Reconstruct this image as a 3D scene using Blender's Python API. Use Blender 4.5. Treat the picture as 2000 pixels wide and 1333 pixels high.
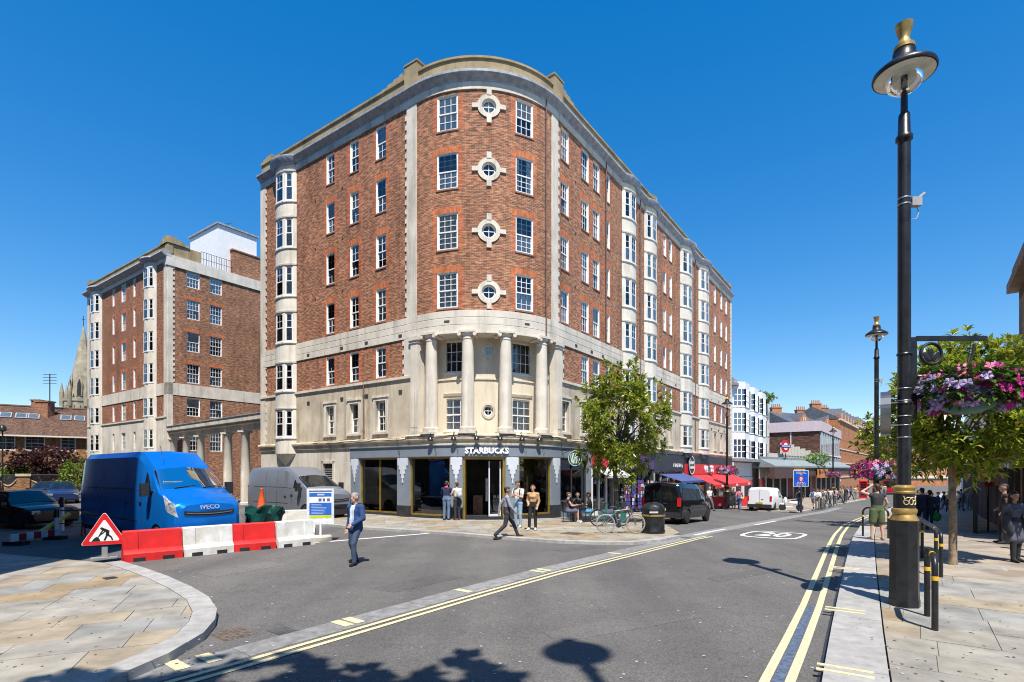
import bpy, bmesh, math, random
import numpy as np
from mathutils import Vector, Matrix, Euler
random.seed(7)
rng = np.random.default_rng(11)
R_ = math.radians
for o in list(bpy.data.objects): bpy.data.objects.remove(o)
SC = bpy.context.scene
COL = SC.collection
# ------------------------------------------------------------------ camera, sky, sun, exposure
cam = bpy.data.cameras.new('camera'); camo = bpy.data.objects.new('camera', cam); COL.objects.link(camo)
camo.location = (0, 0, 2.3); camo.rotation_euler = (R_(90), 0, 0)
cam.sensor_width = 36; cam.lens = 36 * 1047 / 2000; cam.shift_y = 253.5 / 2000
cam.clip_start = .05; cam.clip_end = 6000
SC.camera = camo
SUN_EL, SUN_DX, SUN_DY = R_(61), -.125, .992          # light travels along (DX, DY) and down
world = bpy.data.worlds.new('World'); SC.world = world; world.use_nodes = True
wn = world.node_tree; wn.nodes.clear()
wo = wn.nodes.new('ShaderNodeOutputWorld'); wb = wn.nodes.new('ShaderNodeBackground')
sky = wn.nodes.new('ShaderNodeTexSky'); sky.sky_type = 'NISHITA'; sky.sun_disc = False
sky.sun_elevation = SUN_EL; sky.sun_rotation = math.atan2(-SUN_DX, -SUN_DY)
sky.air_density = 1.0; sky.dust_density = .15; sky.ozone_density = 3.0; sky.altitude = 0
hs = wn.nodes.new('ShaderNodeHueSaturation'); hs.inputs['Saturation'].default_value = 1.73; hs.inputs['Value'].default_value = 1.7
hs.inputs['Hue'].default_value = .506
sgm = wn.nodes.new('ShaderNodeGamma'); sgm.inputs[1].default_value = .70
wn.links.new(sky.outputs[0], sgm.inputs[0]); wn.links.new(sgm.outputs[0], hs.inputs['Color']); wn.links.new(hs.outputs[0], wb.inputs[0]); wn.links.new(wb.outputs[0], wo.inputs[0])
wb.inputs[1].default_value = .115
sl = bpy.data.lights.new('sun', 'SUN'); sl.energy = 5.0; sl.angle = R_(.55); sl.color = (1, .95, .87)
so = bpy.data.objects.new('sun', sl); COL.objects.link(so)
ch = math.cos(SUN_EL)
so.rotation_euler = Vector((SUN_DX * ch, SUN_DY * ch, -math.sin(SUN_EL))).to_track_quat('-Z', 'Y').to_euler()
SC.view_settings.view_transform = 'Standard'; SC.view_settings.look = 'None'
SC.view_settings.exposure = .56; SC.view_settings.gamma = 1
SC.cycles.max_bounces = 6; SC.cycles.transparent_max_bounces = 12
SC.cycles.use_denoising = True; SC.cycles.filter_width = 1.05
# ------------------------------------------------------------------ materials
MATS = {}
def nd(nt, t, **kw):
    n = nt.nodes.new(t)
    for k, v in kw.items():
        if hasattr(n, k) and k not in n.inputs: setattr(n, k, v)
        else: n.inputs[k].default_value = v
    return n
def c4(c): return (c[0], c[1], c[2], 1)
def mat(name, col, rough=.7, metal=0, var=.12, scale=3, bump=0, bscale=60, spec=.5, coat=0, objvar=0, streak=0, col2=None, coord='Object', tr=0):
    """principled paint with soft large-scale variation, optional bump, per-object variation and vertical weather streaks"""
    if name in MATS: return MATS[name]
    m = bpy.data.materials.new(name); m.use_nodes = True; nt = m.node_tree; L = nt.links
    b = nt.nodes['Principled BSDF']
    b.inputs['Roughness'].default_value = rough; b.inputs['Metallic'].default_value = metal
    b.inputs['Specular IOR Level'].default_value = spec; b.inputs['Coat Weight'].default_value = coat
    if tr: b.inputs['Transmission Weight'].default_value = tr
    tc = nd(nt, 'ShaderNodeTexCoord')
    no = nd(nt, 'ShaderNodeTexNoise', Scale=scale, Detail=6.0, Roughness=.62)
    L.new(tc.outputs[coord], no.inputs['Vector'])
    mix = nd(nt, 'ShaderNodeMix', data_type='RGBA')
    c2 = col2 or tuple(max(0, x * (1 - 2 * var)) for x in col)
    c1 = tuple(min(1, x * (1 + var)) for x in col)
    mix.inputs[6].default_value = c4(c1); mix.inputs[7].default_value = c4(c2)
    rp = nd(nt, 'ShaderNodeValToRGB'); rp.color_ramp.elements[0].position = .33; rp.color_ramp.elements[1].position = .7
    L.new(no.outputs[0], rp.inputs[0]); L.new(rp.outputs[0], mix.inputs[0])
    out = mix.outputs[2]
    if streak:
        mp = nd(nt, 'ShaderNodeMapping'); mp.inputs['Scale'].default_value = (2.2, 2.2, .22)
        L.new(tc.outputs['Object'], mp.inputs[0])
        n2 = nd(nt, 'ShaderNodeTexNoise', Scale=1.0, Detail=7.0, Roughness=.7); L.new(mp.outputs[0], n2.inputs['Vector'])
        r2 = nd(nt, 'ShaderNodeValToRGB'); r2.color_ramp.elements[0].position = .5; r2.color_ramp.elements[1].position = .72
        L.new(n2.outputs[0], r2.inputs[0])
        m2 = nd(nt, 'ShaderNodeMix', data_type='RGBA', blend_type='MULTIPLY')
        ml = nd(nt, 'ShaderNodeMath', operation='MULTIPLY'); ml.inputs[1].default_value = streak
        L.new(r2.outputs[0], ml.inputs[0]); L.new(ml.outputs[0], m2.inputs[0])
        L.new(out, m2.inputs[6]); m2.inputs[7].default_value = (.42, .38, .3, 1); out = m2.outputs[2]
    if objvar:
        oi = nd(nt, 'ShaderNodeObjectInfo'); h = nd(nt, 'ShaderNodeHueSaturation')
        mr = nd(nt, 'ShaderNodeMapRange'); mr.inputs[3].default_value = 1 - objvar; mr.inputs[4].default_value = 1 + objvar
        L.new(oi.outputs['Random'], mr.inputs[0]); L.new(mr.outputs[0], h.inputs['Value']); L.new(out, h.inputs['Color']); out = h.outputs[0]
    L.new(out, b.inputs['Base Color'])
    if bump:
        nb = nd(nt, 'ShaderNodeTexNoise', Scale=bscale, Detail=4.0); L.new(tc.outputs['Object'], nb.inputs['Vector'])
        bp = nd(nt, 'ShaderNodeBump', Strength=bump, Distance=.01); L.new(nb.outputs[0], bp.inputs['Height']); L.new(bp.outputs[0], b.inputs['Normal'])
    MATS[name] = m
    return m
def brick_mat(name, c1, c2, mortar, var=.35, w=.225, h=.075, ms=.009, tint=None, offset=.5):
    if name in MATS: return MATS[name]
    m = bpy.data.materials.new(name); m.use_nodes = True; nt = m.node_tree; L = nt.links
    b = nt.nodes['Principled BSDF']; b.inputs['Roughness'].default_value = .85; b.inputs['Specular IOR Level'].default_value = .25
    uv = nd(nt, 'ShaderNodeUVMap')
    br = nd(nt, 'ShaderNodeTexBrick'); br.offset = offset
    for k, v in (('Scale', 1.0), ('Brick Width', w), ('Row Height', h), ('Mortar Size', ms), ('Bias', -.1), ('Mortar Smooth', .1)): br.inputs[k].default_value = v
    br.inputs['Color1'].default_value = c4(c1); br.inputs['Color2'].default_value = c4(c2); br.inputs['Mortar'].default_value = c4(mortar)
    L.new(uv.outputs[0], br.inputs['Vector'])
    no = nd(nt, 'ShaderNodeTexNoise', Scale=.55, Detail=8.0, Roughness=.68); L.new(uv.outputs[0], no.inputs['Vector'])
    rp = nd(nt, 'ShaderNodeValToRGB'); rp.color_ramp.elements[0].position = .3; rp.color_ramp.elements[1].position = .72
    a = 1 - var
    rp.color_ramp.elements[0].color = (a, a * .97, a * .95, 1); rp.color_ramp.elements[1].color = (1.12, 1.08, 1.05, 1)
    L.new(no.outputs[0], rp.inputs[0])
    mx = nd(nt, 'ShaderNodeMix', data_type='RGBA', blend_type='MULTIPLY'); mx.inputs[0].default_value = 1
    L.new(br.outputs['Color'], mx.inputs[6]); L.new(rp.outputs[0], mx.inputs[7])
    mp = nd(nt, 'ShaderNodeMapping'); mp.inputs['Scale'].default_value = (1 / w, 1 / h, 1); L.new(uv.outputs[0], mp.inputs[0])
    wn_ = nd(nt, 'ShaderNodeTexNoise', Scale=.75, Detail=1.0); L.new(mp.outputs[0], wn_.inputs['Vector'])     # blotches a few bricks wide: burnt headers and paler stretchers
    r2 = nd(nt, 'ShaderNodeValToRGB'); r2.color_ramp.elements[0].position = .4; r2.color_ramp.elements[1].position = .62
    r2.color_ramp.elements[0].color = (.5, .46, .45, 1); r2.color_ramp.elements[1].color = (1.36, 1.28, 1.2, 1); L.new(wn_.outputs[0], r2.inputs[0])
    m3 = nd(nt, 'ShaderNodeMix', data_type='RGBA', blend_type='MULTIPLY'); m3.inputs[0].default_value = var * 2
    L.new(mx.outputs[2], m3.inputs[6]); L.new(r2.outputs[0], m3.inputs[7]); 
    ms_ = nd(nt, 'ShaderNodeMapping'); ms_.inputs['Scale'].default_value = (1.6, .12, 1); L.new(uv.outputs[0], ms_.inputs[0])      # rain and soot runs
    n4 = nd(nt, 'ShaderNodeTexNoise', Scale=1.0, Detail=6.0, Roughness=.65); L.new(ms_.outputs[0], n4.inputs['Vector'])
    r4 = nd(nt, 'ShaderNodeValToRGB'); r4.color_ramp.elements[0].position = .5; r4.color_ramp.elements[1].position = .72; r4.color_ramp.elements[0].color = (1, 1, 1, 1); r4.color_ramp.elements[1].color = (.66, .63, .62, 1); L.new(n4.outputs[0], r4.inputs[0])
    m4 = nd(nt, 'ShaderNodeMix', data_type='RGBA', blend_type='MULTIPLY'); m4.inputs[0].default_value = 1; L.new(m3.outputs[2], m4.inputs[6]); L.new(r4.outputs[0], m4.inputs[7]); L.new(m4.outputs[2], b.inputs['Base Color'])
    bp = nd(nt, 'ShaderNodeBump', Strength=.5, Distance=.012); bp.invert = True
    L.new(br.outputs['Fac'], bp.inputs['Height']); L.new(bp.outputs[0], b.inputs['Normal'])
    MATS[name] = m
    return m
def glass_mat(name, tint=(.85, .9, .9), fac=1.0, rough=.0, base=.05):
    if name in MATS: return MATS[name]
    m = bpy.data.materials.new(name); m.use_nodes = True; nt = m.node_tree; L = nt.links; nt.nodes.clear()
    o = nd(nt, 'ShaderNodeOutputMaterial'); t = nd(nt, 'ShaderNodeBsdfTransparent'); g = nd(nt, 'ShaderNodeBsdfGlossy', Roughness=rough)
    t.inputs[0].default_value = c4(tint); g.inputs[0].default_value = (.95, .97, 1, 1)
    fr = nd(nt, 'ShaderNodeFresnel', IOR=1.55); mm = nd(nt, 'ShaderNodeMath', operation='MULTIPLY_ADD'); mm.inputs[1].default_value = fac; mm.inputs[2].default_value = base
    tc = nd(nt, 'ShaderNodeTexCoord'); nz = nd(nt, 'ShaderNodeTexNoise', Scale=1.3, Detail=1.0); bp = nd(nt, 'ShaderNodeBump', Strength=.06, Distance=.05)
    L.new(tc.outputs['Object'], nz.inputs['Vector']); L.new(nz.outputs[0], bp.inputs['Height']); L.new(bp.outputs[0], g.inputs['Normal'])
    mx = nd(nt, 'ShaderNodeMixShader'); L.new(fr.outputs[0], mm.inputs[0]); L.new(mm.outputs[0], mx.inputs[0])
    L.new(t.outputs[0], mx.inputs[1]); L.new(g.outputs[0], mx.inputs[2]); L.new(mx.outputs[0], o.inputs[0])
    MATS[name] = m
    return m
def curtain_mat(name, col, folds=18, dark=.5):
    if name in MATS: return MATS[name]
    m = bpy.data.materials.new(name); m.use_nodes = True; nt = m.node_tree; L = nt.links
    b = nt.nodes['Principled BSDF']; b.inputs['Roughness'].default_value = .9
    tc = nd(nt, 'ShaderNodeTexCoord'); oi = nd(nt, 'ShaderNodeObjectInfo')
    wv = nd(nt, 'ShaderNodeTexWave', Scale=folds * .2, Distortion=3.0, Detail=2.0); wv.bands_direction = 'X'
    ad = nd(nt, 'ShaderNodeVectorMath', operation='ADD'); L.new(tc.outputs['Object'], ad.inputs[0]); L.new(oi.outputs['Random'], ad.inputs[1]); L.new(ad.outputs[0], wv.inputs['Vector'])
    mx = nd(nt, 'ShaderNodeMix', data_type='RGBA'); mx.inputs[6].default_value = c4(tuple(x * dark for x in col)); mx.inputs[7].default_value = c4(col)
    L.new(wv.outputs[1], mx.inputs[0]); L.new(mx.outputs[2], b.inputs['Base Color'])
    MATS[name] = m
    return m
def leaf_mat(name, c_lo, c_hi, c_odd=None, rough=.35, trans=.25):
    if name in MATS: return MATS[name]
    m = bpy.data.materials.new(name); m.use_nodes = True; nt = m.node_tree; L = nt.links
    b = nt.nodes['Principled BSDF']; b.inputs['Roughness'].default_value = rough; b.inputs['Specular IOR Level'].default_value = .5
    ge = nd(nt, 'ShaderNodeNewGeometry'); rp = nd(nt, 'ShaderNodeValToRGB')
    e = rp.color_ramp.elements; e[0].color = c4(c_lo); e[1].color = c4(c_hi)
    if c_odd:
        e[1].position = .9; q = e.new(.97); q.color = c4(c_odd)
    L.new(ge.outputs['Random Per Island'], rp.inputs[0]); L.new(rp.outputs[0], b.inputs['Base Color'])
    tl = nd(nt, 'ShaderNodeBsdfTranslucent'); L.new(rp.outputs[0], tl.inputs[0]); mx = nd(nt, 'ShaderNodeMixShader'); mx.inputs[0].default_value = trans
    L.new(b.outputs[0], mx.inputs[1]); L.new(tl.outputs[0], mx.inputs[2]); L.new(mx.outputs[0], nt.nodes['Material Output'].inputs[0])
    MATS[name] = m
    return m
# ------------------------------------------------------------------ mesh builder
class MB:
    def __init__(s): s.V = []; s.F = []; s.U = []; s.I = []
    def add(s, vs, fs, m=0, uv=None):
        b = len(s.V); s.V.extend([tuple(v) for v in vs])
        for k, f in enumerate(fs):
            s.F.append(tuple(b + i for i in f)); s.I.append(m); s.U.append(uv[k] if uv else None)
        return s
    def box(s, x0, x1, y0, y1, z0, z1, m=0, T=None):
        vs = [Vector((x, y, z)) for z in (z0, z1) for y in (y0, y1) for x in (x0, x1)]
        if T is not None: vs = [T @ v for v in vs]
        fs = [(0, 2, 3, 1), (4, 5, 7, 6), (0, 1, 5, 4), (2, 6, 7, 3), (0, 4, 6, 2), (1, 3, 7, 5)]
        dx, dy, dz = x1 - x0, y1 - y0, z1 - z0
        def q(a, b, c, d): return [(a, c), (b, c), (b, d), (a, d)]
        uv = [q(x0, x1, y0, y1), q(x0, x1, y0, y1), q(x0, x1, z0, z1), [(x1, z0), (x1, z1), (x0, z1), (x0, z0)][:4], [(y0, z0), (y0, z1), (y1, z1), (y1, z0)], [(y0, z0), (y1, z0), (y1, z1), (y0, z1)]]
        return s.add(vs, fs, m, uv)
    def prism(s, poly, z0, z1, m=0, zf=None):
        n = len(poly)
        b = [(x, y, z0 + (zf(x, y) if zf else 0)) for x, y in poly]; t = [(x, y, z1 + (zf(x, y) if zf else 0)) for x, y in poly]
        return s.add(b + t, [tuple(range(n))[::-1], tuple(range(n, 2 * n))] + [(i, (i + 1) % n, n + (i + 1) % n, n + i) for i in range(n)], m)
    def tube(s, pts, rad, n=8, m=0, caps=True, ry=None):
        pts = [Vector(p) for p in pts]
        if not hasattr(rad, '__len__'): rad = [rad] * len(pts)
        vs = []; up = None
        for i, p in enumerate(pts):
            d = (pts[min(i + 1, len(pts) - 1)] - pts[max(i - 1, 0)])
            d = d.normalized() if d.length > 1e-9 else Vector((0, 0, 1))
            if up is None:
                up = Vector((1, 0, 0)) if abs(d.x) < .8 else Vector((0, 1, 0))
            a = (up - d * up.dot(d)).normalized(); b = d.cross(a); up = a
            for k in range(n):
                t = 2 * math.pi * k / n
                vs.append(p + a * (rad[i] * math.cos(t)) + b * ((ry[i] if ry else rad[i]) * math.sin(t)))
        fs = []
        for i in range(len(pts) - 1):
            for k in range(n):
                fs.append((i * n + k, i * n + (k + 1) % n, (i + 1) * n + (k + 1) % n, (i + 1) * n + k))
        if caps: fs += [tuple(range(n))[::-1], tuple(range((len(pts) - 1) * n, len(pts) * n))]
        return s.add(vs, fs, m)
    def lathe(s, prof, n=16, c=(0, 0, 0), m=0, T=None, sq=None, closed=False):
        vs = []
        for r, z in prof:
            for k in range(n):
                t = 2 * math.pi * (k + .5) / n
                v = Vector((c[0] + r * math.cos(t), c[1] + r * math.sin(t), c[2] + z))
                vs.append(T @ v if T is not None else v)
        fs = []
        for i in range(len(prof) - 1):
            for k in range(n): fs.append((i * n + k, i * n + (k + 1) % n, (i + 1) * n + (k + 1) % n, (i + 1) * n + k))
        if closed: 
            j = len(prof) - 1
            for k in range(n): fs.append((j * n + k, j * n + (k + 1) % n, (k + 1) % n, k))
        else: fs += [tuple(range(n))[::-1], tuple(range((len(prof) - 1) * n, len(prof) * n))]
        return s.add(vs, fs, m)
    def ell(s, c, r, n=10, k=7, m=0, T=None):
        prof = []
        vs = []
        for i in range(k + 1):
            a = -math.pi / 2 + math.pi * i / k
            for j in range(n):
                t = 2 * math.pi * j / n
                v = Vector((c[0] + r[0] * max(.02, math.cos(a)) * math.cos(t), c[1] + r[1] * max(.02, math.cos(a)) * math.sin(t), c[2] + r[2] * math.sin(a)))
                vs.append(T @ v if T is not None else v)
        fs = [(i * n + j, i * n + (j + 1) % n, (i + 1) * n + (j + 1) % n, (i + 1) * n + j) for i in range(k) for j in range(n)]
        fs += [tuple(range(n))[::-1], tuple(range(k * n, (k + 1) * n))]
        return s.add(vs, fs, m)
    def mesh(s, name, mats, smooth=0):
        me = bpy.data.meshes.new(name); me.from_pydata(s.V, [], s.F)
        if not isinstance(mats, (list, tuple)): mats = [mats]
        for m in mats: me.materials.append(m)
        if len(mats) > 1: me.polygons.foreach_set('material_index', s.I)
        if any(u is not None for u in s.U):
            ul = me.uv_layers.new(name='UVMap'); arr = []
            for f, u in zip(s.F, s.U):
                arr.extend([c for p in (u if u else [(0, 0)] * len(f)) for c in p])
            ul.data.foreach_set('uv', arr)
        if smooth:
            me.polygons.foreach_set('use_smooth', [True] * len(s.F)); me.set_sharp_from_angle(angle=R_(smooth))
        me.update()
        return me
    def build(s, name, mats, parent=None, smooth=0, world=True, loc=None, rz=0):
        return link(name, s.mesh(name, mats, smooth), parent, loc, rz, world)
def link(name, me, parent=None, loc=None, rz=0, world=False):
    o = bpy.data.objects.new(name, me); COL.objects.link(o)
    if parent is not None: o.parent = parent
    l = Vector(loc) if loc is not None else Vector((0, 0, 0))
    if parent is not None and world:                      # mesh given in world coordinates under an unrotated root
        q = parent
        while q is not None: l = l - q.location; q = q.parent
    o.location = l; o.rotation_euler = (0, 0, rz)
    return o
def thing(name, label, cat, loc=(0, 0, 0), rz=0, group=None):
    o = bpy.data.objects.new(name, None); COL.objects.link(o); o.empty_display_size = .2
    o.location = loc; o.rotation_euler = (0, 0, rz)
    return tag(o, label, cat, group)
def tag(o, label=None, cat=None, group=None, kind=None):
    if label: o['label'] = label
    if cat: o['category'] = cat
    if group: o['group'] = group
    if kind: o['kind'] = kind
    return o
def copy_tree(o, parent=None):
    c = o.copy(); COL.objects.link(c); c.parent = parent
    for k in list(o.children): copy_tree(k, c)
    return c
def struct(o): o['kind'] = 'structure'; return o
def setmat(o, m, i=0):
    o.material_slots[i].link = 'OBJECT'; o.material_slots[i].material = m
def text_mesh(body, size, extrude=.01, bold=0.0, align='CENTER'):
    cu = bpy.data.curves.new('t', 'FONT'); cu.body = body; cu.size = size; cu.extrude = extrude; cu.offset = bold
    cu.align_x = align; cu.align_y = 'CENTER'; cu.resolution_u = 2
    o = bpy.data.objects.new('t', cu); COL.objects.link(o)
    me = bpy.data.meshes.new_from_object(o.evaluated_get(bpy.context.evaluated_depsgraph_get()))
    bpy.data.objects.remove(o); return me
def text_on(name, body, size, mt, parent, origin, xd, yd, extrude=.01, bold=0.0, bend=None):
    """lettering laid on a surface: origin, unit x direction, unit up direction (in the parent's space)"""
    me = text_mesh(body, size, extrude, bold); me.materials.clear(); me.materials.append(mt)
    if bend:
        for v in me.vertices: v.co = bend(v.co.x, v.co.y, v.co.z)
        return link(name, me, parent, None, 0, True)
    x = Vector(xd).normalized(); y = Vector(yd).normalized(); z = x.cross(y)
    M4 = Matrix((x, y, z)).transposed().to_4x4(); M4.translation = Vector(origin)
    me.transform(M4)
    return link(name, me, parent, None, 0, False)
# ------------------------------------------------------------------ ground shape: the high street falls away beyond the crossing
AX = math.atan2(741, 1047); DR = (math.sin(AX), math.cos(AX)); DL = (-DR[1], DR[0])
def gt(t):
    if t < 18: return 0.0
    if t < 22: return -.035 * (t - 18) ** 2 / 8
    if t < 46: return -.07 - .035 * (t - 22)
    if t < 54: return -.91 - .035 * (t - 46) + .023 * (t - 46) ** 2 / 16
    return -1.098 - .012 * (min(t, 190) - 54)
def g(x, y): return gt(x * DR[0] + y * DR[1])
def gp(u, v, h=0.0):
    """ground point seen at a photograph position (2000 x 1333)"""
    y = 12.0
    for _ in range(60):
        z = g((u - 1000) / 1047 * y, y) + h
        y = .5 * y + .5 * min(400, (2.3 - z) * 1047 / max(4, v - 920))
    return ((u - 1000) / 1047 * y, y)
def at(u, y): return ((u - 1000) / 1047 * y, y)
def zat(v, y): return 2.3 + (920 - v) / 1047 * y
# ------------------------------------------------------------------ facades: s along the wall (left to right seen from outside), d outward, z up
class Line:
    def __init__(s, A, B): s.A = Vector(A); v = Vector(B) - s.A; s.L = v.length; s.t = v / s.L; s.n = Vector((s.t.y, -s.t.x))
    def p(s, a, d=0): q = s.A + s.t * a + s.n * d; return q.x, q.y
    def ang(s, a): return math.atan2(s.t.y, s.t.x)
    def br(s, a, b): return [a, b]
class Arc:
    """bow bulging outward from chord a..b of another path"""
    def __init__(s, P, a, b, sag):
        A = Vector(P.p(a)); B = Vector(P.p(b)); c = (B - A).length; s.R = (c * c / 4 + sag * sag) / (2 * sag)
        t = (B - A) / c; n = Vector((t.y, -t.x)); s.O = (A + B) / 2 - n * (s.R - sag); s.h = math.asin(c / 2 / s.R); s.L = 2 * s.h * s.R; s.nn = n; s.tt = t
    def _n(s, a): th = a / s.R - s.h; return s.nn * math.cos(th) + s.tt * math.sin(th)
    def p(s, a, d=0): q = s.O + s._n(a) * (s.R + d); return q.x, q.y
    def ang(s, a): n = s._n(a); return math.atan2(n.x, -n.y)
    def br(s, a, b):
        k = max(2, int(math.ceil((b - a) / s.R / .2))); return [a + (b - a) * i / k for i in range(k + 1)]
class Corner:
    """two straight walls joined by a quarter round of radius R; s = 0 where the round begins"""
    def __init__(s, C, R): s.C = Vector(C); s.R = R; s.AL = R * math.pi / 2; s.dr = Vector(DR); s.dl = Vector(DL); s.O = s.C + (s.dl + s.dr) * R
    def p(s, a, d=0):
        if a < 0: q = s.C + s.dl * (s.R - a) - s.dr * d
        elif a > s.AL: q = s.C + s.dr * (s.R + a - s.AL) - s.dl * d
        else:
            th = a / s.R; q = s.O + (-s.dr * math.cos(th) - s.dl * math.sin(th)) * (s.R + d)
        return q.x, q.y
    def ang(s, a):
        th = min(max(a, 0), s.AL) / s.R; n = -s.dr * math.cos(th) - s.dl * math.sin(th); return math.atan2(n.x, -n.y)
    def br(s, a, b):
        r = [a]
        lo, hi = max(a, 0), min(b, s.AL)
        if hi > lo:
            k = max(1, int(math.ceil((hi - lo) / .3)))
            for i in range(k + 1):
                q = lo + (hi - lo) * i / k
                if q > r[-1] + 1e-6: r.append(q)
        if b > r[-1] + 1e-6: r.append(b)
        return r
def sweep(mb, P, s0, s1, prof, m=0, caps=True):
    """closed profile [(d, z)...] swept along a facade"""
    S = P.br(s0, s1); n = len(prof); vs = []
    for a in S:
        for d, z in prof: x, y = P.p(a, d); vs.append((x, y, z))
    fs = []; uv = []
    for i in range(len(S) - 1):
        for k in range(n):
            j = (k + 1) % n
            fs.append((i * n + k, i * n + j, (i + 1) * n + j, (i + 1) * n + k))
            z0, z1 = prof[k][1], prof[j][1]
            if abs(z0 - z1) < 1e-6: z0, z1 = prof[k][0], prof[j][0]
            uv.append([(S[i], z0), (S[i], z1), (S[i + 1], z1), (S[i + 1], z0)])
    if caps:
        fs += [tuple(range(n)), tuple(range((len(S) - 1) * n, len(S) * n))[::-1]]
        uv += [[(d, z) for d, z in prof], [(d, z) for d, z in prof][::-1]]
    mb.add(vs, fs, m, uv)
def fbox(mb, P, s0, s1, d0, d1, z0, z1, m=0): sweep(mb, P, s0, s1, [(d0, z0), (d0, z1), (d1, z1), (d1, z0)], m)
def wall(mb, P, s0, s1, z0, z1, holes=(), d=0, depth=.16, m=0, mfun=None, extra_s=(), extra_z=(), mrev=None):
    """wall sheet with openings cut out and their reveals built"""
    ss = set([s0, s1]); zs = set([z0, z1])
    for a in P.br(s0, s1): ss.add(a)
    for h in holes:
        for a in h[:2]: ss.add(a)
        for b in h[2:4]: zs.add(b)
    for a in extra_s: ss.add(a)
    for b in extra_z: zs.add(b)
    ss = sorted(a for a in ss if s0 - 1e-6 <= a <= s1 + 1e-6); zs = sorted(b for b in zs if z0 - 1e-6 <= b <= z1 + 1e-6)
    for i in range(len(ss) - 1):
        a, b = ss[i], ss[i + 1]
        if b - a < 1e-5: continue
        pa, pb = P.p(a, d), P.p(b, d); sm = (a + b) / 2
        col = [h for h in holes if h[0] < sm < h[1]]
        k = 0
        while k < len(zs) - 1:
            zl, zh = zs[k], zs[k + 1]; zm = (zl + zh) / 2
            if any(h[2] < zm < h[3] for h in col): k += 1; continue
            mi = mfun(sm, zm) if mfun else m
            mb.add([(*pa, zl), (*pb, zl), (*pb, zh), (*pa, zh)], [(0, 1, 2, 3)], mi, [[(a, zl), (b, zl), (b, zh), (a, zh)]]); k += 1
    for h in holes:
        a, b, zl, zh = h[:4]; mr = m if mrev is None else mrev
        if zl >= z1 or zh <= z0: continue
        zl2, zh2 = max(zl, z0), min(zh, z1)
        for q in (a, b):
            p0, p1 = P.p(q, d), P.p(q, d - depth)
            mb.add([(*p0, zl2), (*p1, zl2), (*p1, zh2), (*p0, zh2)], [(0, 1, 2, 3)], mr, [[(0, zl2), (depth, zl2), (depth, zh2), (0, zh2)]])
        for zz in (zl, zh):
            if z0 - 1e-6 <= zz <= z1 + 1e-6:
                S = P.br(a, b)
                for i in range(len(S) - 1):
                    q = [P.p(S[i], d), P.p(S[i + 1], d), P.p(S[i + 1], d - depth), P.p(S[i], d - depth)]
                    mb.add([(*w, zz) for w in q], [(0, 1, 2, 3)], mr, [[(S[i], 0), (S[i + 1], 0), (S[i + 1], depth), (S[i], depth)]])
# ------------------------------------------------------------------ shared building materials
BRICK = brick_mat('mottled red brick', (.52, .205, .10), (.26, .112, .07), (.47, .37, .27), ms=.010)
BRICK2 = brick_mat('darker mottled brick', (.47, .18, .088), (.23, .1, .062), (.43, .34, .24), ms=.010)
RUBBED = brick_mat('orange rubbed brick', (.66, .21, .075), (.54, .145, .06), (.48, .28, .18), var=.2, w=.075, h=.24, ms=.006, offset=0)
JAMB = brick_mat('orange jamb brick', (.64, .19, .07), (.44, .12, .055), (.46, .3, .21), var=.25)
STONE = mat('weathered portland stone', (.70, .635, .53), .8, var=.12, scale=.7, bump=.25, bscale=18, streak=.7)
STONE_D = mat('grimy stone facing', (.6, .515, .385), .85, var=.18, scale=.55, bump=.25, bscale=14, streak=.95, col2=(.4, .33, .235))
CREAM = mat('cream painted render', (.73, .67, .565), .6, var=.08, scale=1.2, streak=.5)
PARAPET = mat('lichened concrete parapet', (.37, .285, .16), .9, var=.18, scale=.9, bump=.3, bscale=20, streak=.7)
LEAD = mat('grey lead flashing', (.33, .36, .40), .55, var=.2, scale=4, bump=.2)
WHITE = mat('white gloss paint', (.82, .81, .77), .4, var=.04)
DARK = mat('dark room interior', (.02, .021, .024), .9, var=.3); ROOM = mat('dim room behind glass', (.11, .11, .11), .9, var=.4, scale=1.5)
GLASS = glass_mat('window glass', (.95, .96, .96), 1.0, 0, .04)
SHOPGLASS = glass_mat('shop window glass', (.75, .8, .8), 1.3, 0, .05)
NET = curtain_mat('white net curtain', (.88, .88, .85), 20, .75)
BLIND = mat('cream roller blind', (.74, .71, .63), .9, var=.05)
DRAPE = curtain_mat('grey drape', (.34, .33, .31), 14, .35)
BLACK = mat('black gloss paint', (.012, .012, .013), .3, var=.2, spec=.6)
IRON = mat('dark grey iron', (.03, .03, .032), .5, var=.2)
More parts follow.
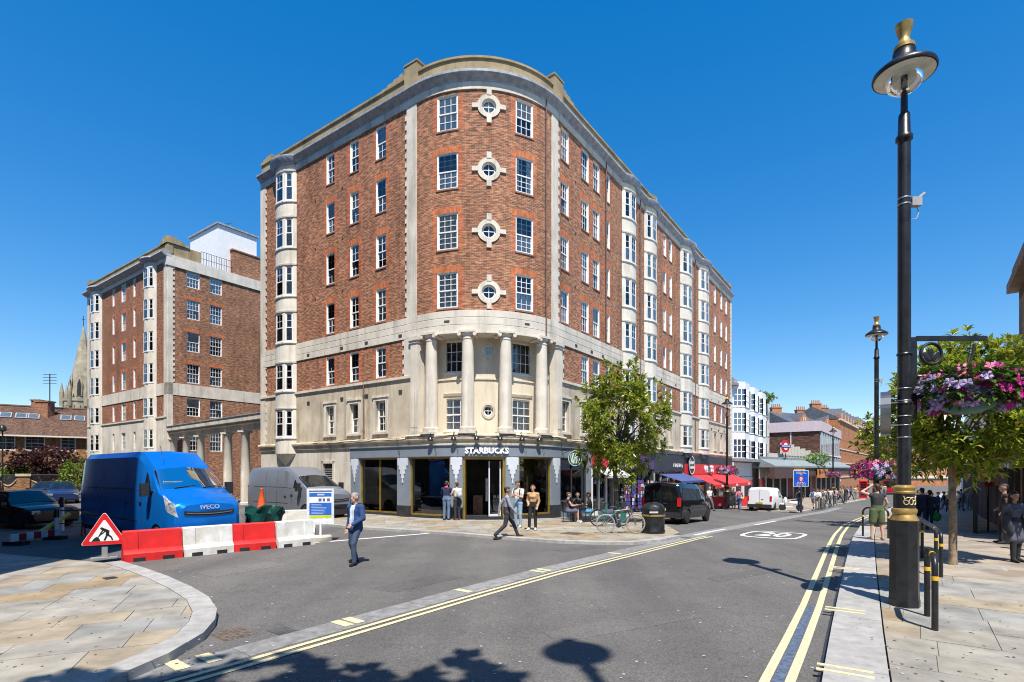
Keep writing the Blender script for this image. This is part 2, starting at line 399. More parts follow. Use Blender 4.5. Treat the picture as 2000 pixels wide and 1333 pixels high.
# ------------------------------------------------------------------ sash windows (shared meshes)
WCACHE = {}
def window_meshes(w, h, cols, rows, split=True, fr=.07, mun=.026):
    key = (round(w, 2), round(h, 2), cols, rows, split)
    if key in WCACHE: return WCACHE[key]
    b = MB(); D = .07; x = w / 2
    b.box(-x, -x + fr, 0, D, 0, h); b.box(x - fr, x, 0, D, 0, h); b.box(-x + fr, x - fr, 0, D, 0, fr * 1.2); b.box(-x + fr, x - fr, 0, D, h - fr, h)
    b.box(-x - .03, x + .03, -.06, 0, -.05, .0)
    iw = w - 2 * fr
    mid = h * .5
    if split:
        b.box(-x + fr, x - fr, .005, .05, mid - .028, mid + .028)
        halves = ((fr * 1.2, mid - .028, .03), (mid + .028, h - fr, .012))
    else: halves = ((fr * 1.2, h - fr, .02),)
    for z0, z1, y in halves:
        if split:
            b.box(-x + fr, -x + fr + .03, y, y + .03, z0, z1); b.box(x - fr - .03, x - fr, y, y + .03, z0, z1)
        for i in range(1, cols): q = -x + fr + iw * i / cols; b.box(q - mun / 2, q + mun / 2, y, y + .028, z0, z1)
        for i in range(1, rows): q = z0 + (z1 - z0) * i / rows; b.box(-x + fr + .03, x - fr - .03, y + .002, y + .026, q - mun / 2, q + mun / 2)
    frm = b.mesh('window', WHITE)
    panes = []
    for z0, z1, y in halves:
        p = MB(); p.add([(-x + fr, y + .015, z0), (x - fr, y + .015, z0), (x - fr, y + .015, z1), (-x + fr, y + .015, z1)], [(0, 1, 2, 3)]); panes.append(p.mesh('pane', GLASS))
    cur = []
    def back(parts):
        c = MB(); c.add([(-x, .36, 0), (x, .36, 0), (x, .36, h), (-x, .36, h)], [(0, 1, 2, 3)], 0)
        for i, (a0, a1, z0, z1) in enumerate(parts): c.add([(-x + w * a0, .085, h * z0), (-x + w * a1, .085, h * z0), (-x + w * a1, .085, h * z1), (-x + w * a0, .085, h * z1)], [(0, 1, 2, 3)], 1)
        return c
    for prt, mt in (([], NET), ([(0, 1, 0, 1)], NET), ([(0, 1, .5, 1)], BLIND), ([(0, .27, 0, 1), (.73, 1, 0, 1)], NET), ([(0, 1, 0, .48)], NET), ([(0, 1, .72, 1)], BLIND), ([(0, .25, 0, 1), (.75, 1, 0, 1)], DRAPE)):
        cur.append(back(prt).mesh('curtain', [ROOM, mt]))
    WCACHE[key] = (frm, panes, cur)
    return WCACHE[key]
wr = random.Random(3)
def put_window(root, P, s, z, w, h, cols=2, rows=2, d=-.065, split=True, name='window', choice=None, simple=False):
    frm, panes, cur = window_meshes(w, h, cols, rows, split)
    x, y = P.p(s, d)
    o = link(name, frm, root, (x, y, z), P.ang(s), True)
    for p in panes: q_ = link('pane', p, o); q_.rotation_euler = (wr.uniform(-.03, .03), 0, wr.uniform(-.04, .04))
    k = choice if choice is not None else wr.choices(range(7), [1, 10, 4, 4, 7, 3, 1])[0]
    link('curtain', cur[k], o)
    return o
# ------------------------------------------------------------------ the corner mansion block
MP = Corner((-.545, 22.67), 4.75)
SL, SE, AL = -13.66, 42.9, MP.AL
ZG = -1.6
blk = thing('mansion_block', 'seven storey red brick mansion block with rounded corner, stone bands and grey corner shop', 'building', (MP.C.x, MP.C.y, 0))
FL = [(18.0, 19.62), (15.3, 16.95), (12.5, 14.18), (9.8, 11.46)]          # upper floors: sill, head
F2, F1 = (6.97, 8.5), (4.26, 5.82)
lc = [(-6.745, .7), (-4.72, .7), (-2.655, .74)]
rcs = [(8.3, .78), (10.5, .84), (11.85, .8), (13.35, .55)]
pair = [(23.0, .62), (24.25, .62)]
trip = [(36.6, .7), (38.9, .8), (40.8, .8)]
curv = [(1.6, 1.04), (5.3, .95)]
bows = [(-11.95, -9.9, .48), (15.35, 17.45, .38), (19.0, 21.1, .38), (26.5, 29.2, .44), (31.4, 34.1, .44)]
straight = lc + rcs + pair + trip
up_h = [(s - w / 2, s + w / 2, a, b) for s, w in straight + curv for a, b in FL]
b = MB()
def isjamb(s, z):
    for c, w in straight + curv:
        if w / 2 < abs(s - c) < w / 2 + .24:
            for a, h in FL + [F2]:
                if a - .02 < z < h: return 1
        if abs(s - c) < w / 2 + .2:
            for a, h in FL[1:]:
                if h < z < h + .28: return 2
    return 0
ex_s = [s + q for s, w in straight + curv for q in (-w / 2 - .2, -w / 2 - .24, w / 2 + .2, w / 2 + .24)]
ex_z = [h + .28 for a, h in FL[1:]] + [a - .02 for a, h in FL]
RZ = [19.02, 16.12, 13.3, 10.5]; RS = 3.55; RW = .42
rh = [(RS - RW, RS + RW, z - RW, z + RW) for z in RZ]
bow_h = [(a, c, 0, 30) for a, c, q in bows]
edges = sorted([SL + .5] + [q for a, c, _ in bows for q in (a - .04, c + .04)] + [SE - .3])
spans = [(edges[i], edges[i + 1]) for i in range(0, len(edges), 2)]
for a, c in spans:
    b = MB(); wall(b, MP, a, c, 9.66, 19.76, [h for h in up_h + rh if a < h[0] < c], 0, .14, 0, isjamb, [q for q in ex_s if a < q < c], ex_z, mrev=3); b.build('brick_wall', [BRICK, JAMB, RUBBED, WHITE], blk)
# square-to-round fillers of the round windows
for z in RZ:
    b = MB(); n = 32; vs = []
    for k in range(n):
        t = 2 * math.pi * k / n; c, s_ = math.cos(t), math.sin(t); q = 1 / max(abs(c), abs(s_))
        for rr in (RW * q, .36):
            x, y = MP.p(RS + rr * c, 0); vs.append((x, y, z + rr * s_))
    fs = [(2 * k, 2 * k + 1, 2 * ((k + 1) % n) + 1, 2 * ((k + 1) % n)) for k in range(n)]
    b.add(vs, fs, 0, [[(MP.R * 0 + vs[i][0], vs[i][2]) for i in f] for f in fs])
    b.build('round_window_brickwork', [BRICK], blk)
# second floor brick (straight walls only) and stone storeys below
b = MB()
h2 = [(s - w / 2, s + w / 2, *F2) for s, w in straight]
for a, c in spans:
    for a2, c2 in ((a, min(c, -.8)), (max(a, AL + .55), c)):
        if c2 > a2 and not (a2 == a and c2 == c and a < 0 < c and False):
            b = MB(); wall(b, MP, a2, c2, 6.86, 8.66, [h for h in h2 if a2 < h[0] < c2], 0, .14, 0, isjamb, [q for q in ex_s if a2 < q < c2], [F2[0] - .02], mrev=3); b.build('brick_wall', [BRICK, JAMB, RUBBED, WHITE], blk)
b = MB()
h1 = [(s - w / 2, s + w / 2, *F1) for s, w in straight]
for a, c in ((SL, -.15), (AL + .15, SE)):
    b = MB(); wall(b, MP, a, c, 3.9, 6.74, [h for h in h1 if a < h[0] < c], .02, .2, 0); b.build('ashlar_wall', [STONE_D], blk)
b = MB()
for a, c in ((SL, -.15), (AL + .15, SE)):
    b = MB(); fbox(b, MP, a, c, -.02, .1, 6.74, 6.86); b.build('string_course', STONE, blk)
for s, w in straight:                                        # eared architraves and sills of the first floor
    a, h = F1; q = w / 2; b = MB()
    fbox(b, MP, s - q - .16, s - q, .0, .05, a - .02, h + .16); fbox(b, MP, s + q, s + q + .16, .0, .05, a - .02, h + .16); fbox(b, MP, s - q - .22, s + q + .22, .0, .09, h + .16, h + .26); fbox(b, MP, s - q, s + q, .0, .05, h, h + .16); fbox(b, MP, s - q - .2, s + q + .2, .0, .1, a - .12, a - .02); b.build('window_surround', STONE, blk)
b = MB()
sweep(b, MP, SL, SE, [(-.3, 8.66), (-.3, 9.66), (.05, 9.66), (.05, 9.36), (.03, 9.34), (.05, 9.32), (.05, 9.02), (.03, 9.0), (.05, 8.98), (.05, 8.66)])
b.build('stone_band', STONE, blk)
b = MB()
sweep(b, MP, SL, SE, [(-.3, 19.76), (-.3, 20.1), (.06, 20.1), (.06, 19.76)])
b.build('frieze', STONE, blk)
b = MB()
sweep(b, MP, SL, SE, [(-.3, 20.1), (-.3, 20.56), (.3, 20.52), (.34, 20.48), (.34, 20.38), (.28, 20.32), (.2, 20.24), (.1, 20.18), (.08, 20.1)])
for a, c, q in bows:
    A = Arc(MP, a - .12, c + .12, q + .02); sweep(b, A, 0, A.L, [(-.5, 20.1), (-.5, 20.57), (.22, 20.52), (.26, 20.48), (.26, 20.38), (.1, 20.18), (.08, 20.1)])
b.build('cornice', [LEAD], blk, 40)
b = MB()
sweep(b, MP, SL, SE, [(-.4, 20.5), (-.4, 21.2), (-.02, 21.2), (-.02, 20.5)]); sweep(b, MP, SL, SE, [(-.5, 21.2), (-.5, 21.3), (.05, 21.3), (.05, 21.2)])
def pylon(s, sgn):
    fbox(b, MP, s - .42, s + .42, -.55, .1, 20.5, 21.72); fbox(b, MP, s - .46, s + .46, -.58, .13, 21.72, 21.8)
    for k in range(4):
        q0 = s + sgn * (.42 + .42 * k); q1 = q0 + sgn * .42
        fbox(b, MP, min(q0, q1), max(q0, q1), -.45, .03, 21.3, 21.6 - .08 * k)
pylon(-.45, -1); pylon(AL + .1, 1)
for s0 in (SL, 20.2, 29.6, SE - 1.2): 
    for k in range(3): fbox(b, MP, s0 + .3 * k, s0 + 1.2 - .3 * k * 0, -.44 + .01 * k, .02 + .01 * k, 21.3, 21.4 + .08 * k)
b.build('parapet', PARAPET, blk)
# rusticated quoin strips
def quoin(s0, s1, z0, z1, teeth, m=STONE):
    b = MB(); fbox(b, MP, s0, s1, -.05, .045, z0, z1)
    k = 0; z = z0 + .15
    while z < z1 - .15:
        for t in teeth:
            if t < 0: fbox(b, MP, s0 - .12, s0, -.05, .04, z, z + .225)
            else: fbox(b, MP, s1, s1 + .12, -.05, .04, z, z + .225)
        z += .45
    b.build('quoin', m, blk)
quoin(SL - .02, SL + .5, 3.9, 19.76, (1,)); quoin(-.77, -.12, 8.68, 19.74, (-1,)); quoin(AL - .45, AL + .12, 8.68, 19.74, (1,)); quoin(SE - .32, SE + .02, 3.9, 19.76, (-1,))
quoin(-.95, -.5, 6.86, 8.66, (-1,)); quoin(AL + .3, AL + .58, 6.86, 8.66, (1,))
# flat windows
for s, w in straight:
    for a, h in FL + [F2]: put_window(blk, MP, s, a, w, h - a, 2 if w < .75 else 3, 2)
    put_window(blk, MP, s, F1[0], w, F1[1] - F1[0], 2, 2, -.14)
for s, w in curv:
    for a, h in FL: put_window(blk, MP, s, a, w, h - a, 3, 2 if h > 17 else 3)
# stone sills on the flat windows
for s, w in straight + curv:
    for a, h in FL: b = MB(); fbox(b, MP, s - w / 2 - .04, s + w / 2 + .04, -.14, .035, a - .07, a); b.build('sill', mat('brown tile sill', (.3, .15, .1), .8), blk)
# round windows with four keystones
def ring(mb, P, s, z, r0, r1, d0, d1, n=32, m=0):
    vs = []
    for k in range(n):
        t = 2 * math.pi * k / n
        for r, d in ((r0, d0), (r0, d1), (r1, d1), (r1, d0)):
            x, y = P.p(s + r * math.cos(t), d); vs.append((x, y, z + r * math.sin(t)))
    mb.add(vs, [(4 * k + i, 4 * ((k + 1) % n) + i, 4 * ((k + 1) % n) + (i + 1) % 4, 4 * k + (i + 1) % 4) for k in range(n) for i in range(4)], m)
def round_window(P, s, z, r, surround, d=0):
    b = MB()
    if surround:
        ring(b, P, s, z, r - .03, r + .17, d - .1, d + .05)
        for q, (ds, dz) in enumerate(((1, 0), (-1, 0), (0, 1), (0, -1))):
            c0, c1 = r + .13, r + .42
            if dz == 0: fbox(b, P, s + min(ds * c0, ds * c1), s + max(ds * c0, ds * c1), d - .05, d + .07, z - .1, z + .1)
            else: fbox(b, P, s - .11, s + .11, d - .05, d + .07, z + min(dz * c0, dz * c1), z + max(dz * c0, dz * c1))
    else: ring(b, P, s, z, r - .02, r + .1, d - .1, d + .04)
    o = b.build('round_window', STONE, blk)
    f = MB(); ring(f, P, s, z, r - .1, r - .03, d - .12, d - .06); fbox(f, P, s - r + .08, s + r - .08, d - .11, d - .08, z - .015, z + .015); fbox(f, P, s - .015, s + .015, d - .115, d - .085, z - r + .08, z + r - .08)
    fo = f.build('sash', WHITE, o, world=True)
    p = MB(); n = 24
    p.add([(*P.p(s + (r - .06) * math.cos(2 * math.pi * k / n), d - .1), z + (r - .06) * math.sin(2 * math.pi * k / n)) for k in range(n)], [tuple(range(n))])
    p.build('pane', GLASS, o)
    p = MB(); p.add([(*P.p(s + (r + .02) * math.cos(2 * math.pi * k / n), d - .2), z + (r + .02) * math.sin(2 * math.pi * k / n)) for k in range(n)], [tuple(range(n))])
    p.build('backing', wr.choice([DARK, DARK, NET]), o)
for z in RZ: round_window(MP, RS, z, .36, True)
# full-height bow windows
for a, c, q in bows:
    A = Arc(MP, a, c, q); L = A.L; lo = 3.3 if a < 0 else 3.72
    bb = MB(); H = []
    ws = (.3 * L / 2.4, .62 * L / 2.4)
    cs = (L * .19, L * .5, L * .81); wd = (L * .2, L * .31, L * .2)
    if a > 0: cs = (L * .2, L * .5, L * .8); wd = (L * .2, L * .3, L * .2)
    for s, w in zip(cs, wd):
        for z0, z1 in FL + [F2, F1]: H.append((s - w / 2, s + w / 2, z0, z1))
    wall(bb, A, 0, L, lo, 20.12, H, 0, .1, 0)
    for z0, z1 in FL + [F2, F1]:
        sweep(bb, A, 0, L, [(0, z0 - .14), (0, z0 - .06), (.06, z0 - .06), (.06, z0 - .1)]); sweep(bb, A, 0, L, [(0, z1 + .06), (0, z1 + .14), (.05, z1 + .14), (.035, z1 + .06)])
    pts = [A.p(L * k / 12, 0) for k in range(13)]
    bb.add([(*p, lo) for p in pts], [tuple(range(13))[::-1]])
    if a < 0:                                                 # corbel under the bow on the side street
        cx, cy = MP.p((a + c) / 2, .05)
        top = [(*p, lo) for p in pts]; bb.add(top + [(cx, cy, lo - .75)], [(i, 13, i + 1) for i in range(12)])
    o = bb.build('bow_window', CREAM, blk)
    for s, w in zip(cs, wd):
        for z0, z1 in FL + [F2, F1]: 
            x, y = A.p(s, -.04)
            frm, panes, cur = window_meshes(w, z1 - z0, 2 if w > .5 else 1, 2)
            win = link('sash_window', frm, o, (x, y, z0), A.ang(s), True)
            # panes and curtain are joined to one glazed part below so that the depth stays at three levels
            x2, y2 = A.p(s, -.055); pn = MB(); pn.add([(-w / 2 + .05, 0, .06), (w / 2 - .05, 0, .06), (w / 2 - .05, 0, z1 - z0 - .05), (-w / 2 + .05, 0, z1 - z0 - .05)], [(0, 1, 2, 3)])
            if ('p', round(w, 2), round(z1 - z0, 2)) not in WCACHE: WCACHE[('p', round(w, 2), round(z1 - z0, 2))] = pn.mesh('pane', GLASS)
            link('pane', WCACHE[('p', round(w, 2), round(z1 - z0, 2))], o, (x2, y2, z0), A.ang(s), True)
            x3, y3 = A.p(s, -.12); link('curtain', cur[wr.choice([0, 1, 1, 1, 3, 4, 4, 5])], o, (*A.p(s, -.02), z0), A.ang(s), True)
# ------------------------------------------------------------------ recessed portico behind columns at the round corner
RD = -.85
b = MB(); rw = [(s - w / 2, s + w / 2, *fl) for s, w in ((1.72, 1.25), (5.7, 1.25)) for fl in (F2, (4.2, 5.75))]
hr = [(RS + .05 - .3, RS + .05 + .3, z - .3, z + .3) for z in (8.02, 5.15)]
wall(b, MP, -.05, AL + .05, 3.95, 8.68, rw + hr, RD, .12, 0)
for z in (8.02, 5.15):
    n = 32; vs = []
    for k in range(n):
        t = 2 * math.pi * k / n; c, s_ = math.cos(t), math.sin(t); q = 1 / max(abs(c), abs(s_))
        for rr in (.3 * q, .3):
            x, y = MP.p(RS + .05 + rr * c, RD); vs.append((x, y, z + rr * s_))
    b.add(vs, [(2 * k, 2 * k + 1, 2 * ((k + 1) % n) + 1, 2 * ((k + 1) % n)) for k in range(n)])
sweep(b, MP, 0, AL, [(RD, 6.62), (RD, 6.7), (RD + .05, 6.7), (RD + .05, 6.62)])
for s, w in ((1.72, 1.25), (5.7, 1.25)): sweep(b, MP, s - w / 2 - .15, s + w / 2 + .15, [(RD, 5.86), (RD, 5.98), (RD + .08, 5.98), (RD + .04, 5.86)])
for s0 in (-.12, AL + .12): fbox(b, MP, s0 - .05, s0 + .05, RD, .0, 3.95, 8.68)
b.build('recessed_wall', mat('clean cream stone', (.69, .61, .47), .8, var=.07, scale=.8, streak=.35), blk)
for z in (8.02, 5.15): round_window(MP, RS + .05, z, .3, False, RD)
for s in (1.72, 5.7):
    put_window(blk, MP, s, F2[0], 1.25, F2[1] - F2[0], 4, 3, RD - .06, split=False, choice=0); put_window(blk, MP, s, 4.2, 1.25, 1.55, 3, 2, RD - .06, choice=1)
b = MB()
sweep(b, MP, -.6, AL + .6, [(RD, 8.6), (RD, 8.66), (.1, 8.66), (.1, 8.6)])
b.build('portico_soffit', STONE, blk)
b = MB(); sweep(b, MP, -.7, AL + .7, [(RD, 3.72), (RD, 4.0), (.16, 4.0), (.22, 3.95), (.22, 3.86), (.1, 3.78), (.1, 3.72)])
b.build('portico_plinth', STONE_D, blk)
colm = MB(); nn = 24
colm.lathe([(.4, 0), (.4, .1), (.37, .1), (.38, .14), (.36, .2), (.31, .22), (.3, .3), (.3, 1.6), (.285, 2.8), (.255, 4.22), (.275, 4.24), (.275, 4.28), (.255, 4.3), (.255, 4.4), (.33, 4.46), (.34, 4.5), (.3, 4.52)], nn)
colm.box(-.38, .38, -.34, .34, 4.52, 4.62); colm.box(-.4, .4, -.4, .4, -.1, 0)
for sx in (-1, 1):
    T = Matrix.Translation((sx * .36, 0, 4.44)) @ Matrix.Rotation(R_(90), 4, 'X'); colm.lathe([(.09, -.33), (.1, -.2), (.07, 0), (.1, .2), (.09, .33)], 12, T=T)
cme = colm.mesh('column', STONE, 40)
for s in (.68, 2.56, 4.36, 6.02 + .4):
    x, y = MP.p(s, -.12); link('column', cme, blk, (x, y, 4.1), MP.ang(s), True)
for s in (-.2, AL + .16):
    p = MB(); p.box(-.27, .27, -.2, .3, -.1, .12); p.box(-.24, .24, -.16, .3, .12, 4.3); p.box(-.28, .28, -.2, .3, 4.3, 4.42); p.box(-.32, .32, -.24, .3, 4.42, 4.6)
    for k in range(4): p.box(-.2 + .105 * k, -.13 + .105 * k, -.175, -.16, .3, 4.2)
    x, y = MP.p(s, -.05); p.build('pilaster', STONE, blk, loc=(x, y, 4.06), rz=MP.ang(s))
b = MB(); sweep(b, MP, SL - .05, SE, [(-.3, 3.5), (-.3, 3.9), (.14, 3.9), (.2, 3.84), (.2, 3.76), (.1, 3.68), (.1, 3.5)])
b.build('ledge', STONE_D, blk)
# vent grilles and rainwater pipes
VENT = mat('dark iron vent', (.06, .05, .045), .8)
b = MB()
for s in (-8.7, -5.7, -3.7, -1.2, 1.6, 5.4, 9.4, 11.2, 12.6, 14.6, 22.2, 25.3, 35.4, 37.8, 39.9):
    for z in (8.8, 6.1): 
        if not (0 < s < AL): b = MB(); fbox(b, MP, s - .11, s + .11, .03, .07, z, z + .13); b.build('vent_grille', VENT, blk)
    if 0 < s < AL: b = MB(); fbox(b, MP, s - .13, s + .13, .05, .07, 9.14, 9.22); b.build('vent_grille', VENT, blk)
for s in (-8.1, -5.7, 9.4, 22.2, 25.6, 35.5):
    for z in (11.9, 14.7, 17.4): b = MB(); fbox(b, MP, s - .05, s + .05, -.01, .02, z, z + .1); b.build('vent_grille', VENT, blk)
b = MB()
for s, z0, z1 in ((-3.9, 3.9, 7.0), (13.0, 9.7, 20.3), (6.55, 8.0, 20.6), (18.2, 3.9, 20.2), (30.3, 3.9, 20.2)):
    b = MB(); x, y = MP.p(s, .07); b.tube([(x, y, z0), (x, y, z1)], .045, 8)
    for z in np.arange(z0 + .4, z1, 1.8): b.tube([(x, y, z), (x, y, z + .1)], .06, 8)
    b.build('rainwater_pipe', mat('brown pipe paint', (.17, .11, .09), .6), blk)
# roof, ends, back
b = MB(); back = 11.0
pl = [MP.p(SL, -.3)] + [MP.p(q, -.3) for q in MP.br(0, AL)] + [MP.p(SE, -.3)]
e1 = Vector(pl[-1]) + Vector(DL) * back; k0 = Vector(pl[0]) + Vector(DR) * back; inn = Vector(MP.C) + Vector(DL) * back + Vector(DR) * back
poly = pl + [tuple(e1), tuple(inn), tuple(k0)]
n = len(poly)
b.add([(x, y, 20.45) for x, y in poly], [tuple(range(n))])
b.build('roof', mat('grey roof felt', (.16, .16, .16), .9), blk)
b = MB()
for A_, B_ in ((pl[-1], e1), (e1, inn), (inn, k0), (k0, pl[0])):
    ln = Line(A_, B_); wall(b, ln, 0, ln.L, ZG, 20.5, (), 0)
b.build('rear_wall', BRICK2, blk)
# ------------------------------------------------------------------ ground floor of the block
GREY = mat('slate grey shop paint', (.21, .245, .285), .5, var=.05, scale=2)
SILVER = mat('pale silver paint', (.62, .65, .7), .4, var=.04)
PLINTH = mat('dark plinth tile', (.035, .037, .042), .35, var=.2)
GOLD = mat('brass window frame', (.45, .30, .06), .35, .6, var=.15)
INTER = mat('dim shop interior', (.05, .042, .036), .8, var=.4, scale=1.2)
LETTER = mat('white sign lettering', (.85, .85, .83), .5, var=.02)
REDP = mat('bright red shop paint', (.62, .02, .03), .45, var=.06)
BLKP = mat('charcoal shop paint', (.035, .04, .046), .5, var=.15)
# side street wall left of the shop: stone with louvre
S0 = -4.95
b = MB(); wall(b, MP, SL, S0, ZG, 3.52, [(-7.35, -6.5, .35, 2.7)], .02, .18, 0)
fbox(b, MP, -7.5, -7.35, .0, .06, .3, 2.85); fbox(b, MP, -6.5, -6.35, .0, .06, .3, 2.85); fbox(b, MP, -7.5, -6.35, .0, .06, 2.7, 2.86)
b.build('ground_floor_wall', STONE, blk)
b = MB(); fbox(b, MP, -7.35, -6.5, -.2, -.17, .35, 2.7, 1)
for k in range(20):
    z = .42 + .115 * k; sweep(b, MP, -7.35, -6.5, [(-.14, z + .06), (-.14, z + .075), (-.03, z + .015), (-.03, z)])
b.build('louvre', [mat('grey louvre paint', (.3, .29, .27), .6), DARK], blk)
# green street name / sign panel on side wall
b = MB(); fbox(b, MP, -11.6, -9.6, .03, .1, 1.95, 2.5); sg = b.build('street_sign', mat('dark green sign', (.05, .1, .085), .5), blk)
# grey shop: piers, fascia, glazing
piers = [(-4.95, -4.28), (-1.42, -.62), (1.75, 2.36), (4.3, 4.98), (7.0, 7.75)]
b = MB()
for a, c in piers:
    q = MB(); fbox(q, MP, a, c, -.35, .06, .62, 2.95); q.build('pier', GREY, blk)
b = MB(); sweep(b, MP, S0, AL + 3.6, [(-.4, 2.93), (-.4, 3.5), (.16, 3.5), (.16, 3.46), (.1, 3.44), (.1, 2.97), (.07, 2.93)])
shopf = b.build('shop_front', GREY, blk)
b = MB()
for a, c in piers: fbox(b, MP, a - .01, c + .01, -.35, .08, ZG, .62)
sweep(b, MP, S0, 2.3, [(-.3, ZG), (-.3, .2), (-.02, .2), (-.02, ZG)]); sweep(b, MP, 4.3, 7.2, [(-.3, ZG), (-.3, .22), (-.02, .22), (-.02, ZG)]); sweep(b, MP, 2.3, 4.35, [(-.6, ZG), (-.6, .08), (.25, .08), (.25, ZG)]); sweep(b, MP, 2.4, 4.3, [(-.6, .0), (-.6, .2), (.0, .2), (.0, .0)])
b.build('plinth', PLINTH, blk)
for a, c in piers:                                             # stepped plaques
    q = MB(); m_ = (a + c) / 2; w = (c - a) * .5
    for i, (f, z0) in enumerate(((.86, 2.56), (.62, 2.36), (.4, 2.15), (.2, 1.95), (.08, 1.72))):
        fbox(q, MP, m_ - w * f, m_ + w * f, .06, .085 + .004 * i, z0, 2.93 - .002 * i)
    q.build('stepped_plaque', SILVER, blk)
def shop_window(s0, s1, z0, z1, d=-.14, mull=(), fm=GOLD, gm=SHOPGLASS, name='display_window', fw=.075):
    q = MB()
    fbox(q, MP, s0, s0 + fw, d - .05, d + .06, z0, z1); fbox(q, MP, s1 - fw, s1, d - .05, d + .06, z0, z1); fbox(q, MP, s0 + fw, s1 - fw, d - .05, d + .06, z0, z0 + fw); fbox(q, MP, s0 + fw, s1 - fw, d - .05, d + .06, z1 - fw, z1)
    for t in mull: fbox(q, MP, t - .025, t + .025, d - .04, d + .05, z0 + fw, z1 - fw)
    o = q.build(name, fm, blk)
    p = MB(); S = MP.br(s0 + fw, s1 - fw); 
    for i in range(len(S) - 1): p.add([(*MP.p(S[i], d), z0 + fw), (*MP.p(S[i + 1], d), z0 + fw), (*MP.p(S[i + 1], d), z1 - fw), (*MP.p(S[i], d), z1 - fw)], [(0, 1, 2, 3)])
    p.build('pane', gm, o)
    return o
shop_window(-4.28, -1.42, .2, 2.93, mull=(-2.85,)); shop_window(-.62, 1.75, .2, 2.93); shop_window(4.98, 7.0, .22, 2.93)
# shop room seen through the glass: back wall, floor, counter, lamps, window bar
b = MB()
for P_, a, c, dd in ((MP, S0, AL + 3.6, -3.6),):
    S = MP.br(a, c); 
    for i in range(len(S) - 1):
        b.add([(*MP.p(S[i], dd), ZG), (*MP.p(S[i + 1], dd), ZG), (*MP.p(S[i + 1], dd), 3.3), (*MP.p(S[i], dd), 3.3)], [(0, 1, 2, 3)])
        for z in (.16, 2.98): b.add([(*MP.p(S[i], dd), z), (*MP.p(S[i + 1], dd), z), (*MP.p(S[i + 1], -.3), z), (*MP.p(S[i], -.3), z)], [(0, 1, 2, 3)])
    for q in (a, c): b.add([(*MP.p(q, dd), ZG), (*MP.p(q, -.2), ZG), (*MP.p(q, -.2), 3.3), (*MP.p(q, dd), 3.3)], [(0, 1, 2, 3)])
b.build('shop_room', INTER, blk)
WOODC = mat('shop counter wood', (.30, .13, .06), .6, var=.3, scale=8)
b = MB(); fbox(b, MP, -.5, 1.6, -.75, -.3, 1.04, 1.09); fbox(b, MP, 5.1, 6.9, -.8, -.35, 1.04, 1.09); fbox(b, MP, 2.6, 3.3, -2.2, -1.6, .16, 1.1)
b.build('window_bar', WOODC, blk)
# entrance: gold frame, one leaf ajar, long handles
q = MB(); fbox(q, MP, 2.36, 2.46, -.3, .0, .08, 2.93); fbox(q, MP, 4.2, 4.3, -.3, .0, .08, 2.93); fbox(q, MP, 2.46, 4.2, -.3, .0, 2.82, 2.93)
dr = q.build('entrance_door', GOLD, blk)
q = MB()
for a0, a1, dd in ((3.55, 4.15, -.2),):
    fbox(q, MP, a0, a0 + .06, dd - .05, dd, .12, 2.75); fbox(q, MP, a1 - .06, a1, dd - .05, dd, .12, 2.75); fbox(q, MP, a0 + .06, a1 - .06, dd - .05, dd, .12, .3)
q.build('door_leaf', SILVER, dr)
q = MB()
for t in (3.42, 3.5): 
    x, y = MP.p(t, -.1); q.tube([(x, y, .9), (x, y, 1.95)], .02, 8)
q.build('door_handle', mat('brushed steel', (.6, .6, .6), .3, 1), dr)
q = MB(); q.add([(*MP.p(3.61, -.22), .3), (*MP.p(4.09, -.22), .3), (*MP.p(4.09, -.22), 2.75), (*MP.p(3.61, -.22), 2.75)], [(0, 1, 2, 3)]); q.build('pane', SHOPGLASS, dr)
# lettering bent round the fascia
me_len = 2.05
def bend(s0, d0, z0): return lambda x, y, z: Vector((*MP.p(s0 + x, d0 + z), z0 + y))
text_on('lettering', 'STARBUCKS', .36, LETTER, blk, None, None, None, .035, .016, bend(3.45, .14, 3.21))
# swan neck lamps over the fascia and loose cables
for s in (.9, 2.0, 3.0, 4.0, 5.0, 5.9):
    q = MB(); x0, y0 = MP.p(s, .1); x1, y1 = MP.p(s, .3); x2, y2 = MP.p(s, .22)
    q.tube([(x0, y0, 3.95), (x2, y2, 4.1), (x1, y1, 4.02), (x1, y1, 3.84)], .014, 6); q.lathe([(.03, .1), (.09, .06), (.13, -.06), (.1, -.1)], 12, (x1, y1, 3.78))
    q.build('sign_lamp', BLACK, blk, 40)
q = MB(); rc = random.Random(5)
for s in (-1.3, .95, 2.05, 3.0, 4.1, 5.1, 6.1, 7.6):
    pts = []
    for k in range(6):
        x, y = MP.p(s + rc.uniform(-.06, .06) + .04 * k, .22 - .01 * k); pts.append((x, y, 3.86 - .2 * k))
    q.tube(pts[:5], .009, 5)
pts = [(*MP.p(-8 + .5 * k, .24), 3.9 + .05 * math.sin(k * 1.3)) for k in range(64)]
q.tube(pts, .012, 5)
q.build('cables', IRON, blk)
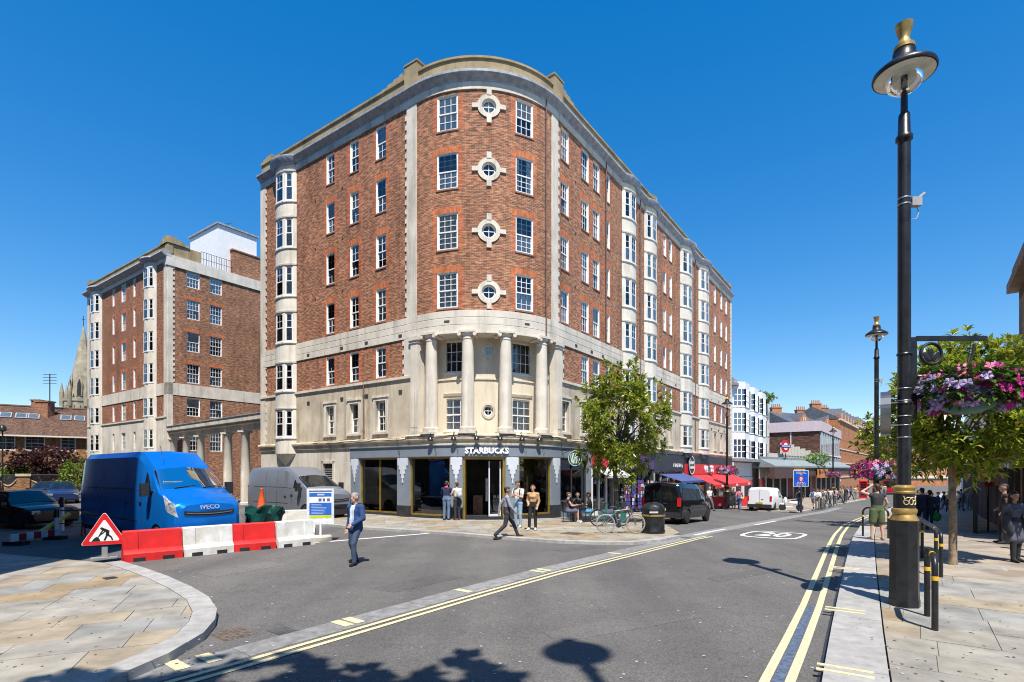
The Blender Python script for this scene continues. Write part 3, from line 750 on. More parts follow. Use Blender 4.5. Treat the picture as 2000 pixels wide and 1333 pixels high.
# hanging round sign on a bracket (plain wave emblem)
x0, y0 = MP.p(AL + .4, .0); x1, y1 = MP.p(AL + .4, 1.35)
hz = thing('hanging_sign', 'round green and white projecting sign hung at the corner of the coffee shop', 'sign', (x0, y0, 2.6))
q = MB(); q.tube([(x0, y0, 3.34), (x1, y1, 3.34)], .022, 8); q.tube([(x0, y0, 3.1), (*MP.p(AL + .4, .5), 3.3)], .012, 6)
for k in range(7):
    a = k / 6; q.tube([(*MP.p(AL + .4, .15 + .9 * a), 3.36 + .05 * math.sin(math.pi * a)), (*MP.p(AL + .4, .3 + .9 * a), 3.36 + .05 * math.sin(math.pi * min(1, a + .15)))], .012, 6)
q.build('bracket', BLACK, hz)
AN = MP.ang(AL + .4)
def disc(mb, cx, cy, cz, r0, r1, dirn, th, n=36, m=0):
    """upright disc or ring, its axis along dirn"""
    d = Vector((*dirn, 0)).normalized(); t = Vector((-d.y, d.x, 0)); vs = []
    for k in range(n):
        a = 2 * math.pi * k / n; o_ = t * math.cos(a) + Vector((0, 0, 1)) * math.sin(a)
        for r, h in ((r0, -th), (r1, -th), (r1, th), (r0, th)): vs.append(Vector((cx, cy, cz)) + o_ * r + d * h)
    mb.add(vs, [(4 * k + i, 4 * ((k + 1) % n) + i, 4 * ((k + 1) % n) + (i + 1) % 4, 4 * k + (i + 1) % 4) for k in range(n) for i in range(4)], m)
cx, cy = MP.p(AL + .4, .85); GRN = mat('deep green enamel', (.005, .12, .06), .4, var=.05)
q = MB(); disc(q, cx, cy, 2.92, .001, .39, DR, .03); q.build('disc', GRN, hz)
q = MB(); disc(q, cx, cy, 2.92, .36, .385, DR, .034)
d_ = Vector((*DR, 0)); t_ = Vector((-d_.y, d_.x, 0))
for k in range(-3, 4):                                           # upright white waves
    for sg_ in (-1, 1):
        pts = []
        for j in range(9):
            zz = -.26 + .065 * j; lim = math.sqrt(max(0, .31 ** 2 - zz * zz)); xx = k * .075 + .02 * math.sin(j * .9 + k)
            if abs(xx) < lim: pts.append(Vector((cx, cy, 2.92 + zz)) + t_ * xx + d_ * (sg_ * .033))
        if len(pts) > 1: q.tube(pts, .018, 6)
q.build('emblem', LETTER, hz)
# ------------------------------------------------------------------ shops along the high street side
def bay(s0, s1, ztop=3.5): pass
# coffee shop side window
shop_window(AL + .3, 10.75, .25, 2.93, mull=(9.2,), fm=BLKP)
b = MB(); fbox(b, MP, AL + .3, 10.75, -.3, .0, ZG, .25); fbox(b, MP, 10.75, 11.05, -.35, .1, ZG, 2.95)
b.build('shop_front', GREY, blk)
b = MB()
for i, (s, z, w_, h_, c) in enumerate([(8.3, 2.0, .8, .5, 0), (8.2, 1.35, .5, .4, 1), (9.7, 1.4, .9, .9, 1), (9.9, .7, .7, .4, 2), (9.6, 2.3, 1.2, .3, 3)]): fbox(b, MP, s - w_ / 2, s + w_ / 2, -1.2 - .1 * i, -1.15 - .1 * i, z, z + h_, c)
tag(b.build('shop_displays', [mat('display cream', (.5, .42, .34), .8), mat('display green', (.05, .16, .04), .8), mat('display white', (.6, .62, .66), .6), mat('display pink', (.55, .3, .24), .7)], blk), kind='stuff')
# souvenir shop with red sign, white shutter jambs
def simple_shop(s0, s1, fascia, jamb, zf0=2.5, zf1=3.5, stall=.45, glass=SHOPGLASS, mull=2, name='shop_front', d=.0):
    q = MB(); zg = min(g(*MP.p(s0)), g(*MP.p(s1))) - .1
    fbox(q, MP, s0, s1, -.35, d + .1, zf0, zf1, 0); fbox(q, MP, s0, s0 + .28, -.35, d + .06, zg, zf0, 1); fbox(q, MP, s1 - .28, s1, -.35, d + .06, zg, zf0, 1); fbox(q, MP, s0 + .28, s1 - .28, -.35, -.02, zg, zg + stall, 1)
    for k in range(1, mull + 1): t = s0 + .28 + (s1 - s0 - .56) * k / (mull + 1); fbox(q, MP, t - .04, t + .04, -.2, -.04, zg + stall, zf0, 1)
    o = q.build(name, [fascia, jamb], blk)
    p = MB(); p.add([(*MP.p(s0 + .28, -.12), zg + stall), (*MP.p(s1 - .28, -.12), zg + stall), (*MP.p(s1 - .28, -.12), zf0), (*MP.p(s0 + .28, -.12), zf0)], [(0, 1, 2, 3)]); p.build('pane', glass, o)
    r = MB(); dd = -2.6
    r.add([(*MP.p(s0, dd), zg), (*MP.p(s1, dd), zg), (*MP.p(s1, dd), zf0 + .1), (*MP.p(s0, dd), zf0 + .1)], [(0, 1, 2, 3)])
    for z in (zg + .05, zf0 + .05): r.add([(*MP.p(s0, dd), z), (*MP.p(s1, dd), z), (*MP.p(s1, -.3), z), (*MP.p(s0, -.3), z)], [(0, 1, 2, 3)])
    for t in (s0, s1): r.add([(*MP.p(t, dd), zg), (*MP.p(t, -.3), zg), (*MP.p(t, -.3), zf0 + .1), (*MP.p(t, dd), zf0 + .1)], [(0, 1, 2, 3)])
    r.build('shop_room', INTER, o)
    return o
simple_shop(11.05, 14.6, REDP, WHITE, 2.55, 3.5, .5)
simple_shop(14.6, 20.6, mat('purple shop paint', (.10, .05, .17), .5), BLKP, 2.4, 3.5, .3, mull=3)
simple_shop(20.6, 27.2, BLKP, mat('pale shop pilaster', (.5, .45, .36), .7), 2.25, 3.55, .3, mull=3)
simple_shop(27.2, 42.88, REDP, WHITE, 2.0, 2.86, .2, mull=6, d=.06)
b = MB(); fbox(b, MP, 26.9, 42.88, -.3, .12, 2.86, 3.56); fbox(b, MP, 27.0, 28.6, -.3, .3, 3.35, 3.7); fbox(b, MP, 31.6, 33.6, -.3, .3, 3.35, 3.66)
b.build('upper_fascia', BLKP, blk)
# goods hung outside the souvenir shop
b = MB(); rs = random.Random(9)
gm = [mat('postcard ' + n_, c_, .6) for n_, c_ in (('blue', (.03, .08, .4)), ('white', (.7, .68, .66)), ('purple', (.13, .06, .3)), ('red', (.5, .03, .04)), ('cream', (.6, .5, .3)), ('black', (.03, .03, .03)))]
for col_s in (15.0, 15.5, 16.3, 17.2, 17.7, 18.6, 19.4, 20.1):
    zb = g(*MP.p(col_s)) + .1; x, y = MP.p(col_s, .35)
    b.tube([(x, y, zb), (x, y, zb + 2.1)], .03, 6, 5)
    for k in range(8):
        for j in range(3): fbox(b, MP, col_s - .24 + .16 * j, col_s - .1 + .16 * j, .38, .4, zb + .25 + .23 * k, zb + .44 + .23 * k, rs.choice([0, 0, 1, 2, 3, 4, 5]))
tag(b.build('postcard_racks', gm, blk), kind='stuff')
# lettering: dark fascia and red restaurant sign
def strokes(P, s0, s1, z, h, d, seed, gap=.5):
    q = MB(); r_ = random.Random(seed); t = s0
    while t < s1 - .05:
        w = h * r_.uniform(.35, .6); k = r_.random()
        fbox(q, P, t, t + h * .12, d, d + .02, z, z + h * r_.uniform(.7, 1))
        fbox(q, P, t + h * .12, min(s1, t + w), d, d + .018, z + h * (.4 if k < .5 else 0), z + h * (.55 if k < .5 else .14))
        if k > .3: fbox(q, P, t + w - h * .1, t + w, d, d + .02, z - (h * .25 if k > .8 else 0), z + h * .6)
        t += w + h * .16 + (h * gap if r_.random() < .22 else 0)
    return q
strokes(MP, 24.6, 26.8, 2.6, .3, .1, 4).build('lettering', LETTER, blk)
text_on('lettering', "FIEGO'S", .78, LETTER, blk, None, None, None, .04, .03, bend(34.0, .2, 2.42))
x, y = MP.p(28.7, .22); q = MB(); disc(q, x, y, 2.75, .001, .78, (-DL[0], -DL[1]), .05, m=0); disc(q, x, y, 2.75, .68, .75, (-DL[0], -DL[1]), .06, m=1)
q.build('round_sign', [BLKP, LETTER], blk)
strokes(MP, 28.2, 29.25, 2.85, .3, .28, 8, 0).build('lettering', LETTER, blk)
strokes(MP, 28.2, 29.25, 2.48, .26, .28, 9, 0).build('lettering', LETTER, blk)
# awnings
def awning(s0, s1, z0, z1, out, mt, val=.28, label=None):
    q = MB(); S = np.linspace(s0, s1, 13)
    sweep(q, MP, s0, s1, [(.1, z1), (.1, z1 + .03), (out, z0 + .03), (out, z0)])
    sweep(q, MP, s0, s1, [(out, z0 - val), (out, z0 + .03), (out + .015, z0 + .03), (out + .015, z0 - val)])
    return q.build('awning', mt, blk)
REDC = mat('red awning canvas', (.62, .035, .035), .75, var=.08)
awning(28.6, 42.5, 1.15, 1.95, 2.1, REDC)
for s in (31, 36, 41): text_on('lettering', "FIEGO'S", .24, LETTER, blk, None, None, None, .004, .008, bend(s, 2.125, 1.02))
awning(21.6, 27.1, 1.55, 2.05, 1.7, mat('blue awning canvas', (.06, .09, .24), .7), .12)
awning(11.2, 14.4, 2.0, 2.5, 1.0, mat('pale awning canvas', (.6, .56, .52), .7), .1)
b = MB(); fbox(b, MP, 23.2, 24.4, .1, .16, 1.1, 1.5); b.build('shop_sign', mat('bright blue sign', (.02, .12, .5), .5), blk)
# ------------------------------------------------------------------ ground, road, pavements, markings
ASPH = bpy.data.materials.new('worn asphalt'); ASPH.use_nodes = True
def _asph():
    nt = ASPH.node_tree; L = nt.links; b_ = nt.nodes['Principled BSDF']; b_.inputs['Roughness'].default_value = .88; b_.inputs['Specular IOR Level'].default_value = .3
    tc = nd(nt, 'ShaderNodeTexCoord'); V = tc.outputs['Object']
    def noise(sc, det, ro=.6): n = nd(nt, 'ShaderNodeTexNoise', Scale=sc, Detail=det, Roughness=ro); L.new(V, n.inputs['Vector']); return n
    def ramp(src, a, c0, e, c1): r = nd(nt, 'ShaderNodeValToRGB'); r.color_ramp.elements[0].position = a; r.color_ramp.elements[1].position = e; r.color_ramp.elements[0].color = c4(c0); r.color_ramp.elements[1].color = c4(c1); L.new(src, r.inputs[0]); return r
    def mul(a, c, f=1.0, bt='MULTIPLY'):
        m = nd(nt, 'ShaderNodeMix', data_type='RGBA', blend_type=bt); m.inputs[0].default_value = f; L.new(a, m.inputs[6]); L.new(c, m.inputs[7]); return m.outputs[2]
    big = ramp(noise(.28, 6, .7).outputs[0], .3, (.102, .098, .094), .72, (.156, .149, .14))
    vo = nd(nt, 'ShaderNodeTexVoronoi', Scale=55.0); L.new(V, vo.inputs['Vector'])
    st = ramp(vo.outputs['Color'], .0, (.62, .62, .63), 1.0, (1.35, 1.33, 1.3))
    fine = ramp(noise(160, 3).outputs[0], .3, (.72, .72, .72), .72, (1.28, 1.27, 1.25))
    pt = ramp(noise(1.6, 8, .75).outputs[0], .56, (1, 1, 1), .7, (.72, .7, .7))
    o = mul(mul(mul(big.outputs[0], st.outputs[0]), fine.outputs[0]), pt.outputs[0])
    mpz = nd(nt, 'ShaderNodeMapping'); mpz.inputs['Rotation'].default_value = (0, 0, math.atan2(.623, .782)); mpz.inputs['Scale'].default_value = (.75, .05, 1); L.new(V, mpz.inputs[0])      # wheel-worn lanes along the street
    nz = nd(nt, 'ShaderNodeTexNoise', Scale=1.0, Detail=3.0); L.new(mpz.outputs[0], nz.inputs['Vector']); lz = ramp(nz.outputs[0], .35, (.84, .84, .85), .68, (1.12, 1.11, 1.09)); o = mul(o, lz.outputs[0])
    sp = noise(9, 2); rs_ = ramp(sp.outputs[0], .765, (0, 0, 0), .79, (1, 1, 1))
    m = nd(nt, 'ShaderNodeMix', data_type='RGBA'); L.new(rs_.outputs[0], m.inputs[0]); L.new(o, m.inputs[6]); m.inputs[7].default_value = (.3, .3, .29, 1)
    L.new(m.outputs[2], b_.inputs['Base Color'])
    bp = nd(nt, 'ShaderNodeBump', Strength=.55, Distance=.006); L.new(vo.outputs['Distance'], bp.inputs['Height']); L.new(bp.outputs[0], b_.inputs['Normal'])
_asph()
def T2(t, w): return (t * DR[0] + w * DL[0], t * DR[1] + w * DL[1])
b = MB(); tb = [-900, -60, 0, 10, 18, 19, 20, 21, 22, 26, 30, 36, 42, 46, 48, 50, 52, 54, 70, 100, 190, 600, 3000]; wbk = [-3000, -200, -40, 0, 40, 200, 3000]
vs = [(*T2(t, w), gt(t)) for t in tb for w in wbk]; nw = len(wbk)
b.add(vs, [(i * nw + j + 1, i * nw + j, (i + 1) * nw + j, (i + 1) * nw + j + 1) for i in range(len(tb) - 1) for j in range(nw - 1)])
road = b.build('road', ASPH, smooth=60); struct(road)
# --- helpers for flat things on the ground
def resample(pts, step):
    out = [Vector(pts[0])]
    for a, c in zip(pts[:-1], pts[1:]):
        a, c = Vector(a), Vector(c); n = max(1, int((c - a).length / step))
        for k in range(1, n + 1): out.append(a + (c - a) * k / n)
    return out
def ribbon(pts, w0, w1, h, step=1.5):
    """strip between lateral offsets w0..w1 (left of travel positive) of a ground polyline"""
    P_ = resample(pts, step); L_ = []; R2 = []
    for i, p in enumerate(P_):
        d = (P_[min(i + 1, len(P_) - 1)] - P_[max(0, i - 1)]).normalized(); n = Vector((-d.y, d.x))
        L_.append(p + n * w1); R2.append(p + n * w0)
    return L_, R2
def flat_strip(mb, pts, w0, w1, h, th=0, step=1.5):
    L_, R2 = ribbon(pts, w0, w1, h, step); n = len(L_)
    top = [(p.x, p.y, g(p.x, p.y) + h) for p in R2] + [(p.x, p.y, g(p.x, p.y) + h) for p in L_]
    fs = [(i, i + 1, n + i + 1, n + i) for i in range(n - 1)]
    if th:
        m = len(top); top += [(x, y, z - th) for x, y, z in top]
        fs += [(i + 1, i, m + i, m + i + 1) for i in range(n - 1)] + [(n + i, n + i + 1, m + n + i + 1, m + n + i) for i in range(n - 1)] + [(0, n, m + n, m), (n - 1, m + n - 1, m + 2 * n - 1, 2 * n - 1)]
    mb.add(top, fs)
def clip(poly, a, c):
    """keep the part of poly left of the line a->c"""
    out = []; a, c = Vector(a), Vector(c); e = c - a
    def sd(p): return e.x * (p[1] - a.y) - e.y * (p[0] - a.x)
    for i in range(len(poly)):
        p, q = poly[i], poly[(i + 1) % len(poly)]; dp, dq = sd(p), sd(q)
        if dp >= 0: out.append(p)
        if dp * dq < 0:
            t = dp / (dp - dq); out.append((p[0] + (q[0] - p[0]) * t, p[1] + (q[1] - p[1]) * t))
    return out
def area(p): return .5 * sum(p[i][0] * p[(i + 1) % len(p)][1] - p[(i + 1) % len(p)][0] * p[i][1] for i in range(len(p)))
SLABS = [mat('york stone ' + n_, c_, .8, var=.2, scale=1.6, bump=.3, bscale=40, objvar=.08) for n_, c_ in (('grey', (.31, .285, .24)), ('blue grey', (.28, .27, .245)), ('buff', (.31, .255, .18)), ('ochre', (.30, .225, .135)), ('pale', (.325, .295, .24)))]
GRANITE = mat('pale granite', (.36, .345, .32), .8, var=.12, scale=5, bump=.25, bscale=70, objvar=.08)
JOINT = mat('dark paving joint', (.20, .18, .155), .95, var=.2, scale=6)
def ensure_ccw(p): return p if area(p) > 0 else p[::-1]
sr = random.Random(21)
def pave(name, region, h, origin, ang, row=(.62, .8), ln=(.6, 1.15), limit=300, weights=(5, 4, 3, 2, 3), base_th=.3, near=None):
    """a pavement: bed sheet plus single slabs laid in rows, clipped to the (convex) region"""
    region = ensure_ccw(region); bb = MB()
    n = len(region); bb.prism(region, -base_th, h - .012, zf=g); bed = struct(bb.build(name, JOINT))
    ca, sa = math.cos(ang), math.sin(ang); ox, oy = origin
    loc = [((x - ox) * ca + (y - oy) * sa, -(x - ox) * sa + (y - oy) * ca) for x, y in region]
    x0, x1 = min(p[0] for p in loc), max(p[0] for p in loc); y0, y1 = min(p[1] for p in loc), max(p[1] for p in loc)
    y = y0 - sr.uniform(0, .4); items = []
    while y < y1:
        r_ = sr.uniform(*row); x = x0 - sr.uniform(0, 1)
        while x < x1:
            l_ = sr.uniform(*ln); e = .005
            q = [(x + e, y + e), (x + l_ - e, y + e), (x + l_ - e, y + r_ - e), (x + e, y + r_ - e)]
            q = [(ox + a * ca - c * sa, oy + a * sa + c * ca) for a, c in q]
            for i in range(n):
                if len(q) < 3: break
                q = clip(q, region[i], region[(i + 1) % n])
            if len(q) >= 3 and abs(area(q)) > .01: items.append(q)
            x += l_
        y += r_
    def key(q):
        cx = sum(p[0] for p in q) / len(q); cy = sum(p[1] for p in q) / len(q)
        return (0 if (cy > 2 and abs(cx / cy) < .97) else 1, cx * cx + cy * cy)
    items.sort(key=key)
    rest = MB()
    for i, q in enumerate(items):
        q = ensure_ccw(q); dz = sr.uniform(-.003, .002)
        if i < limit and key(q)[0] == 0:
            s_ = MB(); s_.prism(q, h - .03, h + dz, zf=g); s_.build('paving_slab', sr.choices(SLABS, weights)[0], bed)
        else: rest.prism(q, h - .03, h + dz, zf=g)
    if rest.V: tag(rest.build('paving_slabs', SLABS[0], bed), kind='stuff')
    return bed
def kerb(parent, pts, w, h, ln=.95, side=1, skirt=.3, mt=None):
    """kerb stones one by one along a polyline (outer edge on the line, stone lying to the left for side=1)"""
    P_ = resample(pts, .18); acc = [P_[0]]; d = 0; nrun = 0
    def emit(a):
        if len(a) < 2: return
        L_ = []; R2 = []
        for i, p in enumerate(a):
            dd = (a[min(i + 1, len(a) - 1)] - a[max(0, i - 1)]).normalized(); nn_ = Vector((-dd.y, dd.x)) * side
            L_.append(p + nn_ * w); R2.append(p)
        m = MB(); q = [(p.x, p.y) for p in R2] + [(p.x, p.y) for p in L_[::-1]]; q = ensure_ccw(q)
        m.prism(q, -skirt, h + sr.uniform(-.002, .003), zf=g); m.build('kerb_stone', mt or GRANITE, parent)
    for i in range(1, len(P_)):
        d += (P_[i] - P_[i - 1]).length
        acc.append(P_[i])
        if d > ln: 
            e = (acc[-1] - acc[-2]).normalized() * .006; acc[-1] = acc[-1] - e; emit(acc); acc = [P_[i] + e * .5]; d = 0
    emit(acc)
# --- left corner pavement (convex, rounded towards the crossing)
lk = [gp(u, v, .1) for u, v in ((170, 1350), (250, 1314), (330, 1279), (398, 1238), (420, 1212), (424, 1192), (408, 1168), (372, 1147), (330, 1128), (285, 1112), (236, 1097))]
lk = [(lk[0][0] - 4.0, lk[0][1] - 4.6)] + lk
lreg = lk + [(-16.5, 15.2), (-26, 19.0), (-26, -2), (-10, -2)]
def convex(pts):
    pts = sorted(set(pts)); 
    def half(ps):
        h_ = []
        for p in ps:
            while len(h_) > 1 and (h_[-1][0] - h_[-2][0]) * (p[1] - h_[-2][1]) - (h_[-1][1] - h_[-2][1]) * (p[0] - h_[-2][0]) <= 0: h_.pop()
            h_.append(p)
        return h_
    a, c = half(pts), half(pts[::-1]); return a[:-1] + c[:-1]
lreg = convex(lreg)
def inset_line(pts, w): return [(p.x, p.y) for p in ribbon(pts, w, w, 0, .3)[0]]
lin = convex(inset_line(lk, .34) + [(-16.5, 15.0), (-26, 18.8), (-26, -2), (-10, -2)])
pl_ = pave('pavement', lin, .115, (0, 0), R_(24), (.6, .85), (.7, 1.3))
kerb(pl_, lk, .33, .12, side=1)
kb = [Vector(p) for p in lk]
# --- pavement round the mansion block
mk = [gp(u, v, .08) for u, v in ((560, 1019), (700, 1030), (800, 1036), (900, 1043), (1000, 1051), (1090, 1057), (1180, 1060), (1235, 1060), (1290, 1055), (1330, 1047))]
m_reg = convex(mk + [MP.p(-13, -1), MP.p(12, -1)] + [gp(1335, 1040, .08), gp(1250, 1000, .08)])
mk2 = [gp(1335, 1044, .08), gp(1300, 1036, .08), gp(1255, 1022, .08)]
pm = pave('pavement', convex(inset_line(mk, .3) + [MP.p(-13, -.5), MP.p(9, -.5), gp(1327, 1041, .08), gp(1258, 1005, .08)]), .085, (0, 22), R_(8), (.75, 1.0), (.8, 1.4), 220, (3, 2, 5, 3, 4))
kerb(pm, mk, .3, .09, 1.2, side=1)
# pavement along the shops behind the parking bay
sk = [gp(1262, 1004, .08), gp(1330, 996, .08), gp(1420, 990, .08), gp(1480, 997, .08), gp(1560, 1000, .08), gp(1610, 990, .08), gp(1690, 976, .08)]
b = MB(); far = [MP.p(13, -.3)] + [MP.p(24, -.3), MP.p(43, -.3), MP.p(62, -.3)]
A_ = resample([sk[0], sk[1], sk[2], sk[3], sk[4], sk[5], sk[6], (62, 92)], 2.0); B_ = resample([MP.p(14, -.3), MP.p(66, -.3), (62, 100)], 2.0)
n = 60
def along(ps, f):
    tot = [0]
    for p, q in zip(ps[:-1], ps[1:]): tot.append(tot[-1] + (q - p).length)
    x = f * tot[-1]
    for i in range(len(ps) - 1):
        if tot[i + 1] >= x: t = (x - tot[i]) / max(1e-6, tot[i + 1] - tot[i]); return ps[i] + (ps[i + 1] - ps[i]) * t
    return ps[-1]
vs = []
for i in range(n + 1):
    for ps in (A_, B_): p = along(ps, i / n); vs.append((p.x, p.y, g(p.x, p.y) + .08))
b.add(vs, [(2 * i, 2 * i + 2, 2 * i + 3, 2 * i + 1) for i in range(n)])
PAVEFAR = brick_mat('far york stone paving', (.34, .31, .27), (.34, .285, .21), (.21, .19, .17), var=.2, w=.9, h=.7, ms=.01)
ul_ = [[(vs[k][0], vs[k][1]) for k in f] for f in b.F]; b.U = ul_
ps_ = struct(b.build('pavement', PAVEFAR)); kerb(ps_, sk + [(62, 92)], .3, .085, 1.6, side=1)
# --- right pavement with granite kerb
rk = [(-1.2, -1.5)] + [gp(u, v, .09) for u, v in ((1605, 1333), (1614, 1280), (1625, 1220), (1640, 1150), (1650, 1105), (1659, 1070), (1668, 1045), (1684, 1022), (1712, 1003), (1745, 990))] + [(36, 47), (56, 71), (80, 100)]
rin = [(p.x, p.y) for p in ribbon(rk, -.62, -.62, 0, .5)[0]]
near_in = [p for p in rin if p[1] < 21]
rreg = near_in + [(22.2, 21.5), (4.5, -2.0), (-.6, -2.0)]
# two convex pieces keep the clipping simple
pr = pave('pavement', convex([p for p in rin if p[1] < 12.2] + [(9.5, 7.2), (11.2, 9.4), (4.5, -2), (-.2, -2)]), .092, (3, 5), math.atan2(.80, .6) - R_(90), (.62, .9), (.7, 1.4), 260)
b = MB(); A_ = resample([p for p in rin if p[1] > 11.9], 1.5); B_ = resample([(11.2, 9.4), (19, 18.4), (28, 29), (60, 66), (88, 100)], 2)
vs = []
for i in range(n + 1):
    for ps in (A_, B_): p = along(ps, i / n); vs.append((p.x, p.y, g(p.x, p.y) + .088))
b.add(vs, [(2 * i, 2 * i + 1, 2 * i + 3, 2 * i + 2) for i in range(n)]); b.U = [[(vs[k][0], vs[k][1]) for k in f] for f in b.F]
pr2 = struct(b.build('pavement', PAVEFAR))
kerb(pr, [p for p in rk if p[1] < 22], .6, .095, 1.15, side=-1)
kerb(pr2, [p for p in rk if p[1] > 15], .6, .09, 3.0, side=-1)
# gutter slot beside the kerb
b = MB(); flat_strip(b, rk, .03, .06, .006, step=.5); g_ = b.build('gutter_slot', IRON, road)
# --- granite strip across the side street mouth, double yellow lines, blue strip
YEL = mat('pale yellow road paint', (.62, .545, .32), .75, var=.14, scale=22, bump=.3, col2=(.40, .35, .23))
WHP = mat('white road paint', (.66, .66, .63), .75, var=.12, scale=20, bump=.3, col2=(.4, .39, .37))
BLU = mat('worn blue road paint', (.085, .115, .175), .8, var=.3, scale=14)
gs = [gp(u, v) for u, v in ((250, 1333), (470, 1275), (690, 1215), (915, 1153), (1060, 1115), (1210, 1080), (1330, 1052))]
gs = [(gs[0][0] - 1.3, gs[0][1] - 1.6)] + gs
SETT = mat('grey granite channel', (.225, .22, .21), .85, var=.2, scale=6, bump=.3, bscale=60, objvar=.12)
P_ = resample(gs, .9)
for i in range(len(P_) - 1):
    b = MB(); a, c = P_[i], P_[i + 1]; e = (c - a).normalized() * .006; flat_strip(b, [a + e, c - e], -.24, .24, .006 + .001 * (i % 2), .05, 5); b.build('granite_sett', SETT, road)
b = MB(); flat_strip(b, [gp(1340, 1050), gp(1450, 1028), gp(1560, 1008), gp(1640, 992)], -.35, .35, .006); b.build('granite_channel', SETT, road)
for off in (-.36, -.54):
    b = MB(); flat_strip(b, gs + [gp(1362, 1046)], off - .045, off + .045, .009); b.build('yellow_line', YEL, road)
for u, v in ((345, 1301), (407, 1287), (668, 1219), (690, 1213), (905, 1155), (1050, 1117), (1062, 1114), (1200, 1082)):
    p = Vector(gp(u, v)); d = (Vector(gs[-1]) - Vector(gs[0])).normalized(); nn_ = Vector((-d.y, d.x))
    b = MB(); flat_strip(b, [p - d * .08 - nn_ * .0, p + d * .08], -.2, .2, .013, 0, 5); b.build('kerb_mark', YEL, road)
ry = [(-1.9, -1.5)] + [gp(u, v) for u, v in ((1527, 1333), (1560, 1258), (1590, 1185), (1612, 1120), (1625, 1082), (1640, 1045), (1655, 1026), (1680, 1015), (1715, 1000))] + [(36, 48)]
for off in (-.075, .16):
    b = MB(); flat_strip(b, ry, off - .05, off + .05, .008, step=.4); b.build('yellow_line', YEL, road)
b = MB(); flat_strip(b, [p for p in ry if p[1] < 11.0], -.015, .095, .007, step=.5); b.build('blue_strip', BLU, road)
for v in (1310, 1192, 1110, 1066):
    u = 1650; p = Vector(gp(u, v, .1)); i = min(range(len(rk)), key=lambda k: (Vector(rk[k]) - p).length); d = (Vector(rk[min(i + 1, len(rk) - 1)]) - Vector(rk[i - 1])).normalized()
    for s_ in (-.09, .09):
        q = p + d * s_; nn_ = Vector((-d.y, d.x)); b = MB(); b.prism(ensure_ccw([tuple(q - nn_ * .27 - d * .035), tuple(q + nn_ * .27 - d * .035), tuple(q + nn_ * .27 + d * .035), tuple(q - nn_ * .27 + d * .035)]), .09, .1025, zf=g); b.build('kerb_mark', YEL, pr)
# white edge line across the side street, parking bay line, speed roundel
b = MB(); flat_strip(b, [gp(600, 1062), gp(905, 1037)], -.1, .1, .008); b.build('white_line', WHP, road)
for (u0, v0), (u1, v1) in (((1350, 1046), (1412, 1034)), ((1470, 1026), (1512, 1018))):
    b = MB(); flat_strip(b, [gp(u0, v0), gp(u1, v1)], -.18, -.02, .012); b.build('white_line', WHP, road)
rc_ = Vector(gp(1512, 1045)); fx = Vector((.80, -.6)); fy = Vector((.6, .80))
b = MB(); ri = []; n = 48
def rr_pt(a, hx, hy, p=4.0): c_, s_ = math.cos(a), math.sin(a); return hx * math.copysign(abs(c_) ** (2 / p), c_), hy * math.copysign(abs(s_) ** (2 / p), s_)
vs = []
for k in range(n):
    for hx, hy in ((.98, 1.65), (.85, 1.42)):
        x, y = rr_pt(2 * math.pi * k / n, hx, hy); p = rc_ + fx * x + fy * y; vs.append((p.x, p.y, g(p.x, p.y) + .008))
b.add(vs, [(2 * k, 2 * k + 1, 2 * ((k + 1) % n) + 1, 2 * ((k + 1) % n)) for k in range(n)])
b.build('speed_roundel', WHP, road)
tm = text_mesh('20', 1.0, 0, .03); tm.materials.clear(); tm.materials.append(WHP)
for v in tm.vertices:
    p = rc_ + fx * (v.co.x * 1.05) + fy * (v.co.y * 2.6); v.co = (p.x, p.y, g(p.x, p.y) + .008)
link('speed_number', tm, road)
# covers
def cover(u, v, w, l, mt, h=.006, par=road, rows=6):
    p = Vector(gp(u, v, h)); b = MB(); d = Vector((.6, .8)); nn_ = Vector((-.8, .6))
    q = [p - d * l - nn_ * w, p - d * l + nn_ * w, p + d * l + nn_ * w, p + d * l - nn_ * w]; b.prism(ensure_ccw([tuple(x) for x in q]), h - .02, h, zf=g)
    for k in range(rows):
        c = p + d * (l * (-.85 + 1.7 * k / (rows - 1))); e = [c - d * .015 - nn_ * w * .85, c - d * .015 + nn_ * w * .85, c + d * .015 + nn_ * w * .85, c + d * .015 - nn_ * w * .85]; b.prism(ensure_ccw([tuple(x) for x in e]), h, h + .005, zf=g)
    b.build('drain_cover', mt, par)
RUST = mat('rusty iron cover', (.13, .10, .075), .8, var=.3, scale=14, bump=.4)
cover(455, 1238, .26, .22, RUST); cover(552, 1232, .2, .14, mat('grey iron cover', (.09, .09, .09), .7, var=.2)); cover(1118, 1042, .35, .3, RUST, .092, pm); cover(215, 1129, .12, .1, IRON, .125, pl_); cover(1745, 1062, .3, .3, mat('paving cover', (.33, .31, .28), .8), .096, pr2); cover(1915, 1108, .45, .3, mat('paving cover', (.33, .31, .28), .8), .096, pr2)

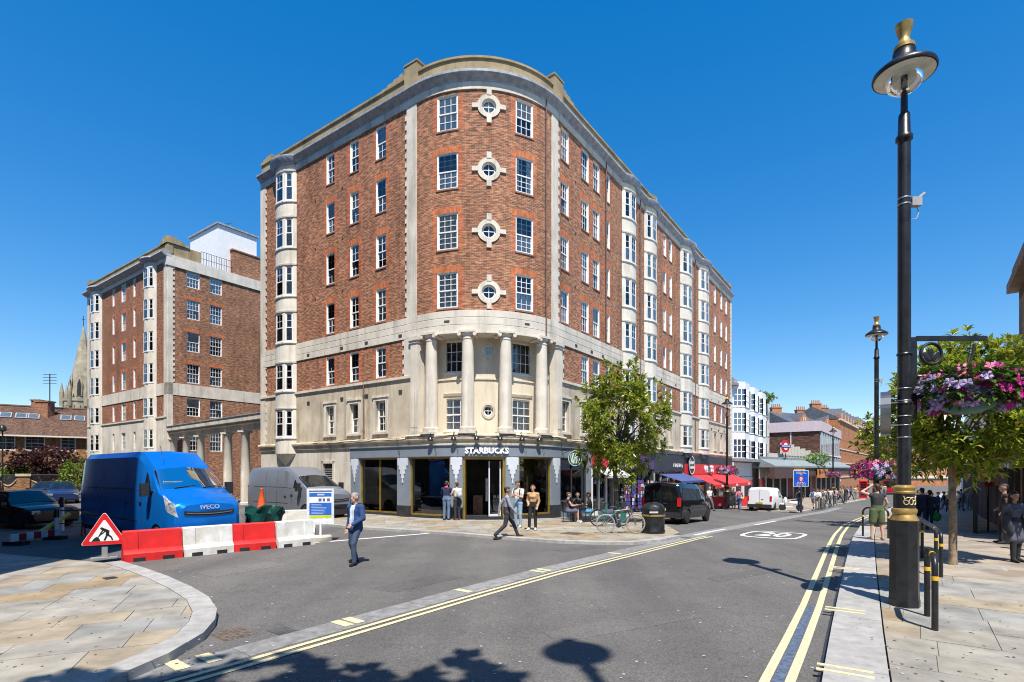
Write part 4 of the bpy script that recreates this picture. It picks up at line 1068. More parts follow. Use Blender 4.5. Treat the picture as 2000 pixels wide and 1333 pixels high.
# repairs, cracks, spots of chewing gum and litter on the surfaces
def asph_patch(name, k):
    m = ASPH.copy(); m.name = name; b_ = m.node_tree.nodes['Principled BSDF']; nt = m.node_tree; src = b_.inputs['Base Color'].links[0].from_socket
    h = nd(nt, 'ShaderNodeHueSaturation'); h.inputs['Value'].default_value = k; nt.links.new(src, h.inputs['Color']); nt.links.new(h.outputs[0], b_.inputs['Base Color']); return m
PD, PLT = asph_patch('dark asphalt repair', .88), asph_patch('pale asphalt repair', 1.08)
def quad_patch(pts, mt_, h=.005):
    b = MB(); P_ = [gp(u, v) for u, v in pts]; b.prism(ensure_ccw(P_), -.05, h, zf=g); b.build('road_repair', mt_, road)
quad_patch(((720, 1150), (860, 1122), (905, 1128), (770, 1158)), PD); quad_patch(((1060, 1235), (1330, 1190), (1372, 1206), (1090, 1256)), PLT); quad_patch(((1380, 1130), (1500, 1108), (1530, 1114), (1405, 1138)), PD); quad_patch(((380, 1120), (520, 1098), (560, 1104), (420, 1128)), PLT); quad_patch(((1080, 1075), (1160, 1066), (1185, 1069), (1100, 1079)), PD)
cr = random.Random(12)
b = MB()
for _ in range(420):
    pl = cr.random(); u, v = (cr.uniform(0, 420), cr.uniform(1110, 1333)) if pl < .3 else ((cr.uniform(1660, 2000), cr.uniform(1090, 1333)) if pl < .6 else (cr.uniform(450, 1600), cr.uniform(1060, 1333)))
    on = pl < .6; h = .097 if pl >= .3 else .119
    x, y = gp(u, v, h if on else 0); r = cr.uniform(.008, .022); b.add([(x + r * math.cos(a) * cr.uniform(.7, 1.2), y + r * math.sin(a), g(x, y) + (h if on else .0075)) for a in np.linspace(0, 5.6, 7)], [tuple(range(7))], 0 if on and cr.random() < .75 else 1)
tag(b.build('gum_spots', [mat('dark gum', (.12, .11, .1), .9), mat('pale gum', (.42, .41, .39), .9)], road), kind='stuff')
# ------------------------------------------------------------------ rear block of the same mansion, with the colonnade between
K2 = Vector((-28.6, 44.5)); LF = 18.4
b2 = thing('rear_mansion_block', 'red brick mansion block set back behind the blue van, white roof tower', 'building', (K2.x, K2.y, 0))
PA = Line(tuple(K2 + Vector(DL) * LF), tuple(K2)); PB = Line(tuple(K2), tuple(K2 + Vector(DR) * 26))
def tl(u):   # distance along PA from its left end at photo x = u
    k = (u - 1000) / 1047; t = (-28.6 - k * 44.5) / (.8163 + k * .5777); return LF - t
def tb_(u):
    k = (u - 1000) / 1047; return (k * 44.5 + 28.6) / (.5777 - k * .8163)
colA = [(tl(222), .5), (tl(241.5), .95), (tl(263), .5)]
bowA = [(tl(183) - .2, tl(199) + .1), (tl(286), tl(306))]
colB = [(tb_(377.5), 1.08), (tb_(422), 1.08)]
ed = [.5, bowA[0][0] - .05, bowA[0][1] + .05, bowA[1][0] - .05, bowA[1][1] + .05, LF - .6]
for z0, z1, fl in ((9.66, 19.76, FL), (6.86, 8.66, [F2])):
    for a, c in ((ed[0], ed[1]), (ed[2], ed[3]), (ed[4], ed[5])):
        b = MB(); H = [(s - w / 2, s + w / 2, f0, f1) for s, w in colA for f0, f1 in fl if a < s < c]
        ex = [q for s, w in colA if a < s < c for q in (s - w / 2 - .22, s + w / 2 + .22)]
        wall(b, PA, a, c, z0, z1, H, 0, .14, 0, lambda s, z: 1 if any(w / 2 < abs(s - q) < w / 2 + .22 for q, w in colA) and any(f0 - .02 < z < f1 + .28 for f0, f1 in fl) else (2 if any(abs(s - q) < w / 2 and f1 < z < f1 + .28 for q, w in colA for f0, f1 in fl[1:]) else 0), ex, [f1 + .28 for f0, f1 in fl[1:]] + [f0 - .02 for f0, f1 in fl], mrev=3); b.build('brick_wall', [BRICK2, JAMB, RUBBED, WHITE], b2)
fB = FL + [F2, (4.0, 5.75)]
H = [(s - w / 2, s + w / 2, f0, f1) for s, w in colB for f0, f1 in fB]
b = MB(); wall(b, PB, .4, 26, 9.66, 19.4, [h for h in H if h[2] > 9], 0, .14, 0, lambda s, z: 2 if any(abs(s - q) < w / 2 + .2 and f1 < z < f1 + .28 for q, w in colB for f0, f1 in FL[1:]) else 0, [s + k * (w / 2 + .2) for s, w in colB for k in (-1, 1)], [f1 + .28 for f0, f1 in FL[1:]], mrev=1)
b.build('brick_wall', [BRICK2, JAMB, RUBBED, WHITE], b2); b = MB(); wall(b, PB, .4, 26, -.5, 8.66, [h for h in H if h[2] < 9], 0, .14, 0, mrev=3)
b.build('brick_wall', [BRICK2, JAMB, RUBBED, WHITE], b2)
b = MB(); H = [(s - w / 2, s + w / 2, *F1) for s, w in colA]; wall(b, PA, 0, LF, -.5, 6.86, H, .02, .16, 0)
fbox(b, PA, 0, LF, .02, .1, 6.74, 6.86); fbox(b, PB, .0, 26, -.1, .04, 8.66, 9.66); fbox(b, PA, 0, LF, -.1, .05, 8.66, 9.66); fbox(b, PA, LF - .6, LF, -.1, .05, -.5, 19.76); fbox(b, PA, 0, .5, -.1, .05, -.5, 19.76)
fbox(b, PB, 0, .4, -.1, .04, -.5, 19.4)
for k in range(22):
    fbox(b, PB, .4, .55, -.1, .035, 9.75 + .45 * k, 9.975 + .45 * k)
b.build('stone_dressings', STONE, b2)
b = MB(); fbox(b, PB, -.1, 26, -.2, .1, 19.4, 20.3); fbox(b, PA, 0, LF, -.1, .06, 19.76, 20.1)
b.build('white_band', CREAM, b2)
b = MB(); sweep(b, PA, -.1, LF + .1, [(-.3, 20.1), (-.3, 20.56), (.45, 20.5), (.5, 20.36), (.3, 20.2), (.1, 20.1)]); b.build('cornice', LEAD, b2)
b = MB(); fbox(b, PA, 0, LF, -.45, -.05, 20.5, 21.3); fbox(b, PA, -.05, LF + .02, -.5, 0.02, 21.3, 21.4); fbox(b, PB, 0, 2.7, -.45, -.05, 20.3, 21.3)
for k in range(4): fbox(b, PA, LF - 1.5 + .3 * k, LF - .02 * k, -.6, .04 + .01 * k, 21.3, 21.5 + .12 * k); fbox(b, PB, .02 * k, 1.7 - .35 * k, -.6, .04 + .01 * k, 21.3, 21.5 + .12 * k)
for k in range(2): fbox(b, PA, .0, 1.2 - .3 * k, -.55, .04 + .01 * k, 21.3, 21.6 + .15 * k)
b.build('parapet', PARAPET, b2)
for a, c in bowA:
    A = Arc(PA, a, c, .5); L = A.L; H = []; cs = (L * .2, L * .5, L * .8); wd = (L * .18, L * .34, L * .18)
    for s, w in zip(cs, wd):
        for z0, z1 in FL + [F2, F1]: H.append((s - w / 2, s + w / 2, z0, z1))
    bb = MB(); wall(bb, A, 0, L, 2.5, 20.12, H, 0, .1); o = bb.build('bow_window', CREAM, b2)
    cp = MB(); sweep(cp, A, 0, L, [(-.4, 20.1), (-.4, 20.57), (.3, 20.5), (.34, 20.36), (.1, 20.1)]); cp.build('bow_cornice', LEAD, o)
    for s, w in zip(cs, wd):
        for z0, z1 in FL + [F2, F1]:
            frm, panes, cur = window_meshes(w, z1 - z0, 2 if w > .5 else 1, 2)
            link('sash_window', frm, o, (*A.p(s, -.04), z0), A.ang(s), True); link('curtain', cur[wr.choice([0, 1, 3, 4])], o, (*A.p(s, -.02), z0), A.ang(s), True)
            kk = ('p', round(w, 2), round(z1 - z0, 2))
            if kk not in WCACHE:
                pn = MB(); pn.add([(-w / 2 + .05, 0, .06), (w / 2 - .05, 0, .06), (w / 2 - .05, 0, z1 - z0 - .05), (-w / 2 + .05, 0, z1 - z0 - .05)], [(0, 1, 2, 3)]); WCACHE[kk] = pn.mesh('pane', GLASS)
            link('pane', WCACHE[kk], o, (*A.p(s, -.055), z0), A.ang(s), True)
for s, w in colA:
    for f0, f1 in FL + [F2, F1]: put_window(b2, PA, s, f0, w, f1 - f0, 3 if w > .8 else 1, 2)
for s, w in colB:
    for f0, f1 in fB: put_window(b2, PB, s, f0, w, f1 - f0, 4, 2)
# white tank house with railing, brick stair tower
WTANK = mat('white painted render', (.82, .82, .82), .7, var=.03)
def rel(u, y, z=0): x, y = at(u, y); return (x, y, z)
fr = Vector(PB.p(4.5, -.8)); ex, ey = Vector(DR), Vector(DL)
def obox(mb, o, l, w, z0, z1, m=0):
    c = [o, o + ex * l, o + ex * l + ey * w, o + ey * w]; mb.prism([(p.x, p.y) for p in c], z0, z1, m)
b = MB(); obox(b, fr, 3.6, 5.4, 19.5, 24.7); b.build('tank_house', WTANK, b2)
b = MB(); obox(b, fr - ex * .15 - ey * .15, 3.9, 5.7, 24.7, 24.85); b.build('tank_house_roof', LEAD, b2)
b = MB(); PT1 = Line(PB.p(5.6, -.35), PB.p(20, -.35)); PT0 = Line(PB.p(5.6, -4.5), PB.p(5.6, -.35)); wall(b, PT1, 0, PT1.L, 20.2, 22.6); wall(b, PT0, 0, PT0.L, 20.2, 22.6); fbox(b, PT1, -.1, PT1.L, -.4, .06, 22.6, 22.72); fbox(b, PT0, 0, PT0.L - .45, -.4, .06, 22.6, 22.72); b.build('stair_tower', BRICK2, b2)
b = MB()
for k in range(13): x, y = PB.p(2.8 + .22 * k, -.3); b.tube([(x, y, 20.3), (x, y, 21.5)], .02, 5)
for z in (20.9, 21.5): b.tube([(*PB.p(2.8, -.3), z), (*PB.p(5.5, -.3), z)], .02, 5)
x, y = PB.p(7, -4); b.tube([(x, y, 24.2), (x, y, 26.6)], .04, 6); 
for z in (26.5, 26.2, 25.8): b.tube([(x - .5, y, z), (x + .5, y, z)], .02, 5)
b.build('roof_railing', IRON, b2)
b = MB(); c = [K2 + Vector(DL) * LF, K2, K2 + Vector(DR) * 26, K2 + Vector(DR) * 26 + Vector(DL) * LF]; b.prism([(p.x, p.y) for p in [c[0] + Vector(DR) * .3 , c[1] + Vector(DR) * .3 + Vector(DL) * .3, c[2] + Vector(DL) * .3, c[3]]], 19.3, 20.3); b.build('roof', mat('grey roof felt', (.16, .16, .16), .9), b2)
b = MB(); ln = Line(tuple(c[3]), tuple(c[0])); wall(b, ln, 0, ln.L, -.5, 20.4); b.build('rear_wall', BRICK2, b2)
# colonnade
CA = K2 + Vector(DR) * .3; CB = Vector(MP.p(SL, -.5)); PC = Line(tuple(CA), tuple(CB))
cl = thing('colonnade', 'pale stone colonnade linking the two brick mansion blocks behind the vans', 'colonnade', (CA.x, CA.y, 0))
b = MB(); sweep(b, PC, 0, PC.L, [(-.4, 5.0), (-.4, 5.95), (.35, 5.95), (.35, 5.6), (.2, 5.56), (.2, 5.5), (.26, 5.46), (.26, 5.42), (.05, 5.38), (.05, 5.0)]); b.build('entablature', STONE, cl)
b = MB(); fbox(b, PC, 0, PC.L, -.45, .4, 5.95, 6.0); b.build('coping', LEAD, cl)
cq = MB(); cq.lathe([(.36, 0), (.36, .15), (.3, .2), (.3, 2.0), (.26, 4.75), (.3, 4.8), (.34, 4.9)], 18); cq.box(-.36, .36, -.36, .36, 4.9, 5.0); cqm = cq.mesh('column', STONE, 40)
def tcx(u):
    k = (u - 1000) / 1047; return (PC.A.x - k * PC.A.y) / (k * PC.t.y - PC.t.x)
for u in (335, 360, 388, 441, 475): link('column', cqm, cl, (*PC.p(tcx(u), -.15), 0), 0, True)
# ------------------------------------------------------------------ brick house with tiled roof on the far left
TILE = brick_mat('brown clay tiles', (.19, .115, .08), (.13, .083, .06), (.08, .057, .043), w=.2, h=.12, ms=.008, var=.4)
YB = brick_mat('tan stock brick', (.42, .22, .09), (.30, .14, .065), (.36, .27, .18), var=.35)
HA, HB = Vector(at(-80, 57)), Vector(at(186, 64)); PH = Line(tuple(HA), tuple(HB))
hs_ = thing('brick_house', 'low tan brick house with big brown tiled roof and skylights behind the purple tree', 'house', (HA.x, HA.y, 0))
def sH(u):
    k = (u - 1000) / 1047; return (PH.A.x - k * PH.A.y) / (k * PH.t.y - PH.t.x)
wup = [(-8, 30), (48, 88), (118, 148), (168, 180)]
Hs = [(sH(a), sH(c), 4.6, 6.25) for a, c in wup] + [(sH(a), sH(c), 1.2, 3.2) for a, c in ((-5, 10), (15, 27), (60, 75), (140, 148))]
b = MB(); wall(b, PH, 0, PH.L, -.3, 6.5, Hs, 0, .12); b.build('brick_wall', YB, hs_)
for a, c, z0, z1 in Hs: put_window(hs_, PH, (a + c) / 2, z0, c - a, z1 - z0, max(2, int((c - a) / .55)), 2, -.05, choice=0)
nH = Vector((PH.n.x, PH.n.y)); RB = 7.0
b = MB(); e0, e1 = Vector(PH.p(-.5, .5)), Vector(PH.p(PH.L + 3, .5)); r0, r1 = e0 - nH * RB, e1 - nH * RB
uvq = [[(0, 0), (PH.L + 3, 0), (PH.L + 3, 8), (0, 8)]]
b.add([(e0.x, e0.y, 6.35), (e1.x, e1.y, 6.35), (r1.x, r1.y, 10.1), (r0.x, r0.y, 10.1)], [(0, 1, 2, 3)], 0, uvq)
b.add([(e0.x, e0.y, 6.2), (e1.x, e1.y, 6.2), (e1.x, e1.y, 6.35), (e0.x, e0.y, 6.35)], [(0, 1, 2, 3)], 0, uvq)
q0, q1 = r0 - nH * RB, r1 - nH * RB
b.add([(r0.x, r0.y, 10.1), (r1.x, r1.y, 10.1), (q1.x, q1.y, 6.35), (q0.x, q0.y, 6.35)], [(0, 1, 2, 3)], 0, uvq)
rf = b.build('roof', TILE, hs_)
b = MB(); fbox(b, PH, -.5, PH.L + 3, .42, .62, 6.12, 6.3); b.build('gutter', CREAM, hs_)
b = MB(); b.tube([(r0.x, r0.y, 10.12), (r1.x, r1.y, 10.12)], .16, 6); b.build('ridge_tiles', mat('dark ridge tile', (.12, .07, .05), .8), rf)
def on_roof(u, f):
    s = sH(u); p = Vector(PH.p(s, .5)) - nH * (RB * f); return p.x, p.y, 6.35 + 3.75 * f
for u in (2, 34, 60, 126, 154):
    x, y, z = on_roof(u, .62); b = MB(); T = Matrix.Translation((x, y, z + .08)) @ Matrix.Rotation(PH.ang(0), 4, 'Z') @ Matrix.Rotation(math.atan2(3.75, RB), 4, 'X')
    b.box(-.52, .52, -.7, .7, -.05, .06, 0, T); b.box(-.42, .42, -.58, .58, .06, .07, 1, T); b.build('skylight', [LEAD, mat('dark skylight glass', (.1, .13, .15), .08, var=.2)], rf)
b = MB()
for u, f, sz in ((82, .72, .75), (66, .95, .45)): x, y, z = on_roof(u, f); b.box(x - sz, x + sz, y - .5, y + .5, z - .5, z + 2.0 * sz); b.box(x - sz - .1, x + sz + .1, y - .6, y + .6, z + 2.0 * sz, z + 2.0 * sz + .15)
b.build('chimney', BRICK2, rf)
b = MB(); x, y, z = on_roof(92, .72); b.tube([(x, y, z), (x, y, z + 5)], .06, 5)
for k in range(4): b.tube([(x - .8, y, z + 4.9 - .35 * k), (x + .8, y, z + 4.9 - .35 * k)], .03, 5)
b.build('aerial', IRON, rf)
# ------------------------------------------------------------------ church spire
cs0 = Vector(at(163, 125)); sp = thing('church_spire', 'tall pale stone church spire rising behind the rear mansion block', 'church', (cs0.x, cs0.y, 0))
SPS = mat('old grey spire stone', (.33, .285, .2), .9, var=.25, scale=.6, bump=.3, bscale=6)
b = MB(); b.lathe([(3.9, 15), (3.9, 18.0), (4.1, 18.2), (4.1, 18.9), (3.4, 19)], 8, (cs0.x, cs0.y, 0)); b.lathe([(2.9, 19), (2.35, 24), (.1, 36.0)], 8, (cs0.x, cs0.y, 0)); b.box(cs0.x - 4.2, cs0.x + 4.2, cs0.y - 4.2, cs0.y + 4.2, 0, 15)
b.build('spire', SPS, sp)
for k in range(8):
    a = 2 * math.pi * k / 8; q = MB(); px, py = cs0.x + 3.9 * math.cos(a), cs0.y + 3.9 * math.sin(a); q.lathe([(.45, 17), (.45, 20.2), (.05, 22.4)], 6, (px, py, 0)); q.build('pinnacle', SPS, sp)
for k in range(8):
    a = 2 * math.pi * (k + .5) / 8; T = Matrix.Translation((cs0.x, cs0.y, 0)) @ Matrix.Rotation(a, 4, 'Z')
    q = MB()
    q.add([T @ Vector(v) for v in ((2.9, -.6, 19.4), (2.9, .6, 19.4), (2.65, .6, 22.6), (2.3, 0, 24.6), (2.65, -.6, 22.6))], [(0, 1, 2, 3, 4)], 0); q.add([T @ Vector(v) for v in ((3.0, -.35, 19.6), (3.0, .35, 19.6), (2.75, .35, 22.2), (2.6, 0, 23.4), (2.75, -.35, 22.2))], [(0, 1, 2, 3, 4)], 1)
    q.add([T @ Vector(v) for v in ((3.7, -.6, 15.4), (3.7, .6, 15.4), (3.7, .6, 17.2), (3.7, 0, 17.8), (3.7, -.6, 17.2))], [(0, 1, 2, 3, 4)], 1)
    q.build('lancet', [SPS, DARK], sp)
b = MB(); b.tube([(cs0.x, cs0.y, 36), (cs0.x, cs0.y, 38.4)], .07, 5); b.tube([(cs0.x - .4, cs0.y, 37.6), (cs0.x + .4, cs0.y, 37.6)], .05, 5); b.build('cross', IRON, sp)
# ------------------------------------------------------------------ garden wall with piers and drooping coping, railings
GA, GB = Vector(at(-60, 42)), Vector(at(172, 47)); PG = Line(tuple(GA), tuple(GB))
gw = thing('garden_wall', 'orange brick garden wall with swooping coping and railings at the end of the side street', 'wall', (GA.x, GA.y, 0))
def sG(u):
    k = (u - 1000) / 1047; return (PG.A.x - k * PG.A.y) / (k * PG.t.y - PG.t.x)
pr_s = [sG(u) for u in (-15, 45, 140)]
b = MB(); cpn = MB(); rl = MB()
for i in range(len(pr_s) - 1):
    a, c = pr_s[i] + .4, pr_s[i + 1] - .4; S = np.linspace(a, c, 13)
    def zt(s): return 1.55 - .5 * math.sin(math.pi * (s - a) / (c - a))
    for k in range(12): 
        s0_, s1_ = S[k], S[k + 1]; z0_, z1_ = zt(s0_), zt(s1_)
        for d in (0, -.22): b.add([(*PG.p(s0_, d), -.1), (*PG.p(s1_, d), -.1), (*PG.p(s1_, d), z1_), (*PG.p(s0_, d), z0_)], [(0, 1, 2, 3)], 0, [[(s0_, 0), (s1_, 0), (s1_, z1_), (s0_, z0_)]])
        vs = [(*PG.p(s, d), z + h) for s, z in ((s0_, z0_), (s1_, z1_)) for d, h in ((.06, 0), (.06, .1), (-.28, .1), (-.28, 0))]
        cpn.add(vs, [(0, 1, 5, 4), (1, 2, 6, 5), (2, 3, 7, 6), (3, 0, 4, 7)])
        for j in range(3): s = s0_ + (s1_ - s0_) * j / 3; x, y = PG.p(s, -.12); rl.tube([(x, y, zt(s)), (x, y, 1.95)], .015, 4)
    rl.tube([(*PG.p(a, -.12), 1.95), (*PG.p(c, -.12), 1.95)], .03, 5)
b.build('brick_wall', YB, gw); cpn.build('coping', STONE_D, gw); rl.build('railing', IRON, gw)
for s in pr_s:
    q = MB(); fbox(q, PG, s - .4, s + .4, -.45, .15, -.1, 1.85, 0); fbox(q, PG, s - .48, s + .48, -.52, .22, 1.85, 2.05, 1); q.build('pier', [YB, STONE_D], gw)
# ------------------------------------------------------------------ tall building just out of view on the left: its shade falls across the side street
KX = Vector((-10.2, 6.9)); lb = thing('corner_building', 'tall brick corner building left of the view, across the side street, casting the shade', 'building', (KX.x, KX.y, 0))
b = MB(); PL1 = Line(tuple(KX), tuple(KX + Vector(DL) * 64)); PL2 = Line(tuple(KX - Vector(DR) * 16), tuple(KX))
hz_ = [(s, s + 1.1, 3.2 + 3 * k, 4.9 + 3 * k) for s in (2, 5, 8, 11, 14, 17, 20) for k in range(7)]
wall(b, PL1, 0, 64, -.1, 25, hz_, 0, .15); wall(b, PL2, 0, 16, -.1, 25, [h for h in hz_ if h[1] < 15], 0, .15)
q = [KX, KX - Vector(DR) * 16, KX - Vector(DR) * 16 + Vector(DL) * 64, KX + Vector(DL) * 64]; b.prism([(p.x, p.y) for p in [q[0] + Vector(DL) * .3 - Vector(DR) * .3, q[1], q[2], q[3]]], 24.0, 25.1)
b.build('brick_wall', brick_mat('darkened brick', (.13, .05, .03), (.07, .03, .022), (.1, .08, .07)), lb);  # brick colour darkened so the blue van's shaded side mirrors less light
for s, s1, z0, z1 in hz_: put_window(lb, PL1, s + .55, z0, 1.1, z1 - z0, 2, 2, choice=0)
OBA = Vector((5.2, -5.0)); ob = thing('opposite_terrace', 'tall stone and brick terrace behind the camera, mirrored in the windows', 'terrace', (OBA.x, OBA.y, 0)); POB = Line(tuple(OBA), tuple(OBA + Vector((-.6, -.8)) * 44)); POE = Line(tuple(OBA + Vector((.8, -.6)) * 30), tuple(OBA))
hz_ = [(s, s + 1.2, z, z + 1.9) for s in range(2, 42, 3) for z in (4, 7.2, 10.4)]
b = MB(); wall(b, POB, 0, 44, -.1, 14, hz_, 0, .2); b.build('brick_wall', BRICK2, ob)
b = MB(); wall(b, POE, 0, 30, -.1, 14, [h for h in hz_ if h[1] < 29], 0, .2); b.build('brick_wall', BRICK2, ob)
b = MB(); b.prism([tuple(OBA + Vector((.2, -.5))), tuple(OBA + Vector((-.6, -.8)) * 43), tuple(OBA + Vector((-.6, -.8)) * 43 + Vector((.8, -.6)) * 28), tuple(OBA + Vector((.8, -.6)) * 28)], 13.2, 14.1); b.build('roof', mat('grey roof felt', (.16, .16, .16), .9), ob)
# ------------------------------------------------------------------ white bay-windowed building beyond the block
W0, W1 = Vector(MP.p(SE + .2, .0)), Vector(MP.p(SE + 17.8, .0)); PW = Line(tuple(W0), tuple(W1))
wb_ = thing('white_bay_building', 'white rendered building with faceted bay windows beyond the brick block', 'building', (W0.x, W0.y, -1.2))
WREN = mat('white stucco', (.76, .77, .78), .6, var=.04, streak=.25)
BLUEG = glass_mat('bluish window glass', (.7, .8, .9), 1.6, 0, .2)
b = MB(); wall(b, PW, 0, PW.L, -1.6, 11.2); b.build('wall', WREN, wb_)
b = MB(); fbox(b, PW, -.1, PW.L, -.4, .5, 11.2, 11.5); fbox(b, PW, 0, PW.L, -.6, .1, 11.5, 12.0); fbox(b, PW, 0, PW.L, -.1, 1.1, 3.3, 3.6); fbox(b, PW, PW.L - 3.2, PW.L, -.1, .6, 3.6, 11.2, 1)
b.build('cornice', [mat('grey slate coping', (.26, .27, .3), .7), STONE], wb_)
for k in range(3):
    s0 = .6 + 4.6 * k
    for z0 in (3.6, 6.4, 9.0):
        h = 2.0 if z0 < 9 else 1.9
        q = MB(); pts = [(s0, 0), (s0 + .9, 1.0), (s0 + 3.1, 1.0), (s0 + 4.0, 0)]
        def P3(s, d, z): x, y = PW.p(s, d); return (x, y, z)
        for (sa, da), (sb, db) in zip(pts[:-1], pts[1:]):
            q.add([P3(sa, da, z0 + h), P3(sb, db, z0 + h), P3(sb, db, z0 + h + .75), P3(sa, da, z0 + h + .75)], [(0, 1, 2, 3)])
        q.add([P3(s, d, z0 + h) for s, d in pts], [(0, 1, 2, 3)]); q.add([P3(s, d, z0 + h + .75) for s, d in pts], [(0, 1, 2, 3)]); q.add([P3(s, d, z0) for s, d in pts], [(0, 1, 2, 3)])
        for (sa, da), (sb, db) in zip(pts[:-1], pts[1:]):
            nb = 4 if sb - sa > 1.5 else 3
            for i in range(nb + 1):
                f = i / nb; x, y = PW.p(sa + (sb - sa) * f, da + (db - da) * f + .02); q.box(x - .05, x + .05, y - .05, y + .05, z0, z0 + h)
            for zz in (z0 + .03, z0 + h * .35, z0 + h * .68):
                A_, B_ = P3(sa, da + .02, zz), P3(sb, db + .02, zz); q.tube([A_, B_], .045, 4)
        o = q.build('bay_window', WREN, wb_)
        p = MB()
        for (sa, da), (sb, db) in zip(pts[:-1], pts[1:]): p.add([P3(sa, da - .02, z0), P3(sb, db - .02, z0), P3(sb, db - .02, z0 + h), P3(sa, da - .02, z0 + h)], [(0, 1, 2, 3)])
        p.build('pane', BLUEG, o)
for z0 in (4.2, 6.8, 9.2):
    for s in (PW.L - 2.3, PW.L - .9): put_window(wb_, PW, s, z0, .8, 1.6, 2, 2, .61, choice=0)
b = MB(); back_ = Vector(DL) * 10
for A_, B_ in ((W1, W1 + back_), (W1 + back_, W0 + back_)): ln = Line(tuple(A_), tuple(B_)); wall(b, ln, 0, ln.L, -1.6, 11.9)
b.prism([(p.x, p.y) for p in (W0, W1, W1 + back_, W0 + back_)], 11.0, 11.4); b.build('rear_wall', WREN, wb_)
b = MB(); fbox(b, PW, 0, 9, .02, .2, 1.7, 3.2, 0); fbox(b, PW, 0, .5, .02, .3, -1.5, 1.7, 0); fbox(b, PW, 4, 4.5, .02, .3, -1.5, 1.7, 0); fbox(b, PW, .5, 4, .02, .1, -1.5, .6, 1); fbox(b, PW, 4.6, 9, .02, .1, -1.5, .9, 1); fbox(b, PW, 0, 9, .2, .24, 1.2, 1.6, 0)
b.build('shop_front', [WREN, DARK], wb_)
# ------------------------------------------------------------------ station row: low parade, canopy, signs
Q0 = Vector(PW.p(9.2, .9)); Q1 = Vector((52.5, 86.0)); PS = Line(tuple(Q0), tuple(Q1))
st = thing('station_parade', 'low station parade with grey canopy, brown fascia and pale lettered parapet', 'building', (Q0.x, Q0.y, -1.3))
CANO = mat('grey green canopy sheet', (.25, .28, .28), .6, var=.12, scale=3, streak=.4); BRN = mat('brown fascia', (.09, .05, .045), .6)
b = MB(); wall(b, PS, 0, PS.L, -2, 3.0, (), 0); b.build('wall', mat('parade wall', (.4, .37, .32), .8, var=.2), st)
b = MB(); sweep(b, PS, 0, PS.L, [(-.5, 2.9), (-.5, 4.0), (.1, 4.0), (.1, 3.7), (1.8, 2.9), (1.8, 2.7), (.1, 2.7)]); b.build('canopy', CANO, st)
b = MB(); fbox(b, PS, 0, 9, 1.2, 1.75, 1.4, 2.7, 0); fbox(b, PS, 9, PS.L, .6, 1.6, 1.7, 2.7, 0); b.build('fascia', BRN, st)
b = MB(); k = 0
fbox(b, PS, 4, 24, -.6, -.3, 4.0, 4.5)
for j in range(10): fbox(b, PS, 8.4 + 1.15 * j, 9.3 + 1.15 * j, -.5, -.2, 4.3, 5.9 + .2 * (j % 2) - .1 * j)
b.build('parapet', mat('pale terracotta', (.6, .54, .44), .8, var=.12), st)
for s0, s1, mt_, nm in ((6.3, 10.3, mat('yellow shop sign', (.75, .4, .02), .5), 3), (15.5, 20, mat('orange shop sign', (.6, .2, .04), .5), 5)):
    q = MB(); fbox(q, PS, s0, s1, 1.8, 1.9, 1.35, 2.55); o = q.build('shop_sign', mt_, st); strokes(PS, s0 + .5, s1 - .5, 1.9, .4, 1.9, nm).build('lettering', LETTER if nm == 3 else BLKP, o)
rg = random.Random(2)
for k in range(14):
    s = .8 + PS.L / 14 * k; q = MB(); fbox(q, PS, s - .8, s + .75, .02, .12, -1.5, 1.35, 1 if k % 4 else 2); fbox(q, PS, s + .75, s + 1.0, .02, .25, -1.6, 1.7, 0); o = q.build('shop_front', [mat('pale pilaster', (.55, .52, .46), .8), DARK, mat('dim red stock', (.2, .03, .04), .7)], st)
b = MB()
for c_ in range(5):
    s = 6 + 2.7 * c_; x, y = PS.p(s, -.4)
b = MB(); b.prism([(p[0], p[1]) for p in (PS.p(0, 0), PS.p(PS.L, 0), PS.p(PS.L, -9), PS.p(0, -9))], 2.6, 3.6); b.build('roof', CANO, st)
# plant on the canopy
# underground roundel
x, y = PS.p(7.6, .4); rd = thing('station_roundel', 'red ring and blue bar station sign standing above the parade roof', 'sign', (x, y, 4.0)); nv = (PS.n.x - .3, PS.n.y)
RR = mat('roundel red', (.6, .01, .02), .4); RBL = mat('roundel blue', (.01, .03, .28), .4)
q = MB(); disc(q, x, y, 5.4, .47, .78, nv, .06); q.build('ring', RR, rd)
q = MB(); disc(q, x, y, 5.4, .001, .48, nv, .04); q.build('backing', WHITE, rd)
d_ = Vector((*nv, 0)).normalized(); t_ = Vector((-d_.y, d_.x, 0)); M4 = Matrix((t_, -d_, Vector((0, 0, 1)))).transposed().to_4x4(); M4.translation = Vector((x, y, 5.4))
q = MB(); q.box(-.98, .98, -.09, .09, -.17, .17, 0, M4); q.build('bar', RBL, rd)
text_on('lettering', 'UNDERGROUND', .22, WHITE, rd, Vector((0, 0, 1.4)) + d_ * .1, t_, (0, 0, 1), .004, .004)
q = MB(); q.tube([(x, y, 3.9), (x, y, 4.5)], .07, 6); q.build('post', IRON, rd)
